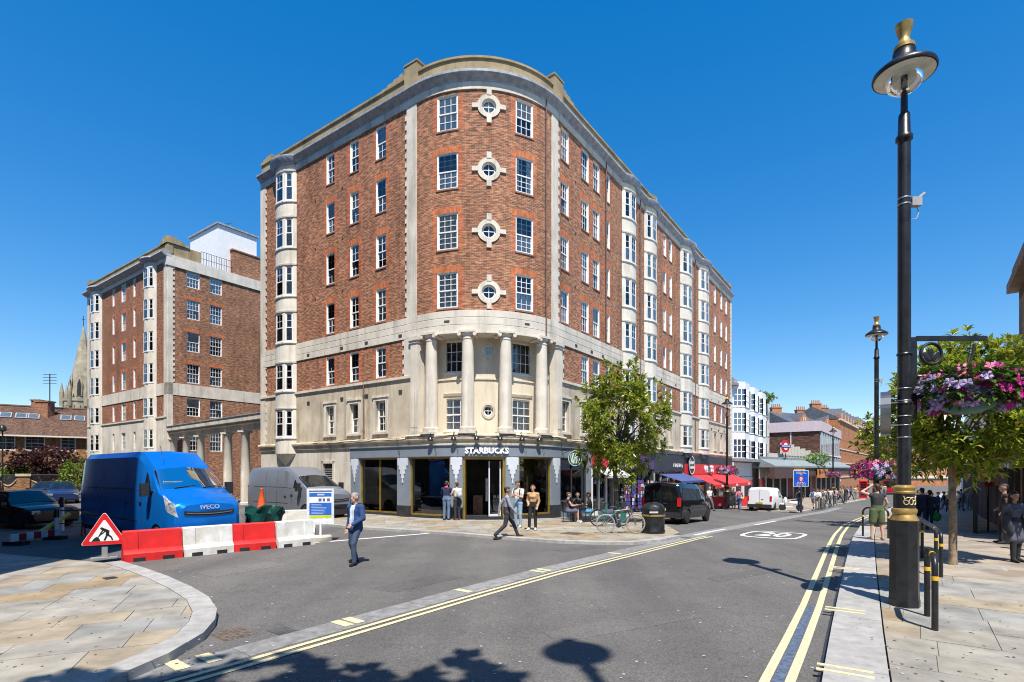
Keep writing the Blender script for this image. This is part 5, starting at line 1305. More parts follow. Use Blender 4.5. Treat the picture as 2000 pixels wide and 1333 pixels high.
# ------------------------------------------------------------------ brown brick office block
BC = Vector(at(1600, 90)); bf = Vector((.605, .796)); bs = Vector((-.796, .605))
br_ = thing('brown_office_block', 'plain brown brick office block with pink top band and strip windows', 'building', (BC.x, BC.y, -1.5))
PF = Line(tuple(BC), tuple(BC + bf * 29)); PS2 = Line(tuple(BC + bs * 16), tuple(BC))
BRB = brick_mat('brown office brick', (.155, .075, .05), (.11, .055, .04), (.13, .08, .06), var=.3, w=.6, h=.2, ms=.02)
PINK = mat('pale pink panel', (.58, .46, .47), .7, var=.06)
b = MB(); wall(b, PS2, 0, 16, -2, 9.0, (), 0); fbox(b, PS2, 0, 16, .0, .1, 5.0, 5.25, 1); fbox(b, PS2, 11.6, 11.8, .0, .08, 5.25, 9, 1); wall(b, PF, 0, 29, -2, 9.0, (), 0)
for z in (.2, 5.0): fbox(b, PF, 0, 29, .0, .25, z, z + .28, 2)
fbox(b, PF, 0, 29, 0, .25, 2.6, 2.7, 2)
b.build('wall', [BRB, PINK, WREN], br_)
b = MB(); fbox(b, PF, -.2, 29.2, -.5, .3, 9.0, 10.7); fbox(b, PS2, -.2, 15.5, -.5, .3, 9.0, 10.7); b.build('top_band', PINK, br_)
b = MB(); b.prism([(p.x, p.y) for p in (BC, BC + bf * 29, BC + bf * 29 + bs * 16, BC + bs * 16)], 8.9, 10.0); b.build('roof', LEAD, br_)
for z0, z1 in ((.6, 4.8), (5.4, 8.9)):
    for k in range(9):
        s = 1.0 + 3.1 * k; q = MB(); fbox(q, PF, s, s + 1.9, .01, .16, z0, z1, 0); fbox(q, PF, s + .85, s + 1.05, .16, .2, z0, z1, 0); o = q.build('window', [mat('grey window frame', (.45, .48, .52), .5)], br_)
        q = MB()
        for a in (.1, 1.05): q.add([(*PF.p(s + a, .17), z0 + .15), (*PF.p(s + a + .75, .17), z0 + .15), (*PF.p(s + a + .75, .17), z1 - .15), (*PF.p(s + a, .17), z1 - .15)], [(0, 1, 2, 3)])
        q.build('pane', mat('dark blue glass', (.08, .11, .15), .06, var=.3, spec=.8), o)
# ------------------------------------------------------------------ orange brick terraces running away up the street
OR = brick_mat('orange terrace brick', (.55, .22, .085), (.45, .16, .065), (.45, .3, .2), var=.25)
SLATE = mat('blue grey slate', (.09, .1, .12), .6, var=.2, scale=2)
def terrace(i, u0, y0, u1, y1, top, ngab, label):
    A_, B_ = Vector(at(u0, y0)), Vector(at(u1, y1)); P_ = Line(tuple(A_), tuple(B_)); L = P_.L
    t_ = thing('orange_terrace', label, 'terrace', (A_.x, A_.y, -1.5), group='orange brick terraces up the street')
    H = []; nb = max(3, int(L / 2.6)); fl_ = [1.2 + 3.3 * k for k in range(int((top - 2) / 3.3))]
    for k in range(nb):
        s = (k + .5) * L / nb
        for z in fl_: H.append((s - .5, s + .5, z, z + 1.9))
    b = MB(); wall(b, P_, 0, L, -3, top, H, 0, .2); S2 = Line(tuple(A_ + Vector((-P_.t.y, P_.t.x)) * 12), tuple(A_)); wall(b, S2, 0, 12, -3, top); b.build('brick_wall', OR, t_)
    b = MB()
    for z in fl_: fbox(b, P_, 0, L, 0, .15, z - .5, z - .3)
    fbox(b, P_, -.2, L, -.2, .4, top - .2, top + .2); b.build('stone_bands', STONE, t_)
    for h in H: put_window(t_, P_, (h[0] + h[1]) / 2, h[2], 1.0, 1.9, 1, 1, -.12, choice=wr.choice([0, 1, 0]))
    b = MB(); e0, e1 = Vector(P_.p(0, .3)), Vector(P_.p(L, .3)); nH_ = P_.n; r0, r1 = e0 - nH_ * 6, e1 - nH_ * 6; k0, k1 = e0 - nH_ * 12, e1 - nH_ * 12
    b.add([(*e0, top + .2), (*e1, top + .2), (*r1, top + 3.4), (*r0, top + 3.4), (*k0, top), (*k1, top)], [(0, 1, 2, 3), (3, 2, 5, 4), (0, 3, 4)]); b.build('roof', SLATE, t_)
    for k in range(ngab):
        s = (k + .5) * L / ngab; w = min(1.7, L / ngab * .42); q = MB()
        x = [(*P_.p(s - w, .1), top + .2), (*P_.p(s + w, .1), top + .2), (*P_.p(s + w, .1), top + 1.2), (*P_.p(s, .1), top + 2.8), (*P_.p(s - w, .1), top + 1.2)]; y_ = [(*P_.p(s - w, -3.2), top + .2), (*P_.p(s + w, -3.2), top + .2), (*P_.p(s + w, -3.2), top + 1.2), (*P_.p(s, -3.2), top + 2.8), (*P_.p(s - w, -3.2), top + 1.2)]
        q.add(x + y_, [(0, 1, 2, 3, 4)], 0, [[(0, 0), (2 * w, 0), (2 * w, 1), (w, 2.6), (0, 1)]]); q.add(x + y_, [(2, 3, 8, 7), (3, 4, 9, 8)], 1); q.add(x + y_, [(0, 4, 9, 5), (1, 2, 7, 6)], 0, [[(0, 0), (0, 1), (3, 1), (3, 0)]] * 2); q.build('gable', [OR, SLATE], t_)
        put_window(t_, P_, s, top + .5, .9, 1.2, 1, 1, .13, choice=0)
    for k in range(max(2, ngab // 2)):
        s = (k + .3) * L / max(2, ngab // 2); x, y = P_.p(s, -5.5); q = MB(); q.box(x - 1.1, x + 1.1, y - .6, y + .6, top + 1.5, top + 4.2, 0); q.box(x - 1.2, x + 1.2, y - .7, y + .7, top + 4.2, top + 4.4, 0)
        for j in range(5): q.lathe([(.14, 0), (.12, .8)], 6, (x - .9 + .45 * j, y, top + 4.4), 1)
        q.build('chimney_stack', [OR, mat('clay pot', (.45, .22, .12), .8)], t_)
    return t_
terrace(0, 1545, 118, 1640, 128, 12.6, 2, 'orange brick house with slate hipped roof showing over the brown office block')
terrace(1, 1640, 124, 1674, 150, 14.2, 6, 'gabled orange brick terrace next beyond the brown office block')
terrace(2, 1674, 151, 1709, 190, 15.0, 9, 'farthest gabled orange terrace, ending beside the second street lamp')
# far glazed office
fo = Vector(at(1660, 420)); go = thing('glass_office', 'distant blue glass office block above the orange terrace roofs', 'building', (fo.x, fo.y, 0)); PFo = Line(tuple(fo), tuple(Vector(at(1712, 430))))
b = MB(); 
for k in range(6): fbox(b, PFo, 0, PFo.L, -20, 0, 6.5 * k, 6.5 * k + 4.2, 0); fbox(b, PFo, -.3, PFo.L + .3, -20.3, .3, 6.5 * k + 4.2, 6.5 * k + 6.5, 1)
b.build('storeys', [mat('far blue glass', (.14, .22, .32), .15, var=.2), mat('far pale spandrel', (.4, .45, .5), .6)], go)
# end of the street: pale buildings closing the view beyond the bus
def closing(u0, u1, y, top, mt_, label, nbx, fl_n):
    A_, B_ = Vector(at(u0, y)), Vector(at(u1, y + 4)); P_ = Line(tuple(A_), tuple(B_)); t_ = thing('street_end_building', label, 'building', (A_.x, A_.y, -2.5), group='buildings closing the far end of the street'); H = []
    for k in range(nbx):
        s = (k + .5) * P_.L / nbx
        for z in range(fl_n): H.append((s - .6, s + .6, 2.0 + 3.2 * z, 3.9 + 3.2 * z))
    b = MB(); wall(b, P_, 0, P_.L, -3, top, H, 0, .2); b.prism([P_.p(0, -.3), P_.p(P_.L, -.3), P_.p(P_.L, -9), P_.p(0, -9)], -3, top - .1); b.build('wall', mt_, t_)
    b = MB(); fbox(b, P_, -.2, P_.L + .2, -.3, .4, top - .3, top + .2); fbox(b, P_, 0, P_.L, .02, .4, -.2, .7); b.build('cornice', STONE, t_)
    for h in H: put_window(t_, P_, (h[0] + h[1]) / 2, h[2], 1.2, 1.9, 1, 1, -.12, choice=0)
closing(1706, 1760, 250, 17, mat('pale far stucco', (.6, .57, .52), .8), 'pale stucco building at the far end of the street behind the bus', 4, 4)
closing(1758, 1850, 175, 12, OR, 'orange brick building closing the far end of the street behind the tree', 6, 3)
# ------------------------------------------------------------------ right-hand side: stone-fronted building, white terrace, dark pub front
KR = Vector((16.95, 17.2)); K3 = Vector((20.05, 21.2)); K4 = Vector((62, 74)); rdv = (K4 - KR).normalized(); BST = mat('brown sandstone', (.27, .19, .12), .85, var=.25, scale=.8, bump=.4, bscale=12, streak=.5)
rb = thing('stone_corner_building', 'brown stone building end rising at the right edge of the view', 'building', (KR.x, KR.y, 0))
PR1 = Line(tuple(K3), tuple(KR)); PR1 = Line((K3.x, K3.y), (KR.x, KR.y)); PR0 = Line((KR.x, KR.y), (KR.x + 12, KR.y - 9))
b = MB(); hq = [(1.5 + 2.7 * k, 2.7 + 2.7 * k, z, z + 1.9) for k in range(4) for z in (4.2, 7.2)]
wall(b, PR1, 0, PR1.L, -1, 9.6, [h for h in hq if h[1] < PR1.L], 0, .25); wall(b, PR0, 0, PR0.L, -1, 9.6, [(h[0], h[1], h[2], h[3]) for h in hq], 0, .25)
for P_ in (PR1, PR0):
    for z in (3.4, 6.6): fbox(b, P_, -.0, P_.L, 0, .18, z, z + .3)
    fbox(b, P_, -.2, P_.L + .2, -.2, .35, 9.4, 9.75); fbox(b, P_, -.1, P_.L + .1, -.3, .2, 9.75, 10.3)
b.prism([(KR.x, KR.y), (KR.x + 12, KR.y - 9), (KR.x + 22, KR.y + 3), (K3.x, K3.y)], 9.0, 9.9); b.build('stone_wall', BST, rb)
for h in hq:
    if h[1] < PR1.L: put_window(rb, PR1, (h[0] + h[1]) / 2, h[2], 1.2, 1.9, 2, 2, -.15, choice=0)
    put_window(rb, PR0, (h[0] + h[1]) / 2, h[2], 1.2, 1.9, 2, 2, -.15, choice=0)
b = MB()
for z0, z1, d1, m_ in ((-1, .9, .1, 0), (2.6, 3.3, .5, 0)): fbox(b, PR1, 0, PR1.L, 0, d1, z0, z1, m_)
for k in range(6): fbox(b, PR1, .1 + 2.1 * k, .4 + 2.1 * k, 0, .16, -.8, 2.6, 0)
b.build('pub_front', [mat('dark varnished wood', (.045, .028, .018), .45, var=.3, scale=6)], rb)
for s_, w_ in ((1.2, 3.2), (4.9, 3.4), (8.6, 2.6)):
    q = MB(); pass
PR2 = Line(tuple(K4), tuple(K3)); wt = thing('white_terrace', 'white stucco terrace glimpsed behind the tree at the right edge', 'terrace', (K3.x, K3.y, -.5)); H = [(2 + 3.2 * k, 3.2 + 3.2 * k, z, z + 1.9) for k in range(18) for z in (3.6, 6.6)]
b = MB(); wall(b, PR2, 0, PR2.L, -3, 7.5, [h for h in H if h[3] < 7], 0, .2); fbox(b, PR2, 0, PR2.L, -.2, .3, 7.3, 7.7); fbox(b, PR2, 0, PR2.L, 0, .3, 2.4, 2.8)
b.prism([tuple(K3), tuple(K4), tuple(K4 + Vector((9, -8))), tuple(K3 + Vector((9, -8)))], 7.0, 7.5); b.build('stucco_wall', WREN, wt)
H = [h for h in H if h[3] < 7]
for h in H: put_window(wt, PR2, (h[0] + h[1]) / 2, h[2], 1.2, 1.9, 2, 2, -.15, choice=0)
for k in range(5):
    s_ = PR2.L - 4.2 - 3.9 * k; q = MB(); w_ = 3.5; sweep(q, PR2, s_, s_ + w_, [(.1, 2.45), (.1, 2.5), (1.9, 2.0), (1.9, 1.95)]); sweep(q, PR2, s_, s_ + w_, [(1.9, 1.7), (1.9, 2.0), (1.92, 2.0), (1.92, 1.7)]); q.build('awning', mat('black awning canvas', (.02, .019, .02), .8), wt)
for k in range(14):
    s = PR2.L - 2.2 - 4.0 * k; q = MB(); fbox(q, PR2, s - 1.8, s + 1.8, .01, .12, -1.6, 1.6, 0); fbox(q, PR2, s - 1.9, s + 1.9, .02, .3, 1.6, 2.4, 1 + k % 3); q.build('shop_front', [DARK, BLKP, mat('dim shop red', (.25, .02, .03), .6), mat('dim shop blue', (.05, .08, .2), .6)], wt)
# ------------------------------------------------------------------ vehicles: lofted bodies, x forward, y left, z up
TYRE = mat('black tyre rubber', (.018, .018, .019), .85, var=.2, scale=20)
ALLOY = mat('grey alloy', (.42, .43, .45), .35, .8, var=.1)
TRIM = mat('black plastic trim', (.022, .022, .024), .6, var=.2, scale=10)
LAMPG = mat('clear lamp glass', (.34, .37, .4), .08, var=.45, scale=9, spec=.8)
LAMPR = mat('red lamp lens', (.55, .012, .015), .15, var=.15, scale=10)
CARGLASS = mat('dark tinted car glass', (.012, .016, .018), .03, var=.3, spec=.9)
SCREEN = glass_mat('windscreen glass', (.5, .58, .56), 1.3, 0, .06)
CABIN = mat('dark cabin', (.025, .025, .027), .8, var=.3)
def paint(name, c, rough=.22, metal=0): return mat(name, c, rough, metal, var=.03, scale=1.5, coat=.0, spec=.45)
class Body:
    """st: list of (x, [(halfwidth, z) x 6]) cross sections from sill to roof centre"""
    def __init__(s, st): s.st = sorted(st, key=lambda q: q[0]); s.X = [q[0] for q in s.st]
    def sec(s, x):
        x = min(max(x, s.X[0]), s.X[-1])
        for i in range(len(s.X) - 1):
            if s.X[i + 1] >= x - 1e-9:
                f = (x - s.X[i]) / max(1e-9, s.X[i + 1] - s.X[i]); a, c = s.st[i][1], s.st[i + 1][1]
                return [(p[0] + (q[0] - p[0]) * f, p[1] + (q[1] - p[1]) * f) for p, q in zip(a, c)]
    def S(s, x, k, sd=1):
        q = s.sec(x); i = min(int(k), 4); f = k - i; return Vector((x, sd * (q[i][0] + (q[i + 1][0] - q[i][0]) * f), q[i][1] + (q[i + 1][1] - q[i][1]) * f))
    def N(s, x, k, sd=1):
        e = .02; k0, k1 = max(0, k - e), min(5, k + e); a = s.S(min(x + e, s.X[-1]), k, sd) - s.S(max(x - e, s.X[0]), k, sd); b_ = s.S(x, k1, sd) - s.S(x, k0, sd); n = b_.cross(a) * sd
        return n.normalized() if n.length > 1e-9 else Vector((0, 0, 1))
    def mesh(s, mb, nsub=1):
        xs = []
        for a, c in zip(s.X[:-1], s.X[1:]):
            for k in range(nsub): xs.append(a + (c - a) * k / nsub)
        xs.append(s.X[-1]); vs = []; m = 11
        for x in xs:
            q = s.sec(x); ring_ = [(x, y, z) for y, z in q] + [(x, -y, z) for y, z in q[:-1][::-1]]; vs += ring_
        fs = []
        for i in range(len(xs) - 1):
            for k in range(m): fs.append((i * m + k, (i + 1) * m + k, (i + 1) * m + (k + 1) % m, i * m + (k + 1) % m))
        fs += [tuple(range(m)), tuple(range((len(xs) - 1) * m, len(xs) * m))[::-1]]
        mb.add(vs, fs)
    def patch(s, mb, x0, x1, k0, k1, sd=1, off=.006, nx=8, nk=4, taper=None, m=0):
        """skin patch; taper(f) may move x0,x1 with the section parameter f in 0..1"""
        vs = []
        for j in range(nk + 1):
            f = j / nk; k = k0 + (k1 - k0) * f; a, c = (x0, x1) if taper is None else taper(f)
            for i in range(nx + 1): x = a + (c - a) * i / nx; vs.append(s.S(x, k, sd) + s.N(x, k, sd) * off)
        w = nx + 1; fs = [(j * w + i, j * w + i + 1, (j + 1) * w + i + 1, (j + 1) * w + i) for j in range(nk) for i in range(nx)]
        mb.add(vs, fs if sd > 0 else [f[::-1] for f in fs], m)
    def cross(s, mb, x0, x1, k0, off=.006, nx=6, m=0, inset=0.0):
        """patch over the top from side to side, e.g. a windscreen"""
        for sd in (1, -1): s.patch(mb, x0, x1, k0, 5, sd, off, nx, 6, None, m)
def wheel(parent, x, y, r, w, style=0, rimm=ALLOY):
    q = MB(); T = Matrix.Translation((x, y, r)) @ Matrix.Rotation(R_(90), 4, 'X')
    q.lathe([(r * .62, -w / 2), (r * .9, -w / 2), (r * .98, -w * .38), (r, -w * .2), (r, w * .2), (r * .98, w * .38), (r * .9, w / 2), (r * .62, w / 2)], 28, T=T)
    o = q.build('wheel', TYRE, parent, 50, False)
    q = MB(); q.lathe([(.02, -w * .42), (r * .2, -w * .44), (r * .22, -w * .2), (r * .56, -w * .18), (r * .63, -w * .5), (r * .63, w * .5), (r * .56, w * .18), (r * .22, w * .2), (r * .2, w * .44), (.02, w * .42)], 24, T=T)
    n = 5 if style else 8
    for k in range(n):
        for sg_ in (-1, 1):
            T2_ = T @ Matrix.Rotation(2 * math.pi * k / n, 4, 'Z'); q.box(r * .12, r * .6, -r * (.09 if style else .05), r * (.09 if style else .05), sg_ * w * .3 - .02, sg_ * w * .3 + .02, 0, T2_)
    q.build('rim', rimm, o, 40, False)
    return o
def cut_arches(o, wheels, wd):
    """cut round wheel arches out of a body mesh"""
    cut = MB()
    for x, r in wheels:
        for sd in (1, -1):
            T = Matrix.Translation((x, sd * wd, r)) @ Matrix.Rotation(R_(90), 4, 'X'); cut.lathe([(r * 1.16, -.3), (r * 1.16, .3)], 28, T=T)
    cm = cut.mesh('cut', TRIM); co = bpy.data.objects.new('cut', cm); COL.objects.link(co); co.matrix_world = o.matrix_world
    bm_ = bmesh.new(); bm_.from_mesh(o.data); bmesh.ops.recalc_face_normals(bm_, faces=bm_.faces); bm_.to_mesh(o.data); bm_.free()
    bm_ = bmesh.new(); bm_.from_mesh(cm); bmesh.ops.recalc_face_normals(bm_, faces=bm_.faces); bm_.to_mesh(cm); bm_.free()
    par = o.parent; loc = o.location.copy(); o.parent = None; o.location = (0, 0, 0); co.matrix_world = Matrix.Identity(4)
    md = o.modifiers.new('b', 'BOOLEAN'); md.object = co; md.operation = 'DIFFERENCE'; md.solver = 'EXACT'
    bpy.context.view_layer.update()
    me = bpy.data.meshes.new_from_object(o.evaluated_get(bpy.context.evaluated_depsgraph_get())); o.modifiers.clear()
    while len(me.materials) > 1: me.materials.pop()
    o.data = me; me.polygons.foreach_set('use_smooth', [True] * len(me.polygons)); me.set_sharp_from_angle(angle=R_(32))
    me.polygons.foreach_set('material_index', [0] * len(me.polygons))
    bpy.data.objects.remove(co); o.parent = par; o.location = loc
def secs(zb, w, zbelt, zr, wr_, sill=None, crown=.03, wm=None):
    """six-point section: sill, lower side, belt, roof edge, roof shoulder, crown"""
    wm = wm or w
    return [(w * .93, zb), (w, zb + .22), (wm, zbelt), (wr_, zr - .13), (wr_ - .14, zr - .02), (0, zr + crown)]
def van(label, loc, rz, L, W, H, pnt, hood=(1.25, 1.62), scr=(1.0, 2.2, 2.25), roof0=2.9, wheels=((.95, .36), (4.9, .36)), cat='van', name='panel_van', sidewin=False, bump_mt=None, front='blue', group=None):
    t = thing(name, label, cat, loc, rz, group); w = W / 2
    # x measured backwards from nose: station x = -distance
    zh0, zh1 = hood; xs0, xs1, zs1 = scr
    st = [(0.0, [(w * .70, .38), (w * .74, .55), (w * .76, .7), (w * .74, zh0 - .16), (w * .62, zh0 - .05), (0, zh0 + .02)]),
          (-.10, [(w * .84, .32), (w * .90, .55), (w * .90, .75), (w * .86, zh0 - .06), (w * .74, zh0 + .03), (0, zh0 + .09)]),
          (-.32, [(w * .92, .28), (w * .97, .55), (w * .975, .85), (w * .93, zh0 + .04), (w * .82, zh0 + .14), (0, zh0 + .2)]),
          (-xs0, [(w * .94, .27), (w, .55), (w * .995, zh0 + .02), (w * .95, zh1 - .06), (w * .84, zh1 + .01), (0, zh1 + .05)]),
          (-xs1, [(w * .94, .27), (w, .55), (w * .99, zh1 - .1), (w * .86, zs1 - .16), (w * .76, zs1 - .02), (0, zs1 + .05)]),
          (-roof0, [(w * .94, .27), (w, .55), (w * .99, zh1 - .05), (w * .88, H - .22), (w * .74, H - .05), (0, H)]),
          (-(roof0 + .5), [(w * .94, .27), (w, .55), (w * .99, zh1 - .05), (w * .89, H - .2), (w * .76, H - .03), (0, H + .02)]),
          (-(L - .25), [(w * .94, .3), (w, .55), (w * .99, zh1 - .05), (w * .89, H - .22), (w * .76, H - .05), (0, H)]),
          (-L, [(w * .92, .36), (w * .97, .6), (w * .965, zh1 - .05), (w * .86, H - .3), (w * .72, H - .12), (0, H - .07)])]
    B = Body(st); q = MB(); B.mesh(q, 4); body = q.build('body', pnt, t, 32, False)
    cut_arches(body, [(-a, r) for a, r in wheels], w)
    for a, r in wheels:
        for sd in (1, -1): wheel(t, -a, sd * (w - .13), r, .22)
    q = MB(); B.cross(q, -xs1 + .0, -xs0 - .04, 3.55, .008, 8); q.build('windscreen', SCREEN if front == 'blue' else CARGLASS, t, 60, False)
    if front == 'blue':
        q = MB(); B.cross(q, -xs1 + .0, -xs0 - .04, 3.55, .003, 8); q.build('cabin', CABIN, t, 60, False)
    q = MB()
    for sd in (1, -1):
        B.patch(q, -roof0 + .55, -xs0 - .5, 2.12, 2.86, sd, .006, 8, 4, lambda f: (-roof0 + .62, -xs0 - .32 - f * (xs1 - xs0) * .8))
    q.build('side_window', CARGLASS, t, 60, False)
    q = MB()
    for sd in (1, -1): B.patch(q, -L + .05, -.12, .0, .62, sd, .012, 30, 2)
    # trim strips leave the arches free: drop faces near the wheels
    keep = [i for i, f in enumerate(q.F) if all(abs(sum(q.V[j][0] for j in f) / len(f) + a) > r * 1.32 for a, r in wheels)]
    q.F = [q.F[i] for i in keep]; q.I = [0] * len(keep); q.U = [None] * len(keep)
    q.build('sill_trim', TRIM, t, 60, False)
    # nose: bumper, grille, lamps
    def nx_(f):
        f = abs(f); T_ = ((0, 0), (.72, 0), (.76, -.01), (.9, -.1), (.97, -.32), (1.0, -.7))
        for (f0, x0_), (f1, x1_) in zip(T_[:-1], T_[1:]):
            if f <= f1: return x0_ + (x1_ - x0_) * (f - f0) / (f1 - f0)
        return -.7
    def strip(q, z0, z1, fm, off, bow=0.0, th=.12, lift=0.0):
        fs_ = np.linspace(-fm, fm, 21)
        vs = [(nx_(f) + off + bow * (1 - f * f) + (-th if k > 1 else 0), f * w, (z0, z1, z1, z0)[k] + lift * f * f) for f in fs_ for k in range(4)]
        q.add(vs, [(4 * i + k, 4 * i + 4 + k, 4 * i + 4 + (k + 1) % 4, 4 * i + (k + 1) % 4) for i in range(20) for k in range(4)] + [(0, 1, 2, 3), (83, 82, 81, 80)])
    q = MB(); strip(q, .24, .5, .985, .05, .04); q.build('bumper', TRIM, t, 40, False)
    q = MB(); strip(q, .5, .72, .66, .015, .01)
    for k in range(3): strip(q, .54 + .06 * k, .56 + .06 * k, .62, .035, .01)
    strip(q, zh0 - .36, zh0 - .24, .68, .02, .0, .1, .1); q.build('grille', TRIM, t, 40, False)
    q = MB(); strip(q, zh0 - .31, zh0 - .29, .62, .032, .0, .1, .1); q.build('grille_bar', ALLOY, t, 40, False)
    for sd in (1, -1):
        q = MB(); B.patch(q, -.75, -.06, 2.5, 3.35, sd, .012, 8, 5, lambda f: (-.42 - .35 * f, -.04 - .12 * f)); q.build('headlight', LAMPG, t, 60, False)
        q = MB(); q.box(-.12, .06, sd * w * .62, sd * w * .84, .52, .6); q.build('fog_lamp', LAMPG, t, 0, False)
        q = MB(); x0 = -xs0 - .36; q.box(x0 - .07, x0 + .09, sd * (w + .08), sd * (w + .28), zh1 - .16, zh1 + .22); q.tube([(x0, sd * w * .94, zh1 - .02), (x0, sd * (w + .1), zh1 + .02)], .04, 6); q.build('wing_mirror', TRIM, t, 0, False)
        q = MB(); q.box(-L - .02, -L + .12, sd * w * .82, sd * w * .965, .9, 1.55); q.build('tail_light', LAMPR, t, 0, False)
        q = MB(); q.box(-L * .44, -L * .44 + .14, sd * (w + .003), sd * (w + .03), zh1 - .45, zh1 - .4); q.box(-xs0 - 1.2, -xs0 - 1.04, sd * (w + .003), sd * (w + .03), zh1 - .38, zh1 - .33); q.build('door_handle', TRIM, t, 0, False)
    q = MB()
    for xx in (-roof0 + .5, -roof0 - .75, -L * .72):
        for sd in (1, -1): B.patch(q, xx - .008, xx + .008, .7, 3.0, sd, .003, 1, 6)
    for sd in (1, -1): B.patch(q, -L + .15, -roof0 + .5, 2.05, 2.075, sd, .004, 6, 1); B.patch(q, -L + .15, -roof0 + .2, 1.2, 1.23, sd, .004, 6, 1)
    q.build('panel_gaps', TRIM, t, 0, False)
    return t, B
BLUEP = paint('vivid blue paint', (.006, .25, .9), .22, .6); GREYP = paint('slate grey metallic', (.27, .29, .33), .34, .5); WHITEP = paint('white van paint', (.74, .75, .76))
HD = math.atan2(-DL[1], -DL[0])
nA = Vector((-9.4, 14.8)) + Vector((.578, .816)) * 1.02
bv, BV = van('large bright blue panel van with its rear half in shade, parked behind the barriers', (nA.x, nA.y, 0), HD, 7.2, 2.05, 2.92, BLUEP, (1.36, 1.72), (.95, 1.6, 2.36), 2.5, ((1.0, .36), (5.1, .36)))
text_on('lettering', 'IVECO', .19, mat('chrome letters', (.75, .76, .78), .2, .7), bv, (.012, 0, 1.25), (0, 1, 0), (-.3, 0, .95), .008, .006)
q = MB()
for y0 in (-.55, .25): q.tube([(-.97, y0, 1.80), (-1.03, y0 + .62, 1.87)], .012, 5)
q.build('wiper', TRIM, bv, 0, False)
q = MB(); q.tube([(-1.75, -.55, 2.6), (-1.9, -.55, 3.05)], .008, 5); q.build('aerial', TRIM, bv, 0, False)
q = MB(); q.box(-1.3, -1.15, -.75, -.25, 1.98, 1.99); q.build('dashboard_card', mat('pale green card', (.5, .62, .52), .7), bv, 0, False)
# grey van close to the side wall
sv = at(657, 25.2)
gv, GVB = van('slate grey panel van parked against the pale wall of the block', (sv[0], sv[1], 0), HD, 5.98, 2.05, 2.5, GREYP, (1.2, 1.5), (.9, 1.75, 2.05), 2.55, ((.95, .35), (4.6, .35)), front='g')
# white small van
wv_ = at(1483, 42.5); hdR = math.atan2(.782, .623)
wx, wy = wv_
def small_van(label, loc, rz, pnt, L=4.6, W=1.92, H=1.9, glass_side=False, name='small_van', cat='van', rear_glass=False):
    """seen from behind: origin at the rear bumper, x forward"""
    t = thing(name, label, cat, loc, rz); w = W / 2; t.rotation_euler = (0, math.atan2(g(loc[0], loc[1]) - g(loc[0] + L * math.cos(rz), loc[1] + L * math.sin(rz)), L), rz)
    st = [(0.0, [(w * .86, .38), (w * .9, .55), (w * .9, .95), (w * .80, H - .42), (w * .7, H - .2), (0, H - .13)]),
          (.12, [(w * .92, .3), (w * .98, .55), (w * .98, .98), (w * .86, H - .2), (w * .74, H - .06), (0, H)]),
          (.6, [(w * .93, .27), (w, .52), (w, 1.0), (w * .87, H - .16), (w * .75, H - .02), (0, H + .03)]),
          (L * .6, [(w * .93, .27), (w, .52), (w, 1.0), (w * .86, H - .18), (w * .74, H - .03), (0, H + .01)]),
          (L * .665, [(w * .93, .27), (w, .52), (w, 1.0), (w * .84, H - .3), (w * .72, H - .14), (0, H - .09)]),
          (L * .82, [(w * .93, .27), (w, .52), (w * .99, .98), (w * .93, 1.08), (w * .8, 1.16), (0, 1.2)]),
          (L * .95, [(w * .9, .3), (w * .96, .5), (w * .95, .78), (w * .88, .9), (w * .76, .96), (0, 1.02)]),
          (L, [(w * .74, .36), (w * .8, .5), (w * .8, .62), (w * .74, .74), (w * .6, .8), (0, .84)])]
    B = Body(st); q = MB(); B.mesh(q, 4); body = q.build('body', pnt, t, 32, False); wh = ((.95, .34), (L - .9, .34)); cut_arches(body, wh, w)
    for a, r in wh:
        for sd in (1, -1): wheel(t, a, sd * (w - .12), r, .22, 1)
    q = MB()
    for sd in (1, -1):
        B.patch(q, L * .5, L * .7, 2.15, 2.9, sd, .006, 8, 4, lambda f: (L * .48, L * .76 - f * L * .12))
        if glass_side: B.patch(q, .35, L * .46, 2.15, 2.9, sd, .006, 8, 4, lambda f: (.32 + f * .1, L * .465))
    q.build('side_window', CARGLASS, t, 60, False)
    q = MB(); B.cross(q, L * .67, L * .815, 3.5, .006, 6); q.build('windscreen', CARGLASS, t, 60, False)
    q = MB(); q.box(-.03, .06, -w * .93, w * .93, .3, .56); q.build('bumper', TRIM, t, 0, False)
    q = MB(); q.box(-.045, -.03, -.26, .26, .62, .73); q.build('number_plate', mat('yellow number plate', (.6, .45, .03), .5), t, 0, False)
    q = MB(); q.box(-.02, .0, -.004, .004, .6, H - .25); q.box(-.02, .02, -.3, -.12, .92, .96); q.build('door_seam', TRIM, t, 0, False)
    for sd in (1, -1):
        q = MB(); q.box(-.03, .14, sd * w * .80, sd * w * .945, .82, 1.22); q.build('tail_light', LAMPR, t, 0, False)
        q = MB(); q.box(L * .69, L * .73, sd * (w + .02), sd * (w + .2), 1.02, 1.2); q.build('wing_mirror', TRIM, t, 0, False)
    if rear_glass:
        q = MB(); pts = [(-.012, -w * .72, 1.1), (-.012, w * .72, 1.1), (.045, w * .66, H - .34), (.045, -w * .66, H - .34)]; vs = [(x - .012 if z < 1.3 else x - .004, y, z) for x, y, z in pts]
        q.add([(B.sec(.0)[2][0] * 0 - .012, -w * .78, 1.08), (-.012, w * .78, 1.08), (-.012, w * .72, H - .36), (-.012, -w * .72, H - .36)], [(0, 3, 2, 1)]); q.build('rear_window', CARGLASS, t, 0, False)
    return t
small_van('plain white van seen from behind near the shops', (wx, wy, g(wx, wy)), hdR, WHITEP)
BLKC = paint('black car paint', (.008, .008, .01), .12)
bx0 = at(1290, 24.6)
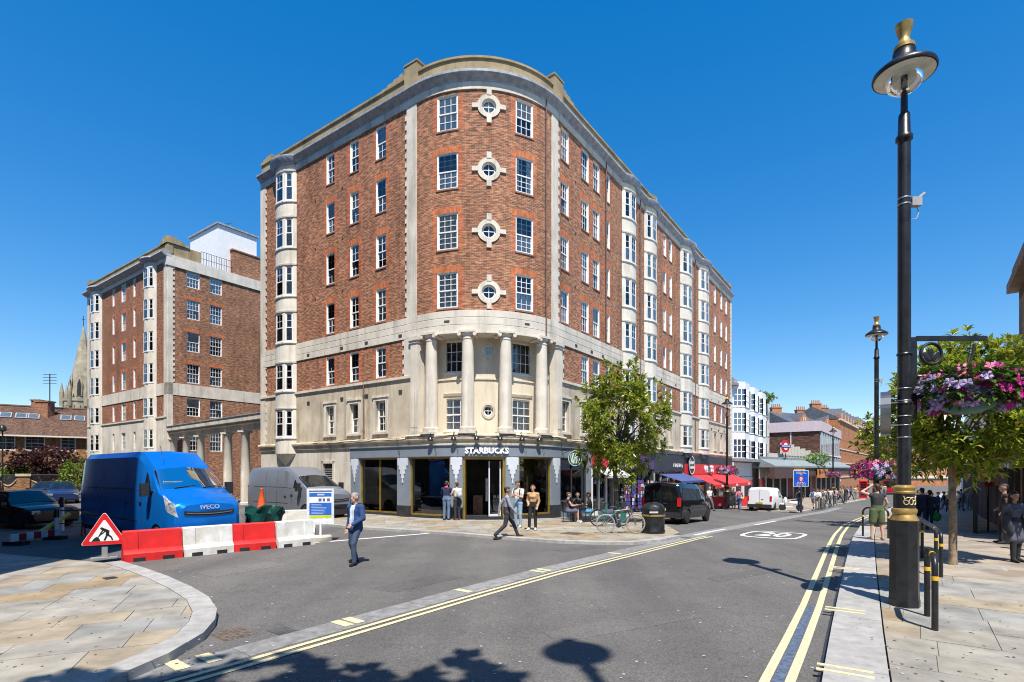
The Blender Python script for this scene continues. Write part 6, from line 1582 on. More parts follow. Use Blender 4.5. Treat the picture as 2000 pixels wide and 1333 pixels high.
small_van('black people carrier with tinted windows parked beside the litter bin', (bx0[0], bx0[1], g(*bx0)), hdR + R_(3), BLKC, 5.1, 1.93, 1.9, True, 'people_carrier', 'car', True)
# cars
def car(label, loc, rz, pnt, L=4.7, W=1.84, H=1.45, hatch=False):
    t = thing('parked_car', label, 'car', loc, rz); w = W / 2
    zb = .9
    st = [(0.0, [(w * .75, .32), (w * .82, .45), (w * .84, .6), (w * .8, .66), (w * .6, .7), (0, .72)]),
          (.15, [(w * .88, .22), (w * .94, .45), (w * .95, .68), (w * .88, .76), (w * .7, .8), (0, .82)]),
          (.5, [(w * .92, .2), (w * .98, .45), (w * .985, .74), (w * .92, .84), (w * .74, .88), (0, .91)]),
          (1.35, [(w * .93, .19), (w, .45), (w * .99, .8), (w * .92, .92), (w * .74, .97), (0, 1.0)]),
          (2.1, [(w * .93, .19), (w, .45), (w * .98, .86), (w * .72, H - .14), (w * .58, H - .03), (0, H)]),
          (2.9, [(w * .93, .19), (w, .45), (w * .98, .88), (w * .72, H - .12), (w * .58, H - .01), (0, H + .02)]),
          (3.5, [(w * .93, .2), (w, .45), (w * .98, .9), (w * .70, H - .2), (w * .56, H - .1), (0, H - .07)]),
          (4.2 if not hatch else 4.0, [(w * .92, .22), (w * .98, .48), (w * .97, .88), (w * .86, .97), (w * .7, 1.0), (0, 1.02)]),
          (L - .1, [(w * .88, .26), (w * .93, .5), (w * .93, .82), (w * .84, .92), (w * .68, .95), (0, .96)]),
          (L, [(w * .78, .34), (w * .84, .5), (w * .84, .74), (w * .78, .82), (w * .6, .85), (0, .87)])]
    st = [(-x, s_) for x, s_ in st]
    B = Body(st); q = MB(); B.mesh(q, 4); body = q.build('body', pnt, t, 32, False); wh = ((-.9, .33), (-L + 1.0, .33)); cut_arches(body, wh, w)
    for a, r in wh:
        for sd in (1, -1): wheel(t, a, sd * (w - .11), r, .21, 1)
    q = MB()
    for sd in (1, -1): B.patch(q, -3.8, -1.6, 2.2, 2.92, sd, .006, 12, 4, lambda f: (-3.95 + .45 * f, -1.5 - .5 * f))
    q.build('side_window', CARGLASS, t, 60, False)
    q = MB(); B.cross(q, -2.06, -1.4, 3.3, .006, 6); q.build('windscreen', CARGLASS, t, 60, False)
    q = MB(); B.cross(q, -4.1, -3.55, 3.3, .006, 6); q.build('rear_window', CARGLASS, t, 60, False)
    q = MB()
    for sd in (1, -1): B.patch(q, -3.95, -1.5, 2.94, 3.02, sd, .008, 14, 1, lambda f: (-3.6, -1.95)); B.patch(q, -4.0, -1.45, 2.12, 2.18, sd, .009, 14, 1)
    q.build('chrome_trim', ALLOY, t, 60, False)
    for sd in (1, -1):
        q = MB(); q.box(-.34, .0, sd * w * .6, sd * w * .9, .6, .74); q.build('headlight', LAMPG, t, 0, False)
        q = MB(); q.box(-L, -L + .2, sd * w * .55, sd * w * .86, .68, .84); q.build('tail_light', LAMPR, t, 0, False)
        q = MB(); q.box(-1.62, -1.48, sd * (w - .02), sd * (w + .16), .93, 1.06); q.build('wing_mirror', pnt, t, 0, False)
    return t
bc = at(112, 21.5); car('long black saloon car in shade at the left edge, chrome window line', (bc[0], bc[1], 0), HD + R_(14), BLKC, 5.0, 1.9, 1.48)
c1 = at(74, 38); car('dark car parked nose-on in front of the garden wall', (c1[0], c1[1], 0), R_(-62), paint('dark grey car paint', (.03, .035, .045), .2), 4.3, 1.78, 1.5)
c2 = at(140, 37); car('blue windowed car half hidden by the blue van', (c2[0] - .6, c2[1], 0), R_(-50), paint('navy car paint', (.015, .03, .09), .2), 4.3, 1.78, 1.5)
# bus
bp_ = at(1742, 92); bt = thing('red_bus', 'red city bus coming up the street beyond the phone box', 'bus', (bp_[0], bp_[1], g(*bp_)), R_(-126)); RB_ = paint('bus red paint', (.5, .008, .015), .3)
q = MB(); q.box(-10.5, 0, -1.25, 1.25, .35, 4.3); bo = q.build('body', RB_, bt, 0, False); bm_ = bo.modifiers.new('bev', 'BEVEL'); bm_.width = .18; bm_.segments = 3
q = MB(); q.box(0, .02, -1.1, 1.1, 1.25, 2.35); q.box(0, .02, -1.1, 1.1, 2.95, 3.95); q.build('windscreen', CARGLASS, bt, 0, False)
q = MB(); q.box(.0, .025, -.8, .8, 2.45, 2.85); o = q.build('destination_blind', BLKP, bt, 0, False)
q = MB()
for sd in (1, -1):
    q.box(-10.2, -.5, sd * 1.25, sd * 1.262, 1.4, 2.3); q.box(-10.2, -.5, sd * 1.25, sd * 1.262, 3.0, 3.8)
q.build('side_window', CARGLASS, bt, 0, False)
for a in (-2.2, -8.2):
    for sd in (1, -1): wheel(bt, a, sd * 1.12, .48, .28)
for sd in (1, -1):
    q = MB(); q.box(-.02, .03, sd * .8, sd * 1.08, .7, .95); q.build('headlight', LAMPG, bt, 0, False)
# ------------------------------------------------------------------ bicycles
def bicycle(label, loc, rz, frame_m, tyre_m, hire=False, group='bicycles by the litter bin'):
    t = thing('bicycle', label, 'bicycle', loc, rz, group); r = .34; xf, xr = .53, -.53
    for x in (xf, xr):
        q = MB(); T = Matrix.Translation((x, 0, r)) @ Matrix.Rotation(R_(90), 4, 'X'); n = 12
        prof = [(r - .022 + .024 * math.cos(2 * math.pi * k / 8), .022 * math.sin(2 * math.pi * k / 8)) for k in range(8)]; q.lathe(prof, 32, T=T, closed=True); o = q.build('wheel', tyre_m, t, 60, False)
        q = MB(); q.lathe([(r - .05, -.01), (r - .05, .01), (r - .035, .012), (r - .035, -.012)], 32, T=T, closed=True); q.lathe([(.02, -.04), (.02, .04)], 8, T=T)
        for k in range(16):
            a = 2 * math.pi * k / 16; q.tube([(x + .02 * math.cos(a + .4), .02 * (-1) ** k, r + .02 * math.sin(a + .4)), (x + (r - .045) * math.cos(a), 0, r + (r - .045) * math.sin(a))], .0035, 4)
        q.build('spokes', ALLOY, o, 0, False)
    q = MB(); bb_ = (-.08, 0, .29); seat = (-.22, 0, .78); head = (.36, 0, .86); headb = (.40, 0, .68)
    if hire:
        q.tube([headb, (.15, 0, .48), bb_], .04, 8); q.tube([seat, bb_], .03, 8)
    else:
        q.tube([headb, bb_], .026, 8); q.tube([seat, head], .022, 8); q.tube([seat, bb_], .022, 8)
    q.tube([headb, head, (.34, 0, .96)], .022, 8)
    for sd in (-.05, .05): q.tube([bb_, (xr, sd, r)], .014, 6); q.tube([(seat[0], 0, seat[2] - .06), (xr, sd, r)], .011, 6); q.tube([headb, (xf, sd, r)], .015, 6)
    q.build('frame', frame_m, t, 50, False)
    q = MB(); q.tube([(.34, -.28, 1.0), (.36, -.15, .98), (.35, 0, .97), (.36, .15, .98), (.34, .28, 1.0)], .014, 6); q.build('handlebar', IRON, t, 50, False)
    q = MB(); q.tube([seat, (-.25, 0, .9)], .014, 6); q.ell((-.27, 0, .93), (.14, .075, .035)); q.build('saddle', IRON, t, 50, False)
    q = MB(); T = Matrix.Translation((bb_[0], -.05, bb_[2])) @ Matrix.Rotation(R_(90), 4, 'X'); q.lathe([(.09, -.005), (.09, .005)], 18, T=T); q.tube([(bb_[0], -.07, bb_[2]), (.08, -.07, .2)], .01, 5); q.tube([(bb_[0], .07, bb_[2]), (-.24, .07, .38)], .01, 5); q.box(.04, .13, -.15, -.07, .19, .21); q.box(-.29, -.2, .07, .15, .37, .39); q.build('crankset', IRON, t, 0, False)
    if hire:
        q = MB()
        for k in range(9):
            a0, a1 = R_(20 + 16 * k), R_(36 + 16 * k); rr = r + .035; q.add([(xr + rr * math.cos(a), y, r + rr * math.sin(a)) for a in (a0, a1) for y in (-.05, .05)], [(0, 1, 3, 2)])
        q.build('mudguard', frame_m, t, 0, False); q = MB(); q.box(.42, .66, -.14, .14, .78, .95); q.build('basket', IRON, t, 0, False)
    else: q = MB(); q.box(.0, .2, -.02, .02, .45, .72); q.build('frame_bag', mat('green frame bag', (.01, .12, .1), .6), t, 0, False)
    return t
p = gp(1212, 1042, .09); bicycle('grey bicycle with white-walled tyres and green frame bag, nearer of the pair', (p[0], p[1], g(*p) + .088), R_(-2), mat('grey bike frame', (.16, .16, .19), .35, .3), mat('grey white tyre', (.3, .3, .3), .7))
p = gp(1192, 1028, .09); bicycle('green hire bicycle with mudguard and basket, behind the grey one', (p[0], p[1], g(*p) + .088), R_(12), mat('teal green bike paint', (.005, .2, .16), .35), TYRE, True)
# motor scooter beside the white van
p = gp(1545, 998, .08); t = thing('motor_scooter', 'pale motor scooter parked ahead of the white van', 'scooter', (p[0], p[1], g(*p) + .08), R_(160))
for x in (-.62, .62): wheel(t, x, 0, .27, .12)
q = MB(); q.ell((-.35, 0, .62), (.5, .17, .2)); q.ell((.4, 0, .75), (.14, .2, .35)); q.box(-.1, .4, -.16, .16, .28, .36); q.ell((.62, 0, .52), (.2, .09, .1)); q.tube([(.62, 0, .3), (.42, 0, 1.0)], .05, 8); q.build('fairing', WHITEP, t, 50, False)
q = MB(); q.ell((-.35, 0, .82), (.4, .15, .06)); q.build('seat', TRIM, t, 50, False)
q = MB(); q.tube([(.4, -.32, 1.05), (.42, 0, 1.02), (.4, .32, 1.05)], .018, 6); q.build('handlebar', TRIM, t, 50, False)
# ------------------------------------------------------------------ street lamps
LGOLD = mat('dull gold paint', (.52, .34, .11), .4, .55, var=.15, scale=8)
LBLK = mat('black lamp post paint', (.016, .016, .017), .38, var=.35, scale=5, bump=.15, bscale=40)
SHADE_IN = mat('pale lamp reflector', (.78, .74, .62), .5, var=.1)
CLEAR = glass_mat('clear lamp bowl', (.9, .92, .92), 1.0, .02, .04)
def lamp(label, x, y, z, h=9.6, detail=True, base=True):
    t = thing('street_lamp', label, 'street lamp', (x, y, z), 0, 'street lamps along the high street'); k = h / 9.6
    q = MB()
    if base:
        q.lathe([(.222, 0), (.222, .1), (.214, .14), (.208, .3), (.203, 1.36), (.21, 1.38), (.21, 1.4)], 8); q.build('plinth', LBLK, t, 0, False)
        q = MB(); q.lathe([(.2, 1.4), (.2, 1.42), (.165, 1.48), (.16, 1.51), (.175, 1.53), (.178, 1.56), (.17, 1.59), (.15, 1.6)], 24); q.build('gold_collar', LGOLD, t, 45, False)
        q = MB(); q.lathe([(.15, 1.84), (.158, 1.85), (.158, 1.87), (.146, 1.88), (.146, 1.91), (.155, 1.92), (.158, 1.94), (.12, 1.97), (.1, 1.98)], 24); q.build('gold_collar', LGOLD, t, 45, False)
        q = MB(); q.lathe([(.149, 1.6), (.149, 1.84)], 24); q.build('drum', LBLK, t, 45, False)
        if detail:
            q = MB(); pts = []
            for j in range(61):
                a = j / 60; xx = -.1 + .2 * a + .045 * math.sin(6 * math.pi * a) * (1 if 0.08 < a < .92 else 0); zz = 1.72 + .06 * math.cos(6 * math.pi * a) + (.02 if a < .06 or a > .94 else 0)
                pts.append((xx, -math.sqrt(.154 ** 2 - xx * xx), zz))
            q.tube(pts, .008, 6); q.build('monogram', mat('pale gold monogram', (.7, .55, .3), .4, .3), t, 60, False)
    q = MB(); r0 = .1 if base else .12
    q.lathe([(.095, 1.98 if base else 0), (.093, 2.9), (.09, h - 2.0), (.09, h - 1.95), (.12, h - 1.92), (.12, h - 1.86), (.09, h - 1.82), (.08, h - 1.5), (.05, h - 1.45), (.045, h - .62)], 16); q.build('post', LBLK, t, 45, False)
    q = MB(); q.lathe([(.44, h - .86), (.45, h - .83), (.44, h - .79), (.34, h - .71), (.2, h - .62), (.16, h - .58), (.16, h - .47), (.1, h - .44)], 32); q.build('shade', LBLK, t, 45, False)
    q = MB(); q.lathe([(.42, h - .865), (.3, h - .82), (.06, h - .8)], 32); q.build('reflector', SHADE_IN, t, 45, False)
    q = MB(); q.lathe([(.26, h - .86), (.27, h - .95), (.22, h - 1.06), (.12, h - 1.13), (.05, h - 1.15)], 24); q.build('bowl', CLEAR, t, 60, False)
    q = MB(); q.lathe([(.15, h - .44), (.15, h - .38), (.1, h - .35), (.08, h - .28), (.07, h - .25), (.1, h - .16), (.13, h - .02), (.11, h - .03), (.05, h - .1)], 16)
    q.build('finial', LGOLD, t, 45, False)
    if detail:
        q = MB(); q.box(.1, .26, -.05, .05, h - 3.0, h - 2.86); q.tube([(.24, 0, h - 2.86), (.34, 0, h - 2.78)], .022, 6); q.build('sensor', mat('grey sensor box', (.4, .4, .4), .5), t, 0, False)
        q = MB()
        for zz in (h - 2.88, h - 2.98): q.lathe([(.095, zz - .012), (.097, zz), (.095, zz + .012)], 16)
        q.tube([(.2, 0, h - 3.0), (.24, 0, h - 3.1), (.2, 0, h - 3.2), (.1, 0, h - 3.22)], .008, 5); q.build('straps', ALLOY, t, 0, False)
    return t
lx, ly = gp(1766, 1183, .09)
l1 = lamp('tall black and gold street lamp standing nearest on the paved footway', lx, ly, g(lx, ly) + .09, 9.55)
q = MB()
for zz in (2.75, 2.95, 3.1, 3.35, 3.55): q.lathe([(.1, zz), (.103, zz + .008), (.1, zz + .016)], 16)
q.build('bands', ALLOY, l1, 0, False)
p2 = at(1712, 24.5); l2 = lamp('black street lamp second along the kerb, behind the flower baskets', p2[0], p2[1], g(*p2) + .09, 9.6)
p3 = at(1420, 45.0); l3 = lamp('street lamp in front of the red restaurant awning', p3[0], p3[1], g(*p3) + .08, 9.6, False)
p4 = at(1627, 70.0); l4 = lamp('distant street lamp in front of the brown office block', p4[0], p4[1], g(*p4) + .08, 9.6, False)
p5 = at(1696, 128.0); l5 = lamp('far thin street lamp against the orange terrace', p5[0], p5[1], g(*p5) + .08, 9.6, False)
lamp('over-tall street lamp unseen behind the camera whose round head casts a shadow on the road', 1.75, -.62, .09, 14.2, False)  # unseen lamp, made taller than the others so its head's shadow lands here
p6 = at(5, 40); t = thing('side_street_lamp', 'slim dark lamp post at the left edge beside the garden wall', 'street lamp', (p6[0], p6[1], 0)); q = MB(); q.lathe([(.09, 0), (.08, 1.0), (.05, 1.2), (.045, 5.2)], 10); q.build('post', LBLK, t, 45, False); q = MB(); q.lathe([(.05, 5.2), (.25, 5.3), (.22, 5.6), (.05, 5.75)], 8); q.build('lantern', LBLK, t, 45, False)
# round sign edge-on beside the near lamp
sg1 = thing('round_road_sign', 'grey round sign seen edge-on beside the near lamp post', 'sign', (lx - .22, ly + .02, 2.3))
q = MB(); disc(q, lx - .27, ly + .05, 3.24, .001, .36, (.82, -.57), .02); disc(q, lx - .27, ly + .05, 3.24, .33, .362, (.82, -.57), .07); q.build('sign_plate', mat('grey sign metal', (.22, .22, .22), .3, .8, var=.1), sg1); q = MB()
for zz in (3.05, 3.42): q.tube([(lx - .26, ly + .05, zz), (lx - .09, ly, zz)], .012, 5)
q.build('bracket', ALLOY, sg1)
# ------------------------------------------------------------------ flower baskets
LEAFG = leaf_mat('basket foliage', (.03, .075, .012), (.13, .22, .03))
PET = [leaf_mat('petals ' + n_, a, c, None, .6, .35) for n_, a, c in (('magenta', (.36, .002, .15), (.6, .012, .28)), ('pink', (.75, .13, .3), (.85, .3, .45)), ('lilac', (.4, .25, .65), (.66, .55, .82)))]
def leaves(mb, P, D, size, wid, r_, m=0, cup=.25):
    """leaf blades: base points P, directions D; folded rhombs"""
    for p, d in zip(P, D):
        d = Vector(d).normalized(); L = size * r_.uniform(.7, 1.2); s = d.cross(Vector((r_.uniform(-.5, .5), r_.uniform(-.5, .5), 1))); s = s.normalized() if s.length > 1e-6 else Vector((1, 0, 0)); n = s.cross(d); w = L * wid
        p = Vector(p); mid = p + d * (L * .5) + n * (cup * w * .3); tip = p + d * L - Vector((0, 0, L * .12))
        mb.add([p, mid + s * w * .5 + n * w * .15, tip, mid - s * w * .5 + n * w * .15, mid - n * w * .1], [(0, 4, 1), (1, 4, 2), (2, 4, 3), (3, 4, 0)], m)
def basket(label, x, y, z, r, parent_bracket=None, n=420, seed=1, fl=170):
    t = thing('flower_basket', label, 'flower basket', (x, y, z), 0, 'hanging flower baskets on the lamps'); r_ = random.Random(seed)
    q = MB(); q.lathe([(r * .2, -r * .42), (r * .42, -r * .3), (r * .52, 0), (r * .46, 0)], 20); q.build('bowl', mat('dark green basket', (.005, .09, .08), .45), t, 45, False)
    def pts(m, ra):
        out = []; dr_ = []
        for _ in range(m):
            a = r_.uniform(0, 6.283); e = r_.uniform(-.55, 1.0); rad = ra * (r_.uniform(.75, 1.0)); c = math.cos(e)
            v = Vector((math.cos(a) * c * rad, math.sin(a) * c * rad, math.sin(e) * rad * .52 - (.1 if e < 0 else 0) * r * r_.random())); out.append(v); dr_.append(v.normalized() + Vector((r_.uniform(-.6, .6), r_.uniform(-.6, .6), r_.uniform(-.5, .3))))
        return out, dr_
    q = MB(); P, D = pts(n, r * .92); leaves(q, P, D, .09 * r / .6 + .02, .55, r_); tag(q.build('foliage', LEAFG, t, 0, False), kind='stuff')
    F_ = [MB() for _ in PET]; P, D = pts(fl, r)
    for v, d in zip(P, D):
        a = math.atan2(v.y, v.x); ci = 0 if math.sin(a * 2 + seed) > -.45 else (1 if v.z > r * .22 else 2)
        if r_.random() < .2: ci = r_.randrange(3)
        d = (v.normalized() * 1.5 + Vector((r_.uniform(-.4, .4), r_.uniform(-.4, .4), .3))).normalized(); s = d.orthogonal().normalized(); u_ = d.cross(s); rr = .042 * r / .6 + .008
        for k in range(5):
            b0, b1 = 2 * math.pi * k / 5, 2 * math.pi * (k + .8) / 5; am = (b0 + b1) / 2
            F_[ci].add([v, v + (s * math.cos(b0) + u_ * math.sin(b0)) * rr, v + (s * math.cos(am) + u_ * math.sin(am)) * rr * 1.25 + d * .012, v + (s * math.cos(b1) + u_ * math.sin(b1)) * rr], [(0, 1, 2, 3)])
    for f_, m_, nm in zip(F_, PET, ('magenta_flowers', 'pink_flowers', 'lilac_flowers')):
        if f_.V: tag(f_.build(nm, m_, t, 0, False), kind='stuff')
    return t
# bracket on the near lamp: flat bar, quadrant, ring with leaf
q = MB(); q.box(.1, .2, -.015, .015, 3.05, 4.4); q.box(.2, 1.35, -.02, .02, 4.34, 4.42)
pts = [(.2 + .95 * math.sin(a), 0, 3.4 + .95 * (1 - math.cos(a)) ) for a in np.linspace(0, 1.5, 14)]
q.tube(pts, .02, 6); prof = [(.17 + .025 * math.cos(2 * math.pi * k / 8), .025 * math.sin(2 * math.pi * k / 8)) for k in range(8)]
T = Matrix.Translation((.44, 0, 4.13)) @ Matrix.Rotation(R_(90), 4, 'X'); q.lathe(prof, 24, T=T, closed=True)
for a in (-.7, 0, .7): q.ell((.44 + .06 * math.sin(a), 0, 4.1 + .03 * math.cos(a)), (.045, .015, .1), T=Matrix.Translation((.44, 0, 4.06)) @ Matrix.Rotation(a, 4, 'Y') @ Matrix.Translation((-.44, 0, -4.06)))
for zz in (3.3, 4.1): q.lathe([(.1, zz), (.11, zz + .02), (.1, zz + .04)], 16); q.tube([(0, 0, zz + .02), (.12, 0, zz + .02)], .03, 6)
q.tube([(1.1, 0, 4.35), (1.02, 0, 3.9)], .008, 4); q.build('bracket', LBLK, l1, 30, False)
basket('large basket of magenta and lilac flowers hung from the nearest lamp', lx + 1.02, ly, g(lx, ly) + 3.6, .86, n=2400, seed=4, fl=330)
for l_, pp, zz, dx, nm, sd in ((l2, p2, 2.65, -.0, 'round flower basket on the second lamp, beside the near post', 2), (l3, p3, 3.25, -.0, 'flower basket on the lamp before the red awning', 3), (l4, p4, 3.2, 0, 'small flower basket on the lamp by the station parade', 5), (l5, p5, 3.2, 0, 'tiny far flower basket beside the phone box', 6)):
    basket(nm, pp[0] + dx, pp[1], g(*pp) + zz, 1.1 if sd == 2 else .95, n=500, seed=sd, fl=220)
# ------------------------------------------------------------------ trees
BARK = mat('pale mottled bark', (.27, .2, .13), .9, var=.3, scale=9, bump=.6, bscale=30)
BARKD = mat('dark bark', (.11, .085, .06), .9, var=.3, scale=9, bump=.6, bscale=30)
MAG = leaf_mat('glossy magnolia leaves', (.08, .15, .018), (.44, .48, .05), (.32, .17, .04), .3, .4)
def tree(name, label, x, y, z, trunk_h, trunk_r, centre, rad, n_ros, leaf, per, mt, seed, bark=BARK, gaps=.35, branch=10, wid=.36, up=.35):
    """trunk with limbs; crown of leaf rosettes at twig ends inside an uneven ellipsoid"""
    r_ = random.Random(seed); t = thing(name, label, 'tree', (x, y, z)); c = Vector(centre); q = MB()
    lean = Vector((r_.uniform(-.05, .05), r_.uniform(-.05, .05), 0))
    top = Vector((lean.x, lean.y, trunk_h)); q.tube([(0, 0, -.05), (0, 0, .15), tuple(top * .5 + Vector((.02, 0, 0))), tuple(top), tuple(c + Vector((0, 0, rad[2] * .75)))], [trunk_r * 1.25, trunk_r, trunk_r * .9, trunk_r * .8, trunk_r * .12], 10)
    lobes = [(Vector((r_.uniform(-.75, .75) * rad[0], r_.uniform(-.75, .75) * rad[1], r_.uniform(-.8, .8) * rad[2])), r_.uniform(.28, .5)) for _ in range(16)]
    def rr(d):
        a = 1.0
        for k, (f, ph) in enumerate(((3, seed), (5, seed * 1.7), (7, seed * .6))): a += .1 * math.sin(f * math.atan2(d.y, d.x) + ph + 2.3 * d.z * (k + 1)) 
        return a
    tips = []
    while len(tips) < n_ros:
        d = Vector((r_.gauss(0, 1), r_.gauss(0, 1), r_.gauss(0, 1))).normalized(); f = r_.uniform(.3, 1.0) ** .55 * rr(d); p = Vector((d.x * rad[0], d.y * rad[1], d.z * rad[2])) * f
        h = math.sin(p.x * 3.1 / rad[0] * 1.3 + seed) * math.sin(p.y * 2.7 / rad[1] * 1.3 + seed * 2) * math.sin(p.z * 3.3 / rad[2] * 1.3 + seed * 3)
        if h < -gaps and r_.random() < .9: continue
        tips.append((c + p, d))
    for k in range(branch):
        p, d = tips[k * len(tips) // branch]; b0 = top + (c - top) * r_.uniform(-.1, .7); q.tube([tuple(b0), tuple(b0 + (p - b0) * .45 + Vector((0, 0, .12 * rad[2]))), tuple(b0 + (p - b0) * .95)], [trunk_r * .34, trunk_r * .22, trunk_r * .06], 6)
    q.build('trunk', bark, t, 60, False)
    q = MB(); tw = MB()
    for p, d in tips:
        ax = (d * .7 + Vector((r_.uniform(-.4, .4), r_.uniform(-.4, .4), up + r_.uniform(-.2, .4)))).normalized(); s = ax.orthogonal().normalized(); u_ = ax.cross(s); ph = r_.uniform(0, 6)
        P = []; D = []
        for k in range(per):
            a = ph + 2.4 * k; sp_ = r_.uniform(.35, 1.25); P.append(p + ax * r_.uniform(-.06, .02) * (leaf / .18)); D.append(ax * math.cos(sp_) + (s * math.cos(a) + u_ * math.sin(a)) * math.sin(sp_))
        leaves(q, P, D, leaf, wid, r_)
    q.build('crown', mt, t, 0, False)
    return t
tx, ty = gp(1861, 1103, .09); tree('magnolia_tree', 'small glossy-leaved tree on the near footway behind the flower basket', tx, ty, g(tx, ty) + .09, 2.35, .085, (.45, .1, 3.7), (1.75, 1.5, 1.6), 1900, .22, 8, MAG, 3, gaps=.42)
tx, ty = at(1203, 23.6); tree('magnolia_tree', 'broad glossy evergreen tree in front of the block, above the bicycles', tx, ty, g(tx, ty) + .085, 2.3, .12, (.25, .2, 4.45), (2.0, 1.9, 2.5), 1150, .27, 8, MAG, 8, BARKD, gaps=.13, branch=22)
tx, ty = at(1738, 26.0); tree('magnolia_tree', 'tree farther along the right footway behind the lamp post', tx + .5, ty, g(tx, ty) + .09, 2.2, .1, (0, 0, 3.9), (1.9, 1.7, 1.7), 420, .3, 8, MAG, 5, BARKD, gaps=.3)
PUR = leaf_mat('purple plum leaves', (.035, .012, .016), (.13, .05, .05), None, .45, .3); SHR = leaf_mat('bright shrub leaves', (.08, .15, .015), (.27, .36, .04), None, .5, .35)
tx, ty = at(92, 50); tree('plum_tree', 'dark purple leaved tree in front of the tan brick house', tx, ty, 0, 1.6, .14, (0, 0, 2.75), (3.0, 2.6, 1.75), 900, .3, 7, PUR, 2, BARKD, gaps=.35, wid=.6)
for i, (u, y, rx, rz, zc, lab) in enumerate(((150, 45.5, 1.3, 1.4, 1.9, 'bright green shrub beside the rear corner of the blue van'), (42, 49, 1.3, .9, 2.1, 'green bush left of the purple tree'), (4, 50, 1.5, .7, 1.7, 'low yellow green bush at the left edge behind the wall'))):
    tx, ty = at(u, y); tree('garden_shrub', lab, tx, ty, 0, .6, .06, (0, 0, zc), (rx, rx, rz), 330, .22, 7, SHR, 12 + i, BARKD, gaps=.5, wid=.6)
tree('plane_tree', 'street tree behind the camera whose leaves shade the road in the foreground', -1.5, -2.3, .1, 6.0, .2, (-.3, .2, 9.6), (2.9, 3.1, 2.4), 1500, .36, 7, MAG, 31, BARKD, gaps=.25, wid=.6)
x, y = PS.p(17.5, 1.2); tree('canopy_plant', 'bright green plant growing over the station canopy', x, y, 2.7, .4, .05, (0, 0, 1.1), (1.7, 1.0, 1.1), 160, .35, 7, leaf_mat('pale canopy leaves', (.12, .25, .05), (.3, .45, .12)), 41, gaps=.6)
x, y = PW.p(PW.L - 2.6, .3); tree('rooftop_plant', 'plants spilling over the roof edge of the white building', x, y, 11.3, .3, .05, (0, 0, .2), (1.7, .7, .7), 160, .35, 7, SHR, 43, gaps=.6)
# ------------------------------------------------------------------ road works
PRED = mat('red barrier plastic', (.7, .02, .018), .42, var=.1, scale=3); PWH = mat('grubby white barrier plastic', (.72, .71, .67), .5, var=.1, scale=3, col2=(.55, .5, .4)); ORG = mat('orange cone plastic', (.85, .11, .02), .45, var=.08)
def barrier(label, a, c, mt_, h=.78):
    a, c = Vector(a), Vector(c); L = (c - a).length; mdp = (a + c) / 2; t = thing('road_barrier', label, 'barrier', (mdp.x, mdp.y, 0), math.atan2(c.y - a.y, c.x - a.x), 'water filled road barriers in a row')
    hl = L / 2 - .012; prof = [(-.24, .0), (-.24, .2), (-.2, .25), (-.13, .3), (-.1, h - .03), (-.07, h), (.07, h), (.1, h - .03), (.13, .3), (.2, .25), (.24, .2), (.24, .0)]
    xs = [-hl, -hl + .14, -hl + .4, hl - .4, hl - .14, hl]; q = MB(); n = len(prof)
    def sect(x, ins): return [(x, y * (1 - ins) if abs(y) < .14 else y, z) for y, z in prof]
    X = [-hl, -hl * .52, -hl * .5, -hl * .12 , hl * .12, hl * .5, hl * .52, hl]; I_ = [0, 0, .22, .22, .22, .22, 0, 0]; vs = []
    for x, i_ in zip(X, I_): vs += sect(x, i_)
    fs = [(i * n + k, (i + 1) * n + k, (i + 1) * n + (k + 1) % n, i * n + (k + 1) % n) for i in range(len(X) - 1) for k in range(n)] + [tuple(range(n)), tuple(range((len(X) - 1) * n, len(X) * n))[::-1]]
    q.add(vs, fs); q.build('body', mt_, t, 25, False)
    for sx in (-.5, .5):
        q = MB(); q.box(hl * sx - .13, hl * sx + .13, -.246, .246, .0, .1); q.build('fork_slot', DARK, t, 0, False)
    q = MB()
    for z in (.32, .55): q.box(hl, hl + .02, -.06, .06, z, z + .12)
    q.box(-hl - .01, -hl, -.05, .05, .3, .7); q.build('coupling', mt_, t, 0, False)
    return t
B0, B4 = Vector(gp(242, 1099)), Vector(gp(609, 1061)); bp4 = [B0 + (B4 - B0) * f for f in (0, .262, .51, .76, 1)]; bp4 = [Vector(gp(u, v)) for u, v in ((238, 1098), (354, 1087), (452, 1077), (536, 1070), (609, 1062))]
barrier('red road barrier nearest the roadworks sign, first in the row', bp4[0], bp4[1], PRED); barrier('white road barrier between the two red ones', bp4[1], bp4[2], PWH); barrier('red road barrier between the two white ones', bp4[2], bp4[3], PRED); barrier('white road barrier at the end of the row beside the notice board', bp4[3], bp4[4], PWH)
a = Vector(at(545, 18.4)); barrier('white road barrier standing behind the row beside the green sack', a, a + Vector((1.15, .3)), PWH, .95)
# cone
cx, cy = at(511, 18.9); t = thing('traffic_cone', 'orange traffic cone standing on the roadworks heap', 'cone', (cx, cy, .82)); q = MB(); q.box(-.2, .2, -.2, .2, 0, .04); q.lathe([(.17, .04), (.16, .06), (.04, .84), (.045, .85), (.03, .87)], 20); q.build('cone_body', ORG, t, 40, False)
q = MB(); q.box(-.5, .5, -.4, .4, -.82, 0); q.build('spoil_board', mat('grey board', (.2, .19, .18), .9), t, 0, False)
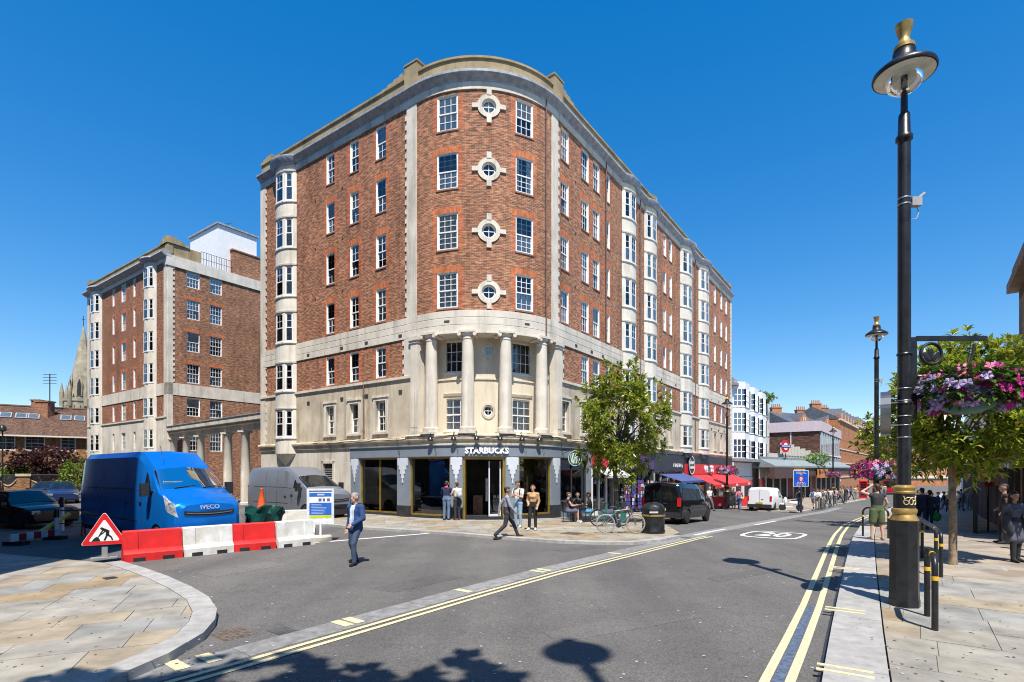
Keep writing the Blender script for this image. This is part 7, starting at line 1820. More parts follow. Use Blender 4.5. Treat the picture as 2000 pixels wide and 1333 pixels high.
# green sack: crumpled open bulk bag
cx, cy = at(515, 17.5); t = thing('green_sack', 'crumpled dark green plastic sack behind the red barrier', 'sack', (cx, cy, 0)); q = MB(); r_ = random.Random(6); nseg = 28; rows = [(.0, .46), (.3, .5), (.6, .47), (.95, .52), (1.12, .5), (1.1, .42), (.85, .36)]; vs = []
for z, r in rows:
    for k in range(nseg): a = 2 * math.pi * k / nseg; rad = r * (1 + .16 * math.sin(5 * a + z * 7) + r_.uniform(-.07, .07)); vs.append((rad * math.cos(a) * 1.1, rad * math.sin(a) * .7, z + r_.uniform(-.07, .07) * (z > 0)))
q.add(vs, [(i * nseg + k, i * nseg + (k + 1) % nseg, (i + 1) * nseg + (k + 1) % nseg, (i + 1) * nseg + k) for i in range(len(rows) - 1) for k in range(nseg)] + [tuple(range((len(rows) - 1) * nseg, len(rows) * nseg))]); q.build('sack', mat('dark green plastic sheet', (.008, .055, .042), .25, var=.3, scale=5), t, 0, False)
# notice board on a post and concrete foot
cx, cy = gp(626, 1058); t = thing('notice_board', 'blue and white framed notice board on a white post with concrete foot', 'notice board', (cx, cy, 0), R_(14)); q = MB(); q.lathe([(.34, 0), (.36, .06), (.36, .16), (.32, .2)], 16); q.build('foot', mat('pale concrete', (.5, .46, .38), .9), t, 40, False)
q = MB(); q.tube([(0, 0, .2), (0, 0, .7)], .035, 10); q.build('post', WHITE, t, 40, False); q = MB(); w, h0, h1 = .38, .56, 1.72
q.box(-w - .04, -w + .03, -.03, .04, h0, h1); q.box(w - .03, w + .04, -.03, .04, h0, h1); q.box(-w + .03, w - .03, -.03, .04, h0, h0 + .1); q.box(-w + .03, w - .03, -.03, .04, h1 - .06, h1); q.build('frame', mat('white frame', (.7, .73, .78), .4), t, 0, False)
NB = mat('notice blue', (.02, .13, .5), .5); q = MB(); q.box(-w + .03, w - .03, 0, .03, h0 + .1, h1 - .06); q.build('panel', mat('notice white', (.75, .78, .82), .5), t, 0, False)
q = MB(); q.box(-w + .04, w - .04, -.004, 0, 1.46, 1.58); q.box(-w + .04, w - .04, -.004, 0, .86, 1.26); q.build('blue_field', NB, t, 0, False); q = MB(); q.box(-w + .04, w - .04, -.004, 0, .76, .85); q.build('yellow_field', mat('notice yellow', (.6, .62, .02), .5), t, 0, False)
q = MB(); r_ = random.Random(3)
for k in range(7): q.box(-.28, -.28 + r_.uniform(.3, .56), -.007, -.004, .9 + .05 * k, .912 + .05 * k)
q.box(-.1, .12, -.007, -.004, 1.5, 1.55); q.build('print_lines', mat('pale notice print', (.5, .6, .8), .6), t, 0, False)
q = MB()
for k, wq in enumerate((.09, .07, .09)): q.box(-.06 + .13 * k, -.06 + .13 * k + wq, -.006, 0, 1.31, 1.4)
q.build('logos', mat('notice logos', (.16, .1, .14), .6), t, 0, False)
# men at work triangle
cx, cy = gp(204, 1091, .1); t = thing('roadworks_sign', 'red triangular roadworks sign with digging figure, on a short stand', 'road sign', (cx, cy, .1), R_(30)); S_ = .475
def tri(mb, s, y0, y1, z, m=0):
    vs = []; n = 0; r = .04 * s / .45
    for ca, (px, pz) in zip((R_(90), R_(210), R_(330)), ((0, 1.06), (-.92, -.53), (.92, -.53))):
        for k in range(5): a = ca - R_(60) + R_(120) * k / 4; vs.append((px * s * .92 + r * math.cos(a), pz * s * .92 + r * math.sin(a)))
    if True: vs = vs[:5] + vs[5:10] + vs[10:]
    n = len(vs); mb.add([(x, y0, z + q) for x, q in vs] + [(x, y1, z + q) for x, q in vs], [tuple(range(n)), tuple(range(n, 2 * n))[::-1]] + [(i, (i + 1) % n, n + (i + 1) % n, n + i) for i in range(n)], m)
zc = .62; q = MB(); tri(q, S_ + .012, .002, .03, zc); q.build('back_plate', mat('white sign edge', (.8, .8, .8), .4), t, 0, False); q = MB(); tri(q, S_, -.004, .0015, zc); q.build('red_border', mat('sign red', (.66, .012, .02), .35), t, 0, False); q = MB(); tri(q, S_ * .68, -.009, -.0045, zc); q.build('white_field', mat('sign white', (.8, .8, .78), .4), t, 0, False)
def fl(mb, pts): n = len(pts); mb.add([(x, -.013, zc + z) for x, z in pts] + [(x, -.0095, zc + z) for x, z in pts], [tuple(range(n)), tuple(range(n, 2 * n))[::-1]] + [(i, (i + 1) % n, n + (i + 1) % n, n + i) for i in range(n)])
q = MB()
def limb(a, c, w): a, c = Vector(a), Vector(c); d = (c - a).normalized(); s = Vector((-d.y, d.x)) * w; fl(q, [tuple(a + s), tuple(a - s), tuple(c - s), tuple(c + s)])
fl(q, [(-.055 + .03 * math.cos(k), .135 + .03 * math.sin(k)) for k in np.linspace(0, 6, 12)]); limb((-.04, .12), (.07, .06), .032); limb((.07, .08), (.06, -.04), .035); limb((.06, -.02), (-.0, -.17), .02); limb((.06, -.02), (.14, -.09), .02); limb((.14, -.09), (.165, -.17), .016); limb((-.02, .11), (-.08, .0), .014); limb((-.08, .0), (-.11, -.06), .012); limb((.06, .1), (-.05, .0), .012); limb((-.02, .03), (-.14, -.09), .008)
fl(q, [(-.26, -.18), (-.08, -.18), (-.11, -.1), (-.16, -.07), (-.21, -.11)]); q.build('figure', mat('sign black', (.01, .01, .01), .5), t, 0, False)
q = MB(); q.box(-.06, .06, .03, .06, .0, .3); q.box(-.28, .28, -.12, .22, -.0, .03); q.build('stand', mat('grey sign stand', (.25, .25, .25), .6), t, 0, False)
# plank barrier, yellow pipe, white posts by the black car
a, c = Vector(at(20, 16.4)), Vector(at(118, 18.2)); L = (c - a).length; t = thing('plank_barrier', 'low red and white striped plank barrier lying beside the black car', 'barrier', (a.x, a.y, 0), math.atan2(c.y - a.y, c.x - a.x))
for k in range(7): q = MB(); q.box(L / 7 * k, L / 7 * (k + 1), -.03, .03, .12, .34); q.build('stripe', mat('plank red', (.42, .015, .02), .5) if k % 2 else mat('plank white', (.7, .7, .68), .5), t, 0, False)
q = MB()
for x in (.2, L - .2): q.box(x - .15, x + .15, -.3, .3, 0, .12)
q.build('foot', TRIM, t, 0, False)
q = MB(); p0, p1 = at(60, 17.3), at(134, 19.2); q.tube([(*p0, .12), (*p1, .75)], .075, 10); tag(q.build('yellow_pipe', mat('yellow pipe plastic', (.6, .5, .06), .5), None, 40), 'yellow plastic pipe leaning across the striped barrier', 'pipe')
for u, y, h, lab in ((111, 18.4, 1.0, 'white post with dark top nearer the striped barrier'), (121, 20.6, 1.3, 'white and black post behind the yellow pipe')):
    x, yy = at(u, y); t = thing('marker_post', lab, 'post', (x, yy, 0), 0, 'white posts by the black car'); q = MB(); q.lathe([(.07, 0), (.07, h * .7)], 12); q.build('post', WHITE, t, 40, False); q = MB(); q.lathe([(.075, h * .7), (.075, h * .96), (.05, h)], 12); q.build('cap', BLACK, t, 40, False)
x, y = at(135, 19.0); t = thing('folding_trestle', 'dark red folding trestle standing by the rear of the blue van', 'trestle', (x, y, 0), .5); q = MB()
for s_ in (-.4, .4): q.tube([(s_, -.3, 0), (s_, 0, .9), (s_, .3, 0)], .025, 6)
q.tube([(-.4, 0, .9), (.4, 0, .9)], .03, 6); q.tube([(-.4, -.15, .45), (.4, -.15, .45)], .02, 6); q.build('frame', mat('dull red steel', (.25, .015, .025), .5), t, 40, False)
# ------------------------------------------------------------------ litter bin
cx, cy = gp(1276, 1041, .09); t = thing('litter_bin', 'round black litter bin with domed top and gold band', 'litter bin', (cx, cy, g(cx, cy) + .088)); q = MB(); q.lathe([(.39, 0), (.41, .04), (.41, .1), (.39, .13), (.39, .58), (.41, .61), (.41, .69), (.4, .72)], 28); q.build('drum', LBLK, t, 40, False); q = MB(); q.lathe([(.4, .72), (.41, .78), (.4, .88), (.33, 1.0), (.2, 1.07), (.02, 1.1)], 28); q.build('dome', LBLK, t, 50, False); q = MB(); q.lathe([(.412, .61), (.415, .64), (.412, .67)], 28); q.build('gold_band', LGOLD, t, 40, False)
q = MB(); T = Matrix.Translation((-.1, -.38, .88)) @ Matrix.Rotation(R_(70), 4, 'X'); q.ell((0, 0, 0), (.17, .1, .03), T=T); q.build('mouth', DARK, t, 50, False); q = MB(); q.box(-.24, .06, -.418, -.40, .73, .79); q.build('plate', mat('pale bin plate', (.6, .6, .58), .5), t, 0, False)
# ------------------------------------------------------------------ cycle stands
YB_ = mat('yellow reflective band', (.75, .45, .02), .45)
def hoop(label, pa, pb, h=.85, r=.032):
    a, c = Vector(pa), Vector(pb); L = (c - a).length; z = g(*pa) + .09; t = thing('cycle_stand', label, 'cycle stand', (a.x, a.y, z), math.atan2(c.y - a.y, c.x - a.x), 'hoop cycle stands on the footway'); q = MB(); R0 = .18
    pts = [(0, 0, 0), (0, 0, h - R0)] + [(R0 - R0 * math.cos(k), 0, h - R0 + R0 * math.sin(k)) for k in np.linspace(.2, math.pi / 2, 6)] + [(L - R0 + R0 * math.sin(k), 0, h - R0 + R0 * math.cos(k)) for k in np.linspace(0, math.pi / 2 - .2, 6)] + [(L, 0, h - R0), (L, 0, 0)]
    q.tube(pts, r, 12); q.build('hoop', LBLK, t, 60, False)
    for x, z_ in ((0, h * .68), (L, h * .68)): q = MB(); q.lathe([(r + .003, z_), (r + .004, z_ + .03), (r + .003, z_ + .06)], 12, (x, 0, 0)); q.build('band', YB_, t, 40, False)
    q = MB(); q.tube([(L * .25, 0, h + .0), (L * .25 + .08, 0, h)], r + .003, 12); q.build('band', YB_, t, 40, False)
hoop('black and yellow hoop stand nearest the camera, beside the lamp plinth', gp(1826, 1232, .09), gp(1811, 1204, .09), 1.02, .04)
hoop('black and yellow hoop stand, first of the two behind the lamp plinth', gp(1838, 1128, .09), gp(1801, 1090, .09), .94, .036); hoop('black and yellow hoop stand, second of the two behind the lamp plinth', gp(1828, 1112, .09), gp(1793, 1078, .09), .94, .036)
a = Vector(gp(1735, 1052, .09)); hoop('cycle stand right beside the man in green shorts', a, a + Vector((-.4, .7)), 1.0)
# blue direction sign
cx, cy = at(1564, 39.5); zz = g(cx, cy) + .08; t = thing('blue_direction_sign', 'blue square direction sign on a dark post before the station parade', 'sign', (cx, cy, zz)); q = MB(); q.tube([(.05, .03, 0), (.05, .03, 3.1)], .07, 10); q.build('post', IRON, t, 40, False); q = MB(); q.box(-.56, .56, -.03, .0, 1.92, 3.12); q.build('border', WHITE, t, 0, False); q = MB(); q.box(-.53, .53, -.035, -.03, 1.95, 3.09); q.build('plate', mat('sign blue', (.01, .09, .5), .4), t, 0, False)
q = MB(); disc(q, 0, -.038, 2.48, .12, .2, (0, 1), .004); q.build('ring', RR, t, 0, False); q = MB(); disc(q, 0, -.037, 2.48, .001, .13, (0, 1), .003); q.box(-.08, .1, -.04, -.036, 2.76, 2.79)
PX = Line((-.45, -.036), (.45, -.036))
for z_, s0, s1, sd_ in ((2.95, .08, .8, 1), (2.85, .1, .86, 2), (2.2, .15, .75, 3), (2.09, .05, .86, 4), (2.0, .1, .8, 5)):
    k = strokes(PX, s0, s1, z_, .07, .0, sd_); q.add(k.V, k.F)
q.build('lettering', LETTER, t, 0, False)
q = MB(); q.box(-.24, .24, -.047, -.044, 2.45, 2.51); q.build('bar', RBL, t, 0, False)
# phone box
cx, cy = at(1686, 72); t = thing('telephone_box', 'red telephone box at the kerb by the crowd', 'telephone box', (cx, cy, g(cx, cy) + .08), R_(-30)); PB_ = paint('phone box red', (.55, .01, .015), .35); q = MB()
for x in (-.45, .35):
    for y in (-.45, .35): q.box(x, x + .1, y, y + .1, 0, 2.2)
q.box(-.46, .46, -.46, .46, 2.2, 2.42); q.box(-.46, .46, -.46, .46, 0, .25)
for k in range(8):
    z = .4 + .23 * k
    q.box(-.4, .4, -.44, -.42, z, z + .025); q.box(-.44, -.42, -.4, .4, z, z + .025); q.box(.42, .44, -.4, .4, z, z + .025)
q.build('frame', PB_, t, 0, False); q = MB(); q.lathe([(.62, 2.42), (.55, 2.5), (.3, 2.6), (.02, 2.63)], 4); q.build('roof', PB_, t, 0, False); q = MB(); q.box(-.41, .41, -.41, .41, .25, 2.2); q.build('pane', CARGLASS, t, 0, False)
# red planters / barriers outside the restaurant
for i, (u, v) in enumerate(((1403, 990), (1462, 992))):
    x, y = at(u, 45.5 + i); t = thing('cafe_screen', ('red cafe screen left of the lamp under the awning', 'red cafe screen right of the lamp under the awning')[i], 'screen', (x, y, g(x, y) + .08), R_(20), 'red cafe screens'); q = MB(); q.box(-.9, .9, -.02, .02, .2, 1.0); q.build('canvas', REDC, t, 0, False); q = MB()
    for xx in (-.9, .9): q.tube([(xx, 0, 0), (xx, 0, 1.05)], .025, 6); q.box(xx - .15, xx + .15, -.2, .2, 0, .03)
    q.build('frame', IRON, t, 0, False)
# cafe tables and chairs outside the coffee shop
def chair(label, x, y, rz):
    t = thing('cafe_chair', label, 'chair', (x, y, g(x, y) + .088), rz, 'cafe chairs outside the coffee shop'); q = MB(); q.box(-.2, .2, -.2, .2, .43, .46); q.build('seat', BLACK, t, 0, False); q = MB(); q.box(-.2, .2, .19, .21, .62, .9); q.build('backrest', BLACK, t, 0, False)
    for sx in (-.18, .18):
        for sy in (-.18, .2): q = MB(); q.tube([(sx, sy, 0), (sx, sy, .45 if sy < 0 else .88)], .013, 6); q.build('leg', BLACK, t, 0, False)
def table(label, x, y):
    t = thing('cafe_table', label, 'table', (x, y, g(x, y) + .088), 0, 'cafe tables outside the coffee shop'); q = MB(); q.lathe([(.32, .72), (.32, .75)], 20); q.build('table_top', BLACK, t, 40, False); q = MB(); q.tube([(0, 0, .03), (0, 0, .72)], .03, 8); q.lathe([(.22, 0), (.2, .03), (.03, .05)], 16); q.build('pedestal', BLACK, t, 40, False)
CT = [at(1133, 23.6), at(1118, 24.6)]
table('small round black cafe table between the seated people', *CT[0]); table('small round black cafe table nearer the shop window', *CT[1])
# off the pavement: pub boards and stall on the right
x, y = at(1905, 21.5); t = thing('timber_hoarding', 'dark timber terrace screen outside the pub on the right', 'screen', (x, y, g(x, y) + .09), R_(49))
for k in range(9): q = MB(); q.box(-.2 + .42 * k, .18 + .42 * k, -.03, .03, .05, 1.35 + .03 * (k % 3)); q.build('board', mat('dark hoarding wood', (.05, .032, .02), .6, var=.3, scale=5), t, 0, False)
for k in range(3): q = MB(); q.box(-.25 + 1.85 * k, -.15 + 1.85 * k, -.07, .07, 0, 1.6); q.build('post', mat('hoarding post', (.035, .022, .015), .6), t, 0, False)
x, y = at(1930, 22.6); t = thing('no_entry_sign', 'small round red and white road sign on the right beyond the woman', 'road sign', (x, y, g(x, y) + .09)); q = MB(); q.tube([(0, 0, 0), (0, 0, 2.3)], .035, 8); q.build('post', IRON, t, 40, False); q = MB(); disc(q, 0, -.05, 2.15, .001, .26, (0, 1), .01); q.build('disc', RR, t, 0, False); q = MB(); q.box(-.18, .18, -.068, -.06, 2.11, 2.19); q.build('bar', WHITE, t, 0, False)
# ------------------------------------------------------------------ people
SKIN = [mat('skin ' + n_, c_, .55, var=.06) for n_, c_ in (('light', (.56, .33, .23)), ('tan', (.40, .22, .14)), ('brown', (.24, .12, .07)))]
HAIR = [mat('hair ' + n_, c_, .6, var=.2) for n_, c_ in (('black', (.014, .011, .01)), ('brown', (.07, .035, .018)), ('grey', (.25, .24, .23)))]
EYE = mat('dark eyes', (.02, .015, .012), .3)
_cl = {}
def cloth(c, n_='cloth'):
    k = tuple(round(x, 3) for x in c)
    if k not in _cl: _cl[k] = mat('%s %d' % (n_, len(_cl)), c, .85, var=.14, scale=9, bump=.35, bscale=22)
    return _cl[k]
BASE = dict(hipL=(-.09, 0, .92), hipR=(.09, 0, .92), kneeL=(-.1, .02, .5), kneeR=(.1, .02, .5), ankL=(-.1, -.02, .08), ankR=(.1, -.02, .08), toeL=(-.115, .16, .035), toeR=(.115, .16, .035),
            pel=(0, 0, .95), waist=(0, .0, 1.12), chest=(0, .0, 1.32), neck=(0, -.01, 1.46), head=(0, .015, 1.63), shL=(-.185, -.01, 1.4), shR=(.185, -.01, 1.4), elL=(-.235, -.03, 1.13), elR=(.235, -.03, 1.13), wrL=(-.24, .05, .89), wrR=(.24, .05, .89), look=(0, 1, 0))
POSES = {
 'stand': {}, 
 'contra': dict(kneeR=(.12, .08, .5), ankR=(.14, .03, .08), toeR=(.19, .19, .035), elR=(.24, -.08, 1.15), wrR=(.16, .12, 1.02), wrL=(-.2, .1, .93)),
 'walk': dict(kneeL=(-.09, .2, .52), ankL=(-.09, .32, .09), toeL=(-.09, .5, .06), kneeR=(.09, -.02, .5), ankR=(.09, -.33, .14), toeR=(.09, -.2, .04), elL=(-.23, -.14, 1.15), wrL=(-.22, -.12, .9), elR=(.23, .08, 1.15), wrR=(.2, .28, .98)),
 'stride': dict(pel=(0, 0, .92), hipL=(-.09, 0, .89), hipR=(.09, 0, .89), kneeL=(-.09, .24, .53), ankL=(-.09, .4, .12), toeL=(-.09, .56, .1), kneeR=(.09, -.08, .48), ankR=(.09, -.42, .18), toeR=(.09, -.32, .05), elL=(-.25, -.18, 1.16), wrL=(-.24, -.22, .92), elR=(.25, .06, 1.14), wrR=(.22, .22, .95)),
 'jacketwalk': dict(kneeL=(-.13, .2, .52), ankL=(-.16, .2, .09), toeL=(-.2, .37, .04), kneeR=(.13, .0, .5), ankR=(.17, -.2, .1), toeR=(.22, -.04, .035), elL=(-.27, .02, 1.14), wrL=(-.14, .22, 1.0), elR=(.27, -.1, 1.13), wrR=(.27, -.02, .88)),
 'phone': dict(elL=(-.22, .08, 1.14), wrL=(-.06, .26, 1.22), elR=(.22, .08, 1.14), wrR=(.06, .26, 1.2), head=(0, .05, 1.62), look=(0, 1, -.35)),
 'handhead': dict(elL=(-.42, .06, 1.5), wrL=(-.17, .1, 1.66), elR=(.3, .0, 1.15), wrR=(.33, .2, 1.05), kneeL=(-.13, .02, .5), kneeR=(.13, .02, .5), ankL=(-.16, -.02, .08), ankR=(.16, -.02, .08), toeL=(-.2, .15, .035), toeR=(.2, .15, .035)),
 'sit': dict(pel=(0, 0, .5), hipL=(-.09, .02, .5), hipR=(.09, .02, .5), kneeL=(-.12, .44, .5), kneeR=(.12, .44, .52), ankL=(-.12, .4, .08), ankR=(.12, .46, .08), toeL=(-.12, .56, .035), toeR=(.12, .62, .035), waist=(0, .0, .68), chest=(0, .02, .88), neck=(0, .02, 1.02), head=(0, .06, 1.19), shL=(-.18, .02, .96), shR=(.18, .02, .96), elL=(-.24, .16, .74), elR=(.24, .16, .74), wrL=(-.1, .36, .74), wrR=(.12, .36, .74)),
 'hug': dict(elL=(-.26, .1, 1.16), wrL=(-.06, .26, 1.14), elR=(.26, .08, 1.15), wrR=(.1, .26, 1.1), head=(0, .05, 1.62)),
 'bag': dict(elR=(.24, -.04, 1.14), wrR=(.25, .02, .88), elL=(-.22, .06, 1.14), wrL=(-.1, .22, 1.08), kneeR=(.1, .1, .5), ankR=(.1, .1, .08), toeR=(.12, .27, .035)),
}
PM = {}
def person_mesh(pose, female=False, shorts=False, sleeves='long', hair='short', jacket=False, skirt=False, bulk=1.13, vox=.022, fingers=False, cap=False):
    key = (pose, female, shorts, sleeves, hair, jacket, skirt, bulk, vox, fingers, cap)
    if key in PM: return PM[key]
    J = {k: Vector(v) for k, v in {**BASE, **POSES[pose]}.items()}
    SK, TOP, LEG, SHOE, HR, INN = 0, 1, 2, 3, 4, 5
    C = []                                             # round cones: a, b, ra, rb, region
    def cone(a, c, ra, rb, m): C.append((Vector(a), Vector(c), ra * (bulk if m in (TOP, LEG) else 1), rb * (bulk if m in (TOP, LEG) else 1), m))
    for s in 'LR':
        th = .085 if not female else .09
        if shorts:
            mid_ = J['hip' + s].lerp(J['knee' + s], .8); cone(J['hip' + s], mid_, .1, .09, LEG); cone(mid_, J['knee' + s], .06, .055, SK); cone(J['knee' + s], J['ank' + s], .055, .038, SK)
        else:
            cone(J['hip' + s], J['knee' + s], th, .064, LEG); cone(J['knee' + s], J['ank' + s], .062, .048, LEG)
        cone(J['ank' + s], J['toe' + s] * .5 + J['ank' + s] * .5 - Vector((0, 0, .01)), .045, .042, SHOE); h_ = J['ank' + s] + (J['ank' + s] - J['toe' + s]) * .25; h_.z = max(.035, J['toe' + s].z); cone(h_, J['toe' + s], .042, .036, SHOE)
        sr_ = .056 if not female else .046
        if jacket: sr_ += .014
        e1 = J['sh' + s].lerp(J['el' + s], .5)
        if sleeves == 'long': cone(J['sh' + s], J['el' + s], sr_, .047 + (.012 if jacket else 0), TOP); cone(J['el' + s], J['wr' + s], .046 + (.01 if jacket else 0), .036 + (.006 if jacket else 0), TOP)
        elif sleeves == 'short': cone(J['sh' + s], e1, sr_, .052, TOP); cone(e1, J['el' + s], .045, .04, SK); cone(J['el' + s], J['wr' + s], .04, .028, SK)
        else: cone(J['sh' + s], J['el' + s], .05, .04, SK); cone(J['el' + s], J['wr' + s], .04, .028, SK)
        hd = (J['wr' + s] - J['el' + s]).normalized(); cone(J['wr' + s], J['wr' + s] + hd * .09, .03, .033, SK)
        cone(J['chest'] + Vector((0, 0, .06)), J['sh' + s], .085, .06 + (.012 if jacket else 0), TOP)
        px = -.045 if s == 'L' else .045
        off = Vector((px, 0, 0)); cone(J['pel'] + off, J['waist'] + off * .9, .105, .088 if female else .1, LEG if not jacket else TOP); cone(J['waist'] + off * .9, J['chest'] + off * 1.4, .09 if female else .103, .1, TOP)
        cone(J['hip' + s], J['pel'] + off, .095, .1, LEG)
        if jacket: cone(J['waist'] + off * 1.3, J['pel'] + off * 1.6 + Vector((0, 0, -.06)), .11, .115, TOP)
    if female: cone(J['chest'] + Vector((-.06, .07, -.02)), J['chest'] + Vector((.06, .07, -.02)), .06, .06, TOP)
    if skirt:
        for k in range(3): cone(J['pel'] + Vector((-.06 + .06 * k, 0, 0)), J['pel'] + Vector((-.1 + .1 * k, .02, -.36)), .11, .13, TOP)
    cone(J['neck'] - Vector((0, 0, .05)), J['head'] - Vector((0, 0, .07)), .055, .052, SK)
    hc = J['head']; lk_ = J['look'].normalized(); up = Vector((0, 0, 1)); up = (up - lk_ * up.dot(lk_)).normalized(); rt = lk_.cross(up)
    cone(hc + up * .035 - lk_ * .012, hc + up * .02 + lk_ * .012, .088, .086, SK); cone(hc + lk_ * .02, hc - up * .075 + lk_ * .045, .075, .046, SK)      # skull, jaw
    cone(hc + lk_ * .095 + up * .012, hc + lk_ * .112 - up * .022, .012, .017, SK)                             # nose
    cone(hc + lk_ * .088 - up * .058 - rt * .014, hc + lk_ * .088 - up * .058 + rt * .014, .012, .012, SK)      # lips
    for s in (-1, 1): cone(hc + rt * (s * .086) + up * .018, hc + rt * (s * .088) - up * .022, .018, .013, SK)   # ears
    cone(hc + up * .055 - lk_ * .03, hc + up * .06 + lk_ * .022, .088, .082, HR); cone(hc + up * .02 - lk_ * .045, hc - up * .03 - lk_ * .055, .08, .05, HR)
    if hair == 'long':
        for s in (-1, 1): cone(hc + rt * (s * .06) + up * .03 - lk_ * .02, hc + rt * (s * .085) - up * .2 - lk_ * .02, .055, .05, HR)
        cone(hc - lk_ * .06, hc - lk_ * .075 - up * .24, .075, .06, HR)
    if cap: cone(hc + up * .06 + lk_ * .05, hc + up * .05 + lk_ * .14, .05, .035, HR)
    mb = MB()
    for a, c, ra, rb, m in C:
        d = c - a; L = d.length
        if L < 1e-4: d = Vector((0, 0, 1)); L = 1e-4
        n_ = d / L; pts = []; rad = []
        for k in range(4): f = math.cos(math.pi / 2 * k / 3.3); pts.append(a - n_ * (ra * f)); rad.append(max(.004, ra * math.sqrt(max(0, 1 - f * f))))
        for k in range(3, -1, -1): f = math.cos(math.pi / 2 * k / 3.3); pts.append(c + n_ * (rb * f)); rad.append(max(.004, rb * math.sqrt(max(0, 1 - f * f))))
        mb.tube(pts, rad, 12)
    me = mb.mesh('body', EYE); o = bpy.data.objects.new('tmp', me); COL.objects.link(o); md = o.modifiers.new('r', 'REMESH'); md.mode = 'VOXEL'; md.voxel_size = vox; md.use_smooth_shade = True
    sm = o.modifiers.new('s', 'SMOOTH'); sm.factor = .5; sm.iterations = 2
    dg = bpy.context.evaluated_depsgraph_get(); me2 = bpy.data.meshes.new_from_object(o.evaluated_get(dg)); bpy.data.objects.remove(o)
    nV = len(me2.vertices); co = np.empty(nV * 3); me2.vertices.foreach_get('co', co); co = co.reshape(-1, 3)
    fc = np.array([p.center for p in me2.polygons]); best = np.full(len(fc), 9.0); reg = np.zeros(len(fc), int)
    for a, c, ra, rb, m in C:
        a_, c_ = np.array(a), np.array(c); d = c_ - a_; L2 = max(1e-9, d @ d); t_ = np.clip((fc - a_) @ d / L2, 0, 1); dist = np.linalg.norm(fc - (a_ + t_[:, None] * d), axis=1) - (ra + (rb - ra) * t_)
        s_ = dist < best; best[s_] = dist[s_]; reg[s_] = m
    if jacket:                                          # open jacket: shirt shows down the front
        fr_ = (reg == TOP) & (np.abs(fc[:, 0]) < .065) & (fc[:, 1] > .04) & (fc[:, 2] > J['pel'].z - .02) & (fc[:, 2] < J['neck'].z); reg[fr_] = INN
    hcn = np.array(hc); rel_ = fc - hcn; fwd = rel_ @ np.array(lk_); upv = rel_ @ np.array(up)
    face_ = (reg == HR) & (fwd > .045) & (upv < .075 if not cap else upv < .04); reg[face_ & (hair != 'cap')] = SK
    # eyes and fingers joined on
    vs = [tuple(v) for v in co]; fs = [tuple(p.vertices) for p in me2.polygons]; rg_ = list(reg)
    ex = MB()
    for s in (-1, 1): ex.ell(hc + lk_ * .086 + rt * (s * .034) + up * .012, (.014, .01, .009), 8, 5, 6); ex.ell(hc + lk_ * .09 + rt * (s * .034) + up * .034, (.02, .006, .005), 8, 4, 4)
    if fingers:
        for s in 'LR':
            hd = (J['wr' + s] - J['el' + s]).normalized(); side = hd.cross(Vector((0, 1, 0))); side = side.normalized() if side.length > .1 else Vector((1, 0, 0)); inn = side.cross(hd).normalized(); b0 = J['wr' + s] + hd * .1; curl = inn if inn.y > 0 else -inn
            side = curl.cross(hd).normalized()
            for k in range(4):
                r0 = b0 + side * (-.027 + .018 * k); L = (.062, .075, .07, .055)[k]; ex.tube([r0 - hd * .03, r0 + hd * L * .45 + curl * .006, r0 + hd * L * .75 + curl * .028, r0 + hd * L * .8 + curl * .05], [.0095, .009, .0085, .007], 7, 0)
            th_ = J['wr' + s] + hd * .05 - side * .03; ex.tube([th_, th_ - side * .022 + hd * .03 + curl * .012, th_ - side * .022 + hd * .055 + curl * .03], [.012, .0105, .008], 7, 0)
    bs = len(vs); vs += [tuple(v) for v in ex.V]; fs += [tuple(i + bs for i in f) for f in ex.F]; rg_ += ex.I
    out = bpy.data.meshes.new('person'); out.from_pydata(vs, [], fs)
    for k in range(7): out.materials.append(EYE)
    out.polygons.foreach_set('material_index', rg_); out.polygons.foreach_set('use_smooth', [True] * len(fs)); out.update()
    bpy.data.meshes.remove(me2)
    PM[key] = (out, J); return PM[key]
def person(label, u, v, px, face, top, leg, pose='stand', skin=0, hair=0, shoe=(.03, .03, .03), inner=None, group=None, h=.09, zoff=None, y=None, **kw):
    """u, v: where the feet stand in the photograph; face: heading in degrees (0 = away along +y)"""
    if y is None: x, y = gp(u, v, h)
    else: x, y = at(u, y)
    me, J = person_mesh(pose, **kw); z = g(x, y) + h if zoff is None else zoff
    o = bpy.data.objects.new('person', me); COL.objects.link(o); o.location = (x, y, z); o.rotation_euler = (0, 0, R_(face)); s = px; o.scale = (s, s, s)
    tag(o, label, 'person', group)
    for i, m in enumerate((SKIN[skin], cloth(top), cloth(leg), cloth(shoe), HAIR[hair], cloth(inner or top), EYE)): setmat(o, m, i)
    return o
def addpart(o, mb, name, m, smooth=40): return mb.build(name, m, o, smooth, False)
PP = 'passers-by on the pavements'
# nearest man in the blue jacket, crossing towards the left
o = person('man in blue jacket, pale shirt and jeans walking across the side street', 694, 1102, 1.0, 152, (.02, .055, .17), (.035, .06, .11), 'jacketwalk', 0, 2, (.015, .012, .011), (.55, .64, .74), h=.0, jacket=True, vox=.013, fingers=True, bulk=1.2)
q = MB(); q.lathe([(.03, -.012), (.034, 0), (.03, .012)], 10, (.27, -.02, .9)); addpart(o, q, 'wristwatch', ALLOY)
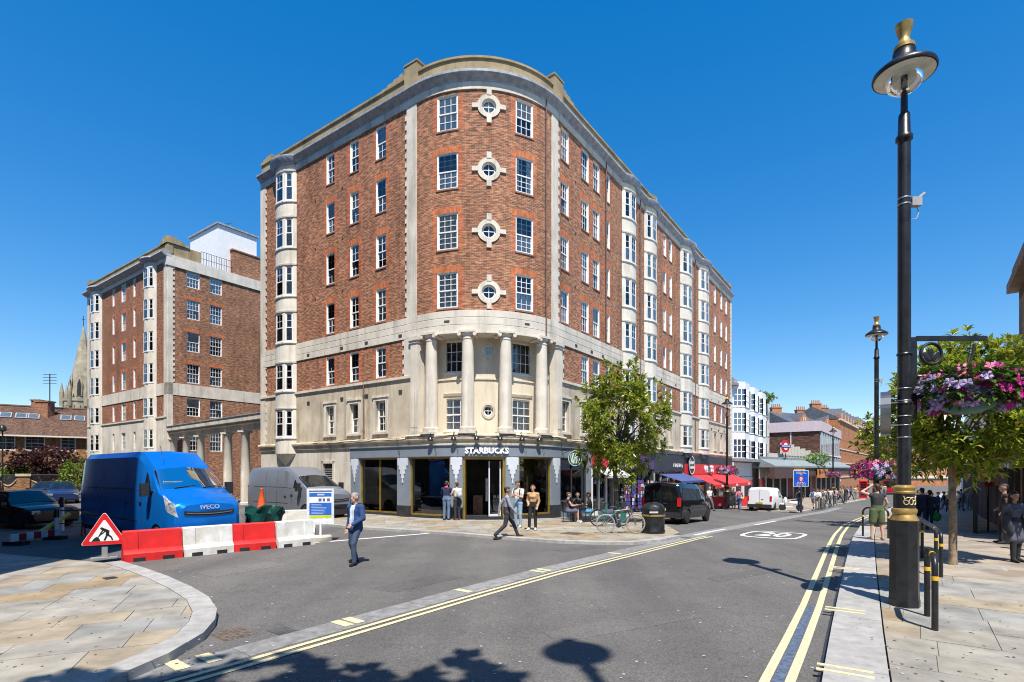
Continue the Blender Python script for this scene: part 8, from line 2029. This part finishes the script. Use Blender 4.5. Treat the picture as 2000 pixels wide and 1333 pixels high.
# couple by the shop window
o = person('man in navy jacket and jeans with his back turned at the shop window', 872, 1016, 1.0, -12, (.015, .022, .075), (.12, .19, .3), 'hug', 0, 1, vox=.016, fingers=True, sleeves='long')
q = MB(); q.ell((0, -.03, 1.47), (.1, .085, .04)); addpart(o, q, 'collar', cloth((.6, .05, .12)))
o = person('person in pale top with backpack leaning on the man at the shop window', 893, 1016, .97, 35, (.62, .58, .52), (.025, .027, .04), 'hug', 0, 1, (.3, .05, .04), vox=.016, fingers=True, sleeves='short')
q = MB(); q.ell((0, -.2, 1.26), (.15, .1, .22)); q.ell((0, -.27, 1.18), (.11, .06, .12)); addpart(o, q, 'backpack', cloth((.52, .53, .56)))
# group at the corner
person('man in grey sweater and dark trousers striding across the road', 990, 1054, 1.0, -78, (.30, .31, .36), (.035, .035, .045), 'stride', 1, 0, (.02, .02, .02), h=.0, vox=.015, fingers=True)
o = person('man in white T-shirt and light jeans with a backpack standing at the corner', 1012, 1031, 1.04, 150, (.66, .63, .56), (.28, .4, .52), 'phone', 0, 1, (.65, .65, .63), vox=.016, fingers=True, sleeves='short')
q = MB()
for s in (-1, 1): q.tube([(s * .12, .07, 1.46), (s * .125, .125, 1.36), (s * .12, .11, 1.15), (s * .14, 0, 1.08)], .02, 6)
q.ell((0, -.18, 1.28), (.16, .09, .2)); addpart(o, q, 'backpack', cloth((.02, .02, .022)))
person('woman in tan sweater and black trousers with white shoes', 1041, 1036, .96, 165, (.50, .29, .14), (.015, .015, .016), 'contra', 0, 1, (.7, .7, .68), vox=.016, fingers=True, female=True, hair='long', hair_=None) if False else person('woman in tan sweater and black trousers with white shoes', 1041, 1036, .96, 165, (.50, .29, .14), (.015, .015, .016), 'contra', 0, 1, (.7, .7, .68), None, vox=.016, fingers=True, female=True)
q = None
# seated at the cafe tables
def seated(label, u, yy, face, top, leg, hr=0, sk=0, lab='', **kw):
    x, y = at(u, yy); d = Vector((-math.sin(R_(face)), math.cos(R_(face)))); chair(lab, x, y, R_(face) + math.pi)
    return person(label, u, 0, 1.0, face, top, leg, 'sit', sk, hr, (.5, .5, .48), y=yy, zoff=g(x, y) + .07, vox=.017, fingers=True, **kw)
seated('bare legged woman in dark top sitting at the cafe table by the window pier', 1108, 23.5, -85, (.05, .045, .055), (.10, .11, .16), 1, 0, 'black cafe chair under the woman in the dark top', sleeves='none', female=True, shorts=True)
seated('person in black vest sitting behind the cafe table', 1128, 24.5, 175, (.03, .03, .034), (.3, .32, .36), 0, 0, 'black cafe chair under the person behind the table', sleeves='short')
seated('person in black shirt and blue shorts sitting with back to the tree', 1152, 23.7, 80, (.025, .023, .024), (.12, .3, .45), 0, 1, 'black cafe chair under the person in blue shorts', sleeves='short', shorts=True)
# man from behind on the right footway
o = person('man from behind in black vest and green shorts with a hand raised to his head', 1713, 1055, 1.04, -8, (.03, .03, .033), (.10, .13, .055), 'handhead', 0, 1, (.3, .24, .18), vox=.015, fingers=True, shorts=True, sleeves='none', bulk=1.25, cap=True)
# couple in the shade with green bag
o = person('dark clothed man walking away in the shade of the right footway', 1801, 1034, 1.02, -20, (.02, .02, .04), (.02, .025, .05), 'walk', 1, 0, jacket=True)
o = person('dark clothed woman walking away in the shade carrying a bright green bag', 1816, 1034, .97, -20, (.03, .03, .05), (.02, .03, .06), 'bag', 1, 0, female=True)
q = MB(); q.ell((.27, .02, .55), (.17, .1, .2)); q.tube([(.2, .02, .7), (.25, .02, .86), (.32, .02, .7)], .01, 5); addpart(o, q, 'carrier_bag', cloth((.02, .22, .04)))
# woman on the right edge and companion
o = person('woman in dark patterned top and grey skirt carrying coats, at the right edge', 1980, 1097, .97, 178, (.09, .085, .11), (.02, .02, .023), 'bag', 1, 0, (.02, .02, .02), vox=.014, fingers=True, female=True, hair='long', skirt=True) if False else person('woman in dark top and grey skirt carrying coats, at the right edge', 1980, 1097, .97, 178, (.09, .095, .125), (.02, .02, .023), 'bag', 1, 0, (.02, .02, .02), None, vox=.014, fingers=True, female=True, skirt=True)
q = MB(); r_ = random.Random(4)
for s in (-1, 1): q.ell((s * .22, .06, .98), (.09, .12, .25)); q.ell((s * .19, .12, .85), (.08, .1, .22))
addpart(o, q, 'folded_coats', cloth((.045, .048, .06)))
q = MB(); q.ell((0, -.06, 1.5), (.1, .06, .2)); q.ell((-.085, -.02, 1.52), (.03, .06, .18)); q.ell((.085, -.02, 1.52), (.03, .06, .18)); addpart(o, q, 'hair', HAIR[0])
person('bare shouldered person standing behind the woman at the right edge', 1962, 1062, 1.08, 60, (.02, .02, .022), (.02, .02, .022), 'contra', 1, 0, sleeves='none', y=16.9)
# people along the shops
person('man in white shirt beside the black people carrier', 1386, 0, 1.0, 200, (.66, .66, .66), (.1, .1, .12), 'walk', 0, 2, y=38.5, sleeves='short')
person('woman in dark clothes just right of the lamp post', 1433, 0, .98, 170, (.03, .025, .028), (.03, .03, .035), 'stand', 0, 1, y=44, female=True)
o = person('woman in pink checked shirt and jeans with a yellow bag, walking away', 1444, 999, .98, -30, (.50, .16, .2), (.08, .14, .28), 'walk', 0, 1, y=41.5, female=True)
q = MB(); q.ell((.22, -.1, .95), (.14, .07, .12)); addpart(o, q, 'shoulder_bag', cloth((.6, .45, .16)))
person('man in dark T-shirt and jeans walking away beside the motor scooter', 1562, 0, 1.04, -35, (.025, .027, .035), (.07, .12, .22), 'walk', 1, 0, y=40.5, sleeves='short')
person('man in blue shirt and grey shorts striding past the blue sign', 1589, 0, 1.0, -40, (.1, .14, .28), (.2, .21, .23), 'stride', 0, 1, y=46, sleeves='short', shorts=True)
cols = [(.5, .5, .52), (.03, .03, .035), (.05, .08, .2), (.62, .6, .55), (.35, .06, .07), (.16, .18, .1), (.55, .45, .2), (.2, .2, .24), (.65, .65, .66), (.02, .02, .03)]
legs = [(.03, .03, .035), (.08, .13, .25), (.2, .19, .17), (.04, .045, .06), (.25, .26, .28)]
rp = random.Random(14); names = ['white', 'black', 'navy', 'cream', 'dark red', 'olive', 'mustard', 'grey', 'pale', 'dark']
poses_ = ['stand', 'walk', 'contra', 'walk', 'stride', 'phone']
seenl = set()
def crowd(n, us, ys, where, grp):
    for i in range(n):
        u = us[0] + (us[1] - us[0]) * (i + rp.uniform(.1, .9)) / n; yy = ys[0] + (ys[1] - ys[0]) * (i + rp.uniform(0, 1)) / n; c = rp.randrange(10); fem = rp.random() < .45; k = rp.randrange(5)
        x, y = at(u, yy)
        lab = '%s in %s top, %s, %s %s' % ('woman' if fem else 'man', names[c], ['black trousers', 'jeans', 'tan trousers', 'dark trousers', 'grey trousers'][k], ['first', 'second', 'third', 'fourth', 'fifth', 'sixth', 'seventh', 'eighth', 'ninth', 'tenth', 'eleventh', 'twelfth', 'thirteenth', 'fourteenth', 'fifteenth', 'sixteenth'][i], where)
        person(lab, u, 0, rp.uniform(.93, 1.05), rp.choice([-35, 145, 150, -30, 60, 200, -140]), cols[c], legs[k], rp.choice(poses_), rp.randrange(3), rp.randrange(2), y=yy, group=grp, female=fem, sleeves=rp.choice(['short', 'long']))
crowd(14, (1596, 1652), (44, 60), 'from the blue sign outside the station', 'crowd outside the station')
crowd(10, (1640, 1684), (60, 74), 'from far lamp to telephone box', 'crowd outside the station')
crowd(11, (1786, 1895), (34, 48), 'far along the right footway from the tree', 'people far along the right footway')
crowd(4, (1700, 1730), (66, 84), 'of four crossing before the bus', 'people far up the road')
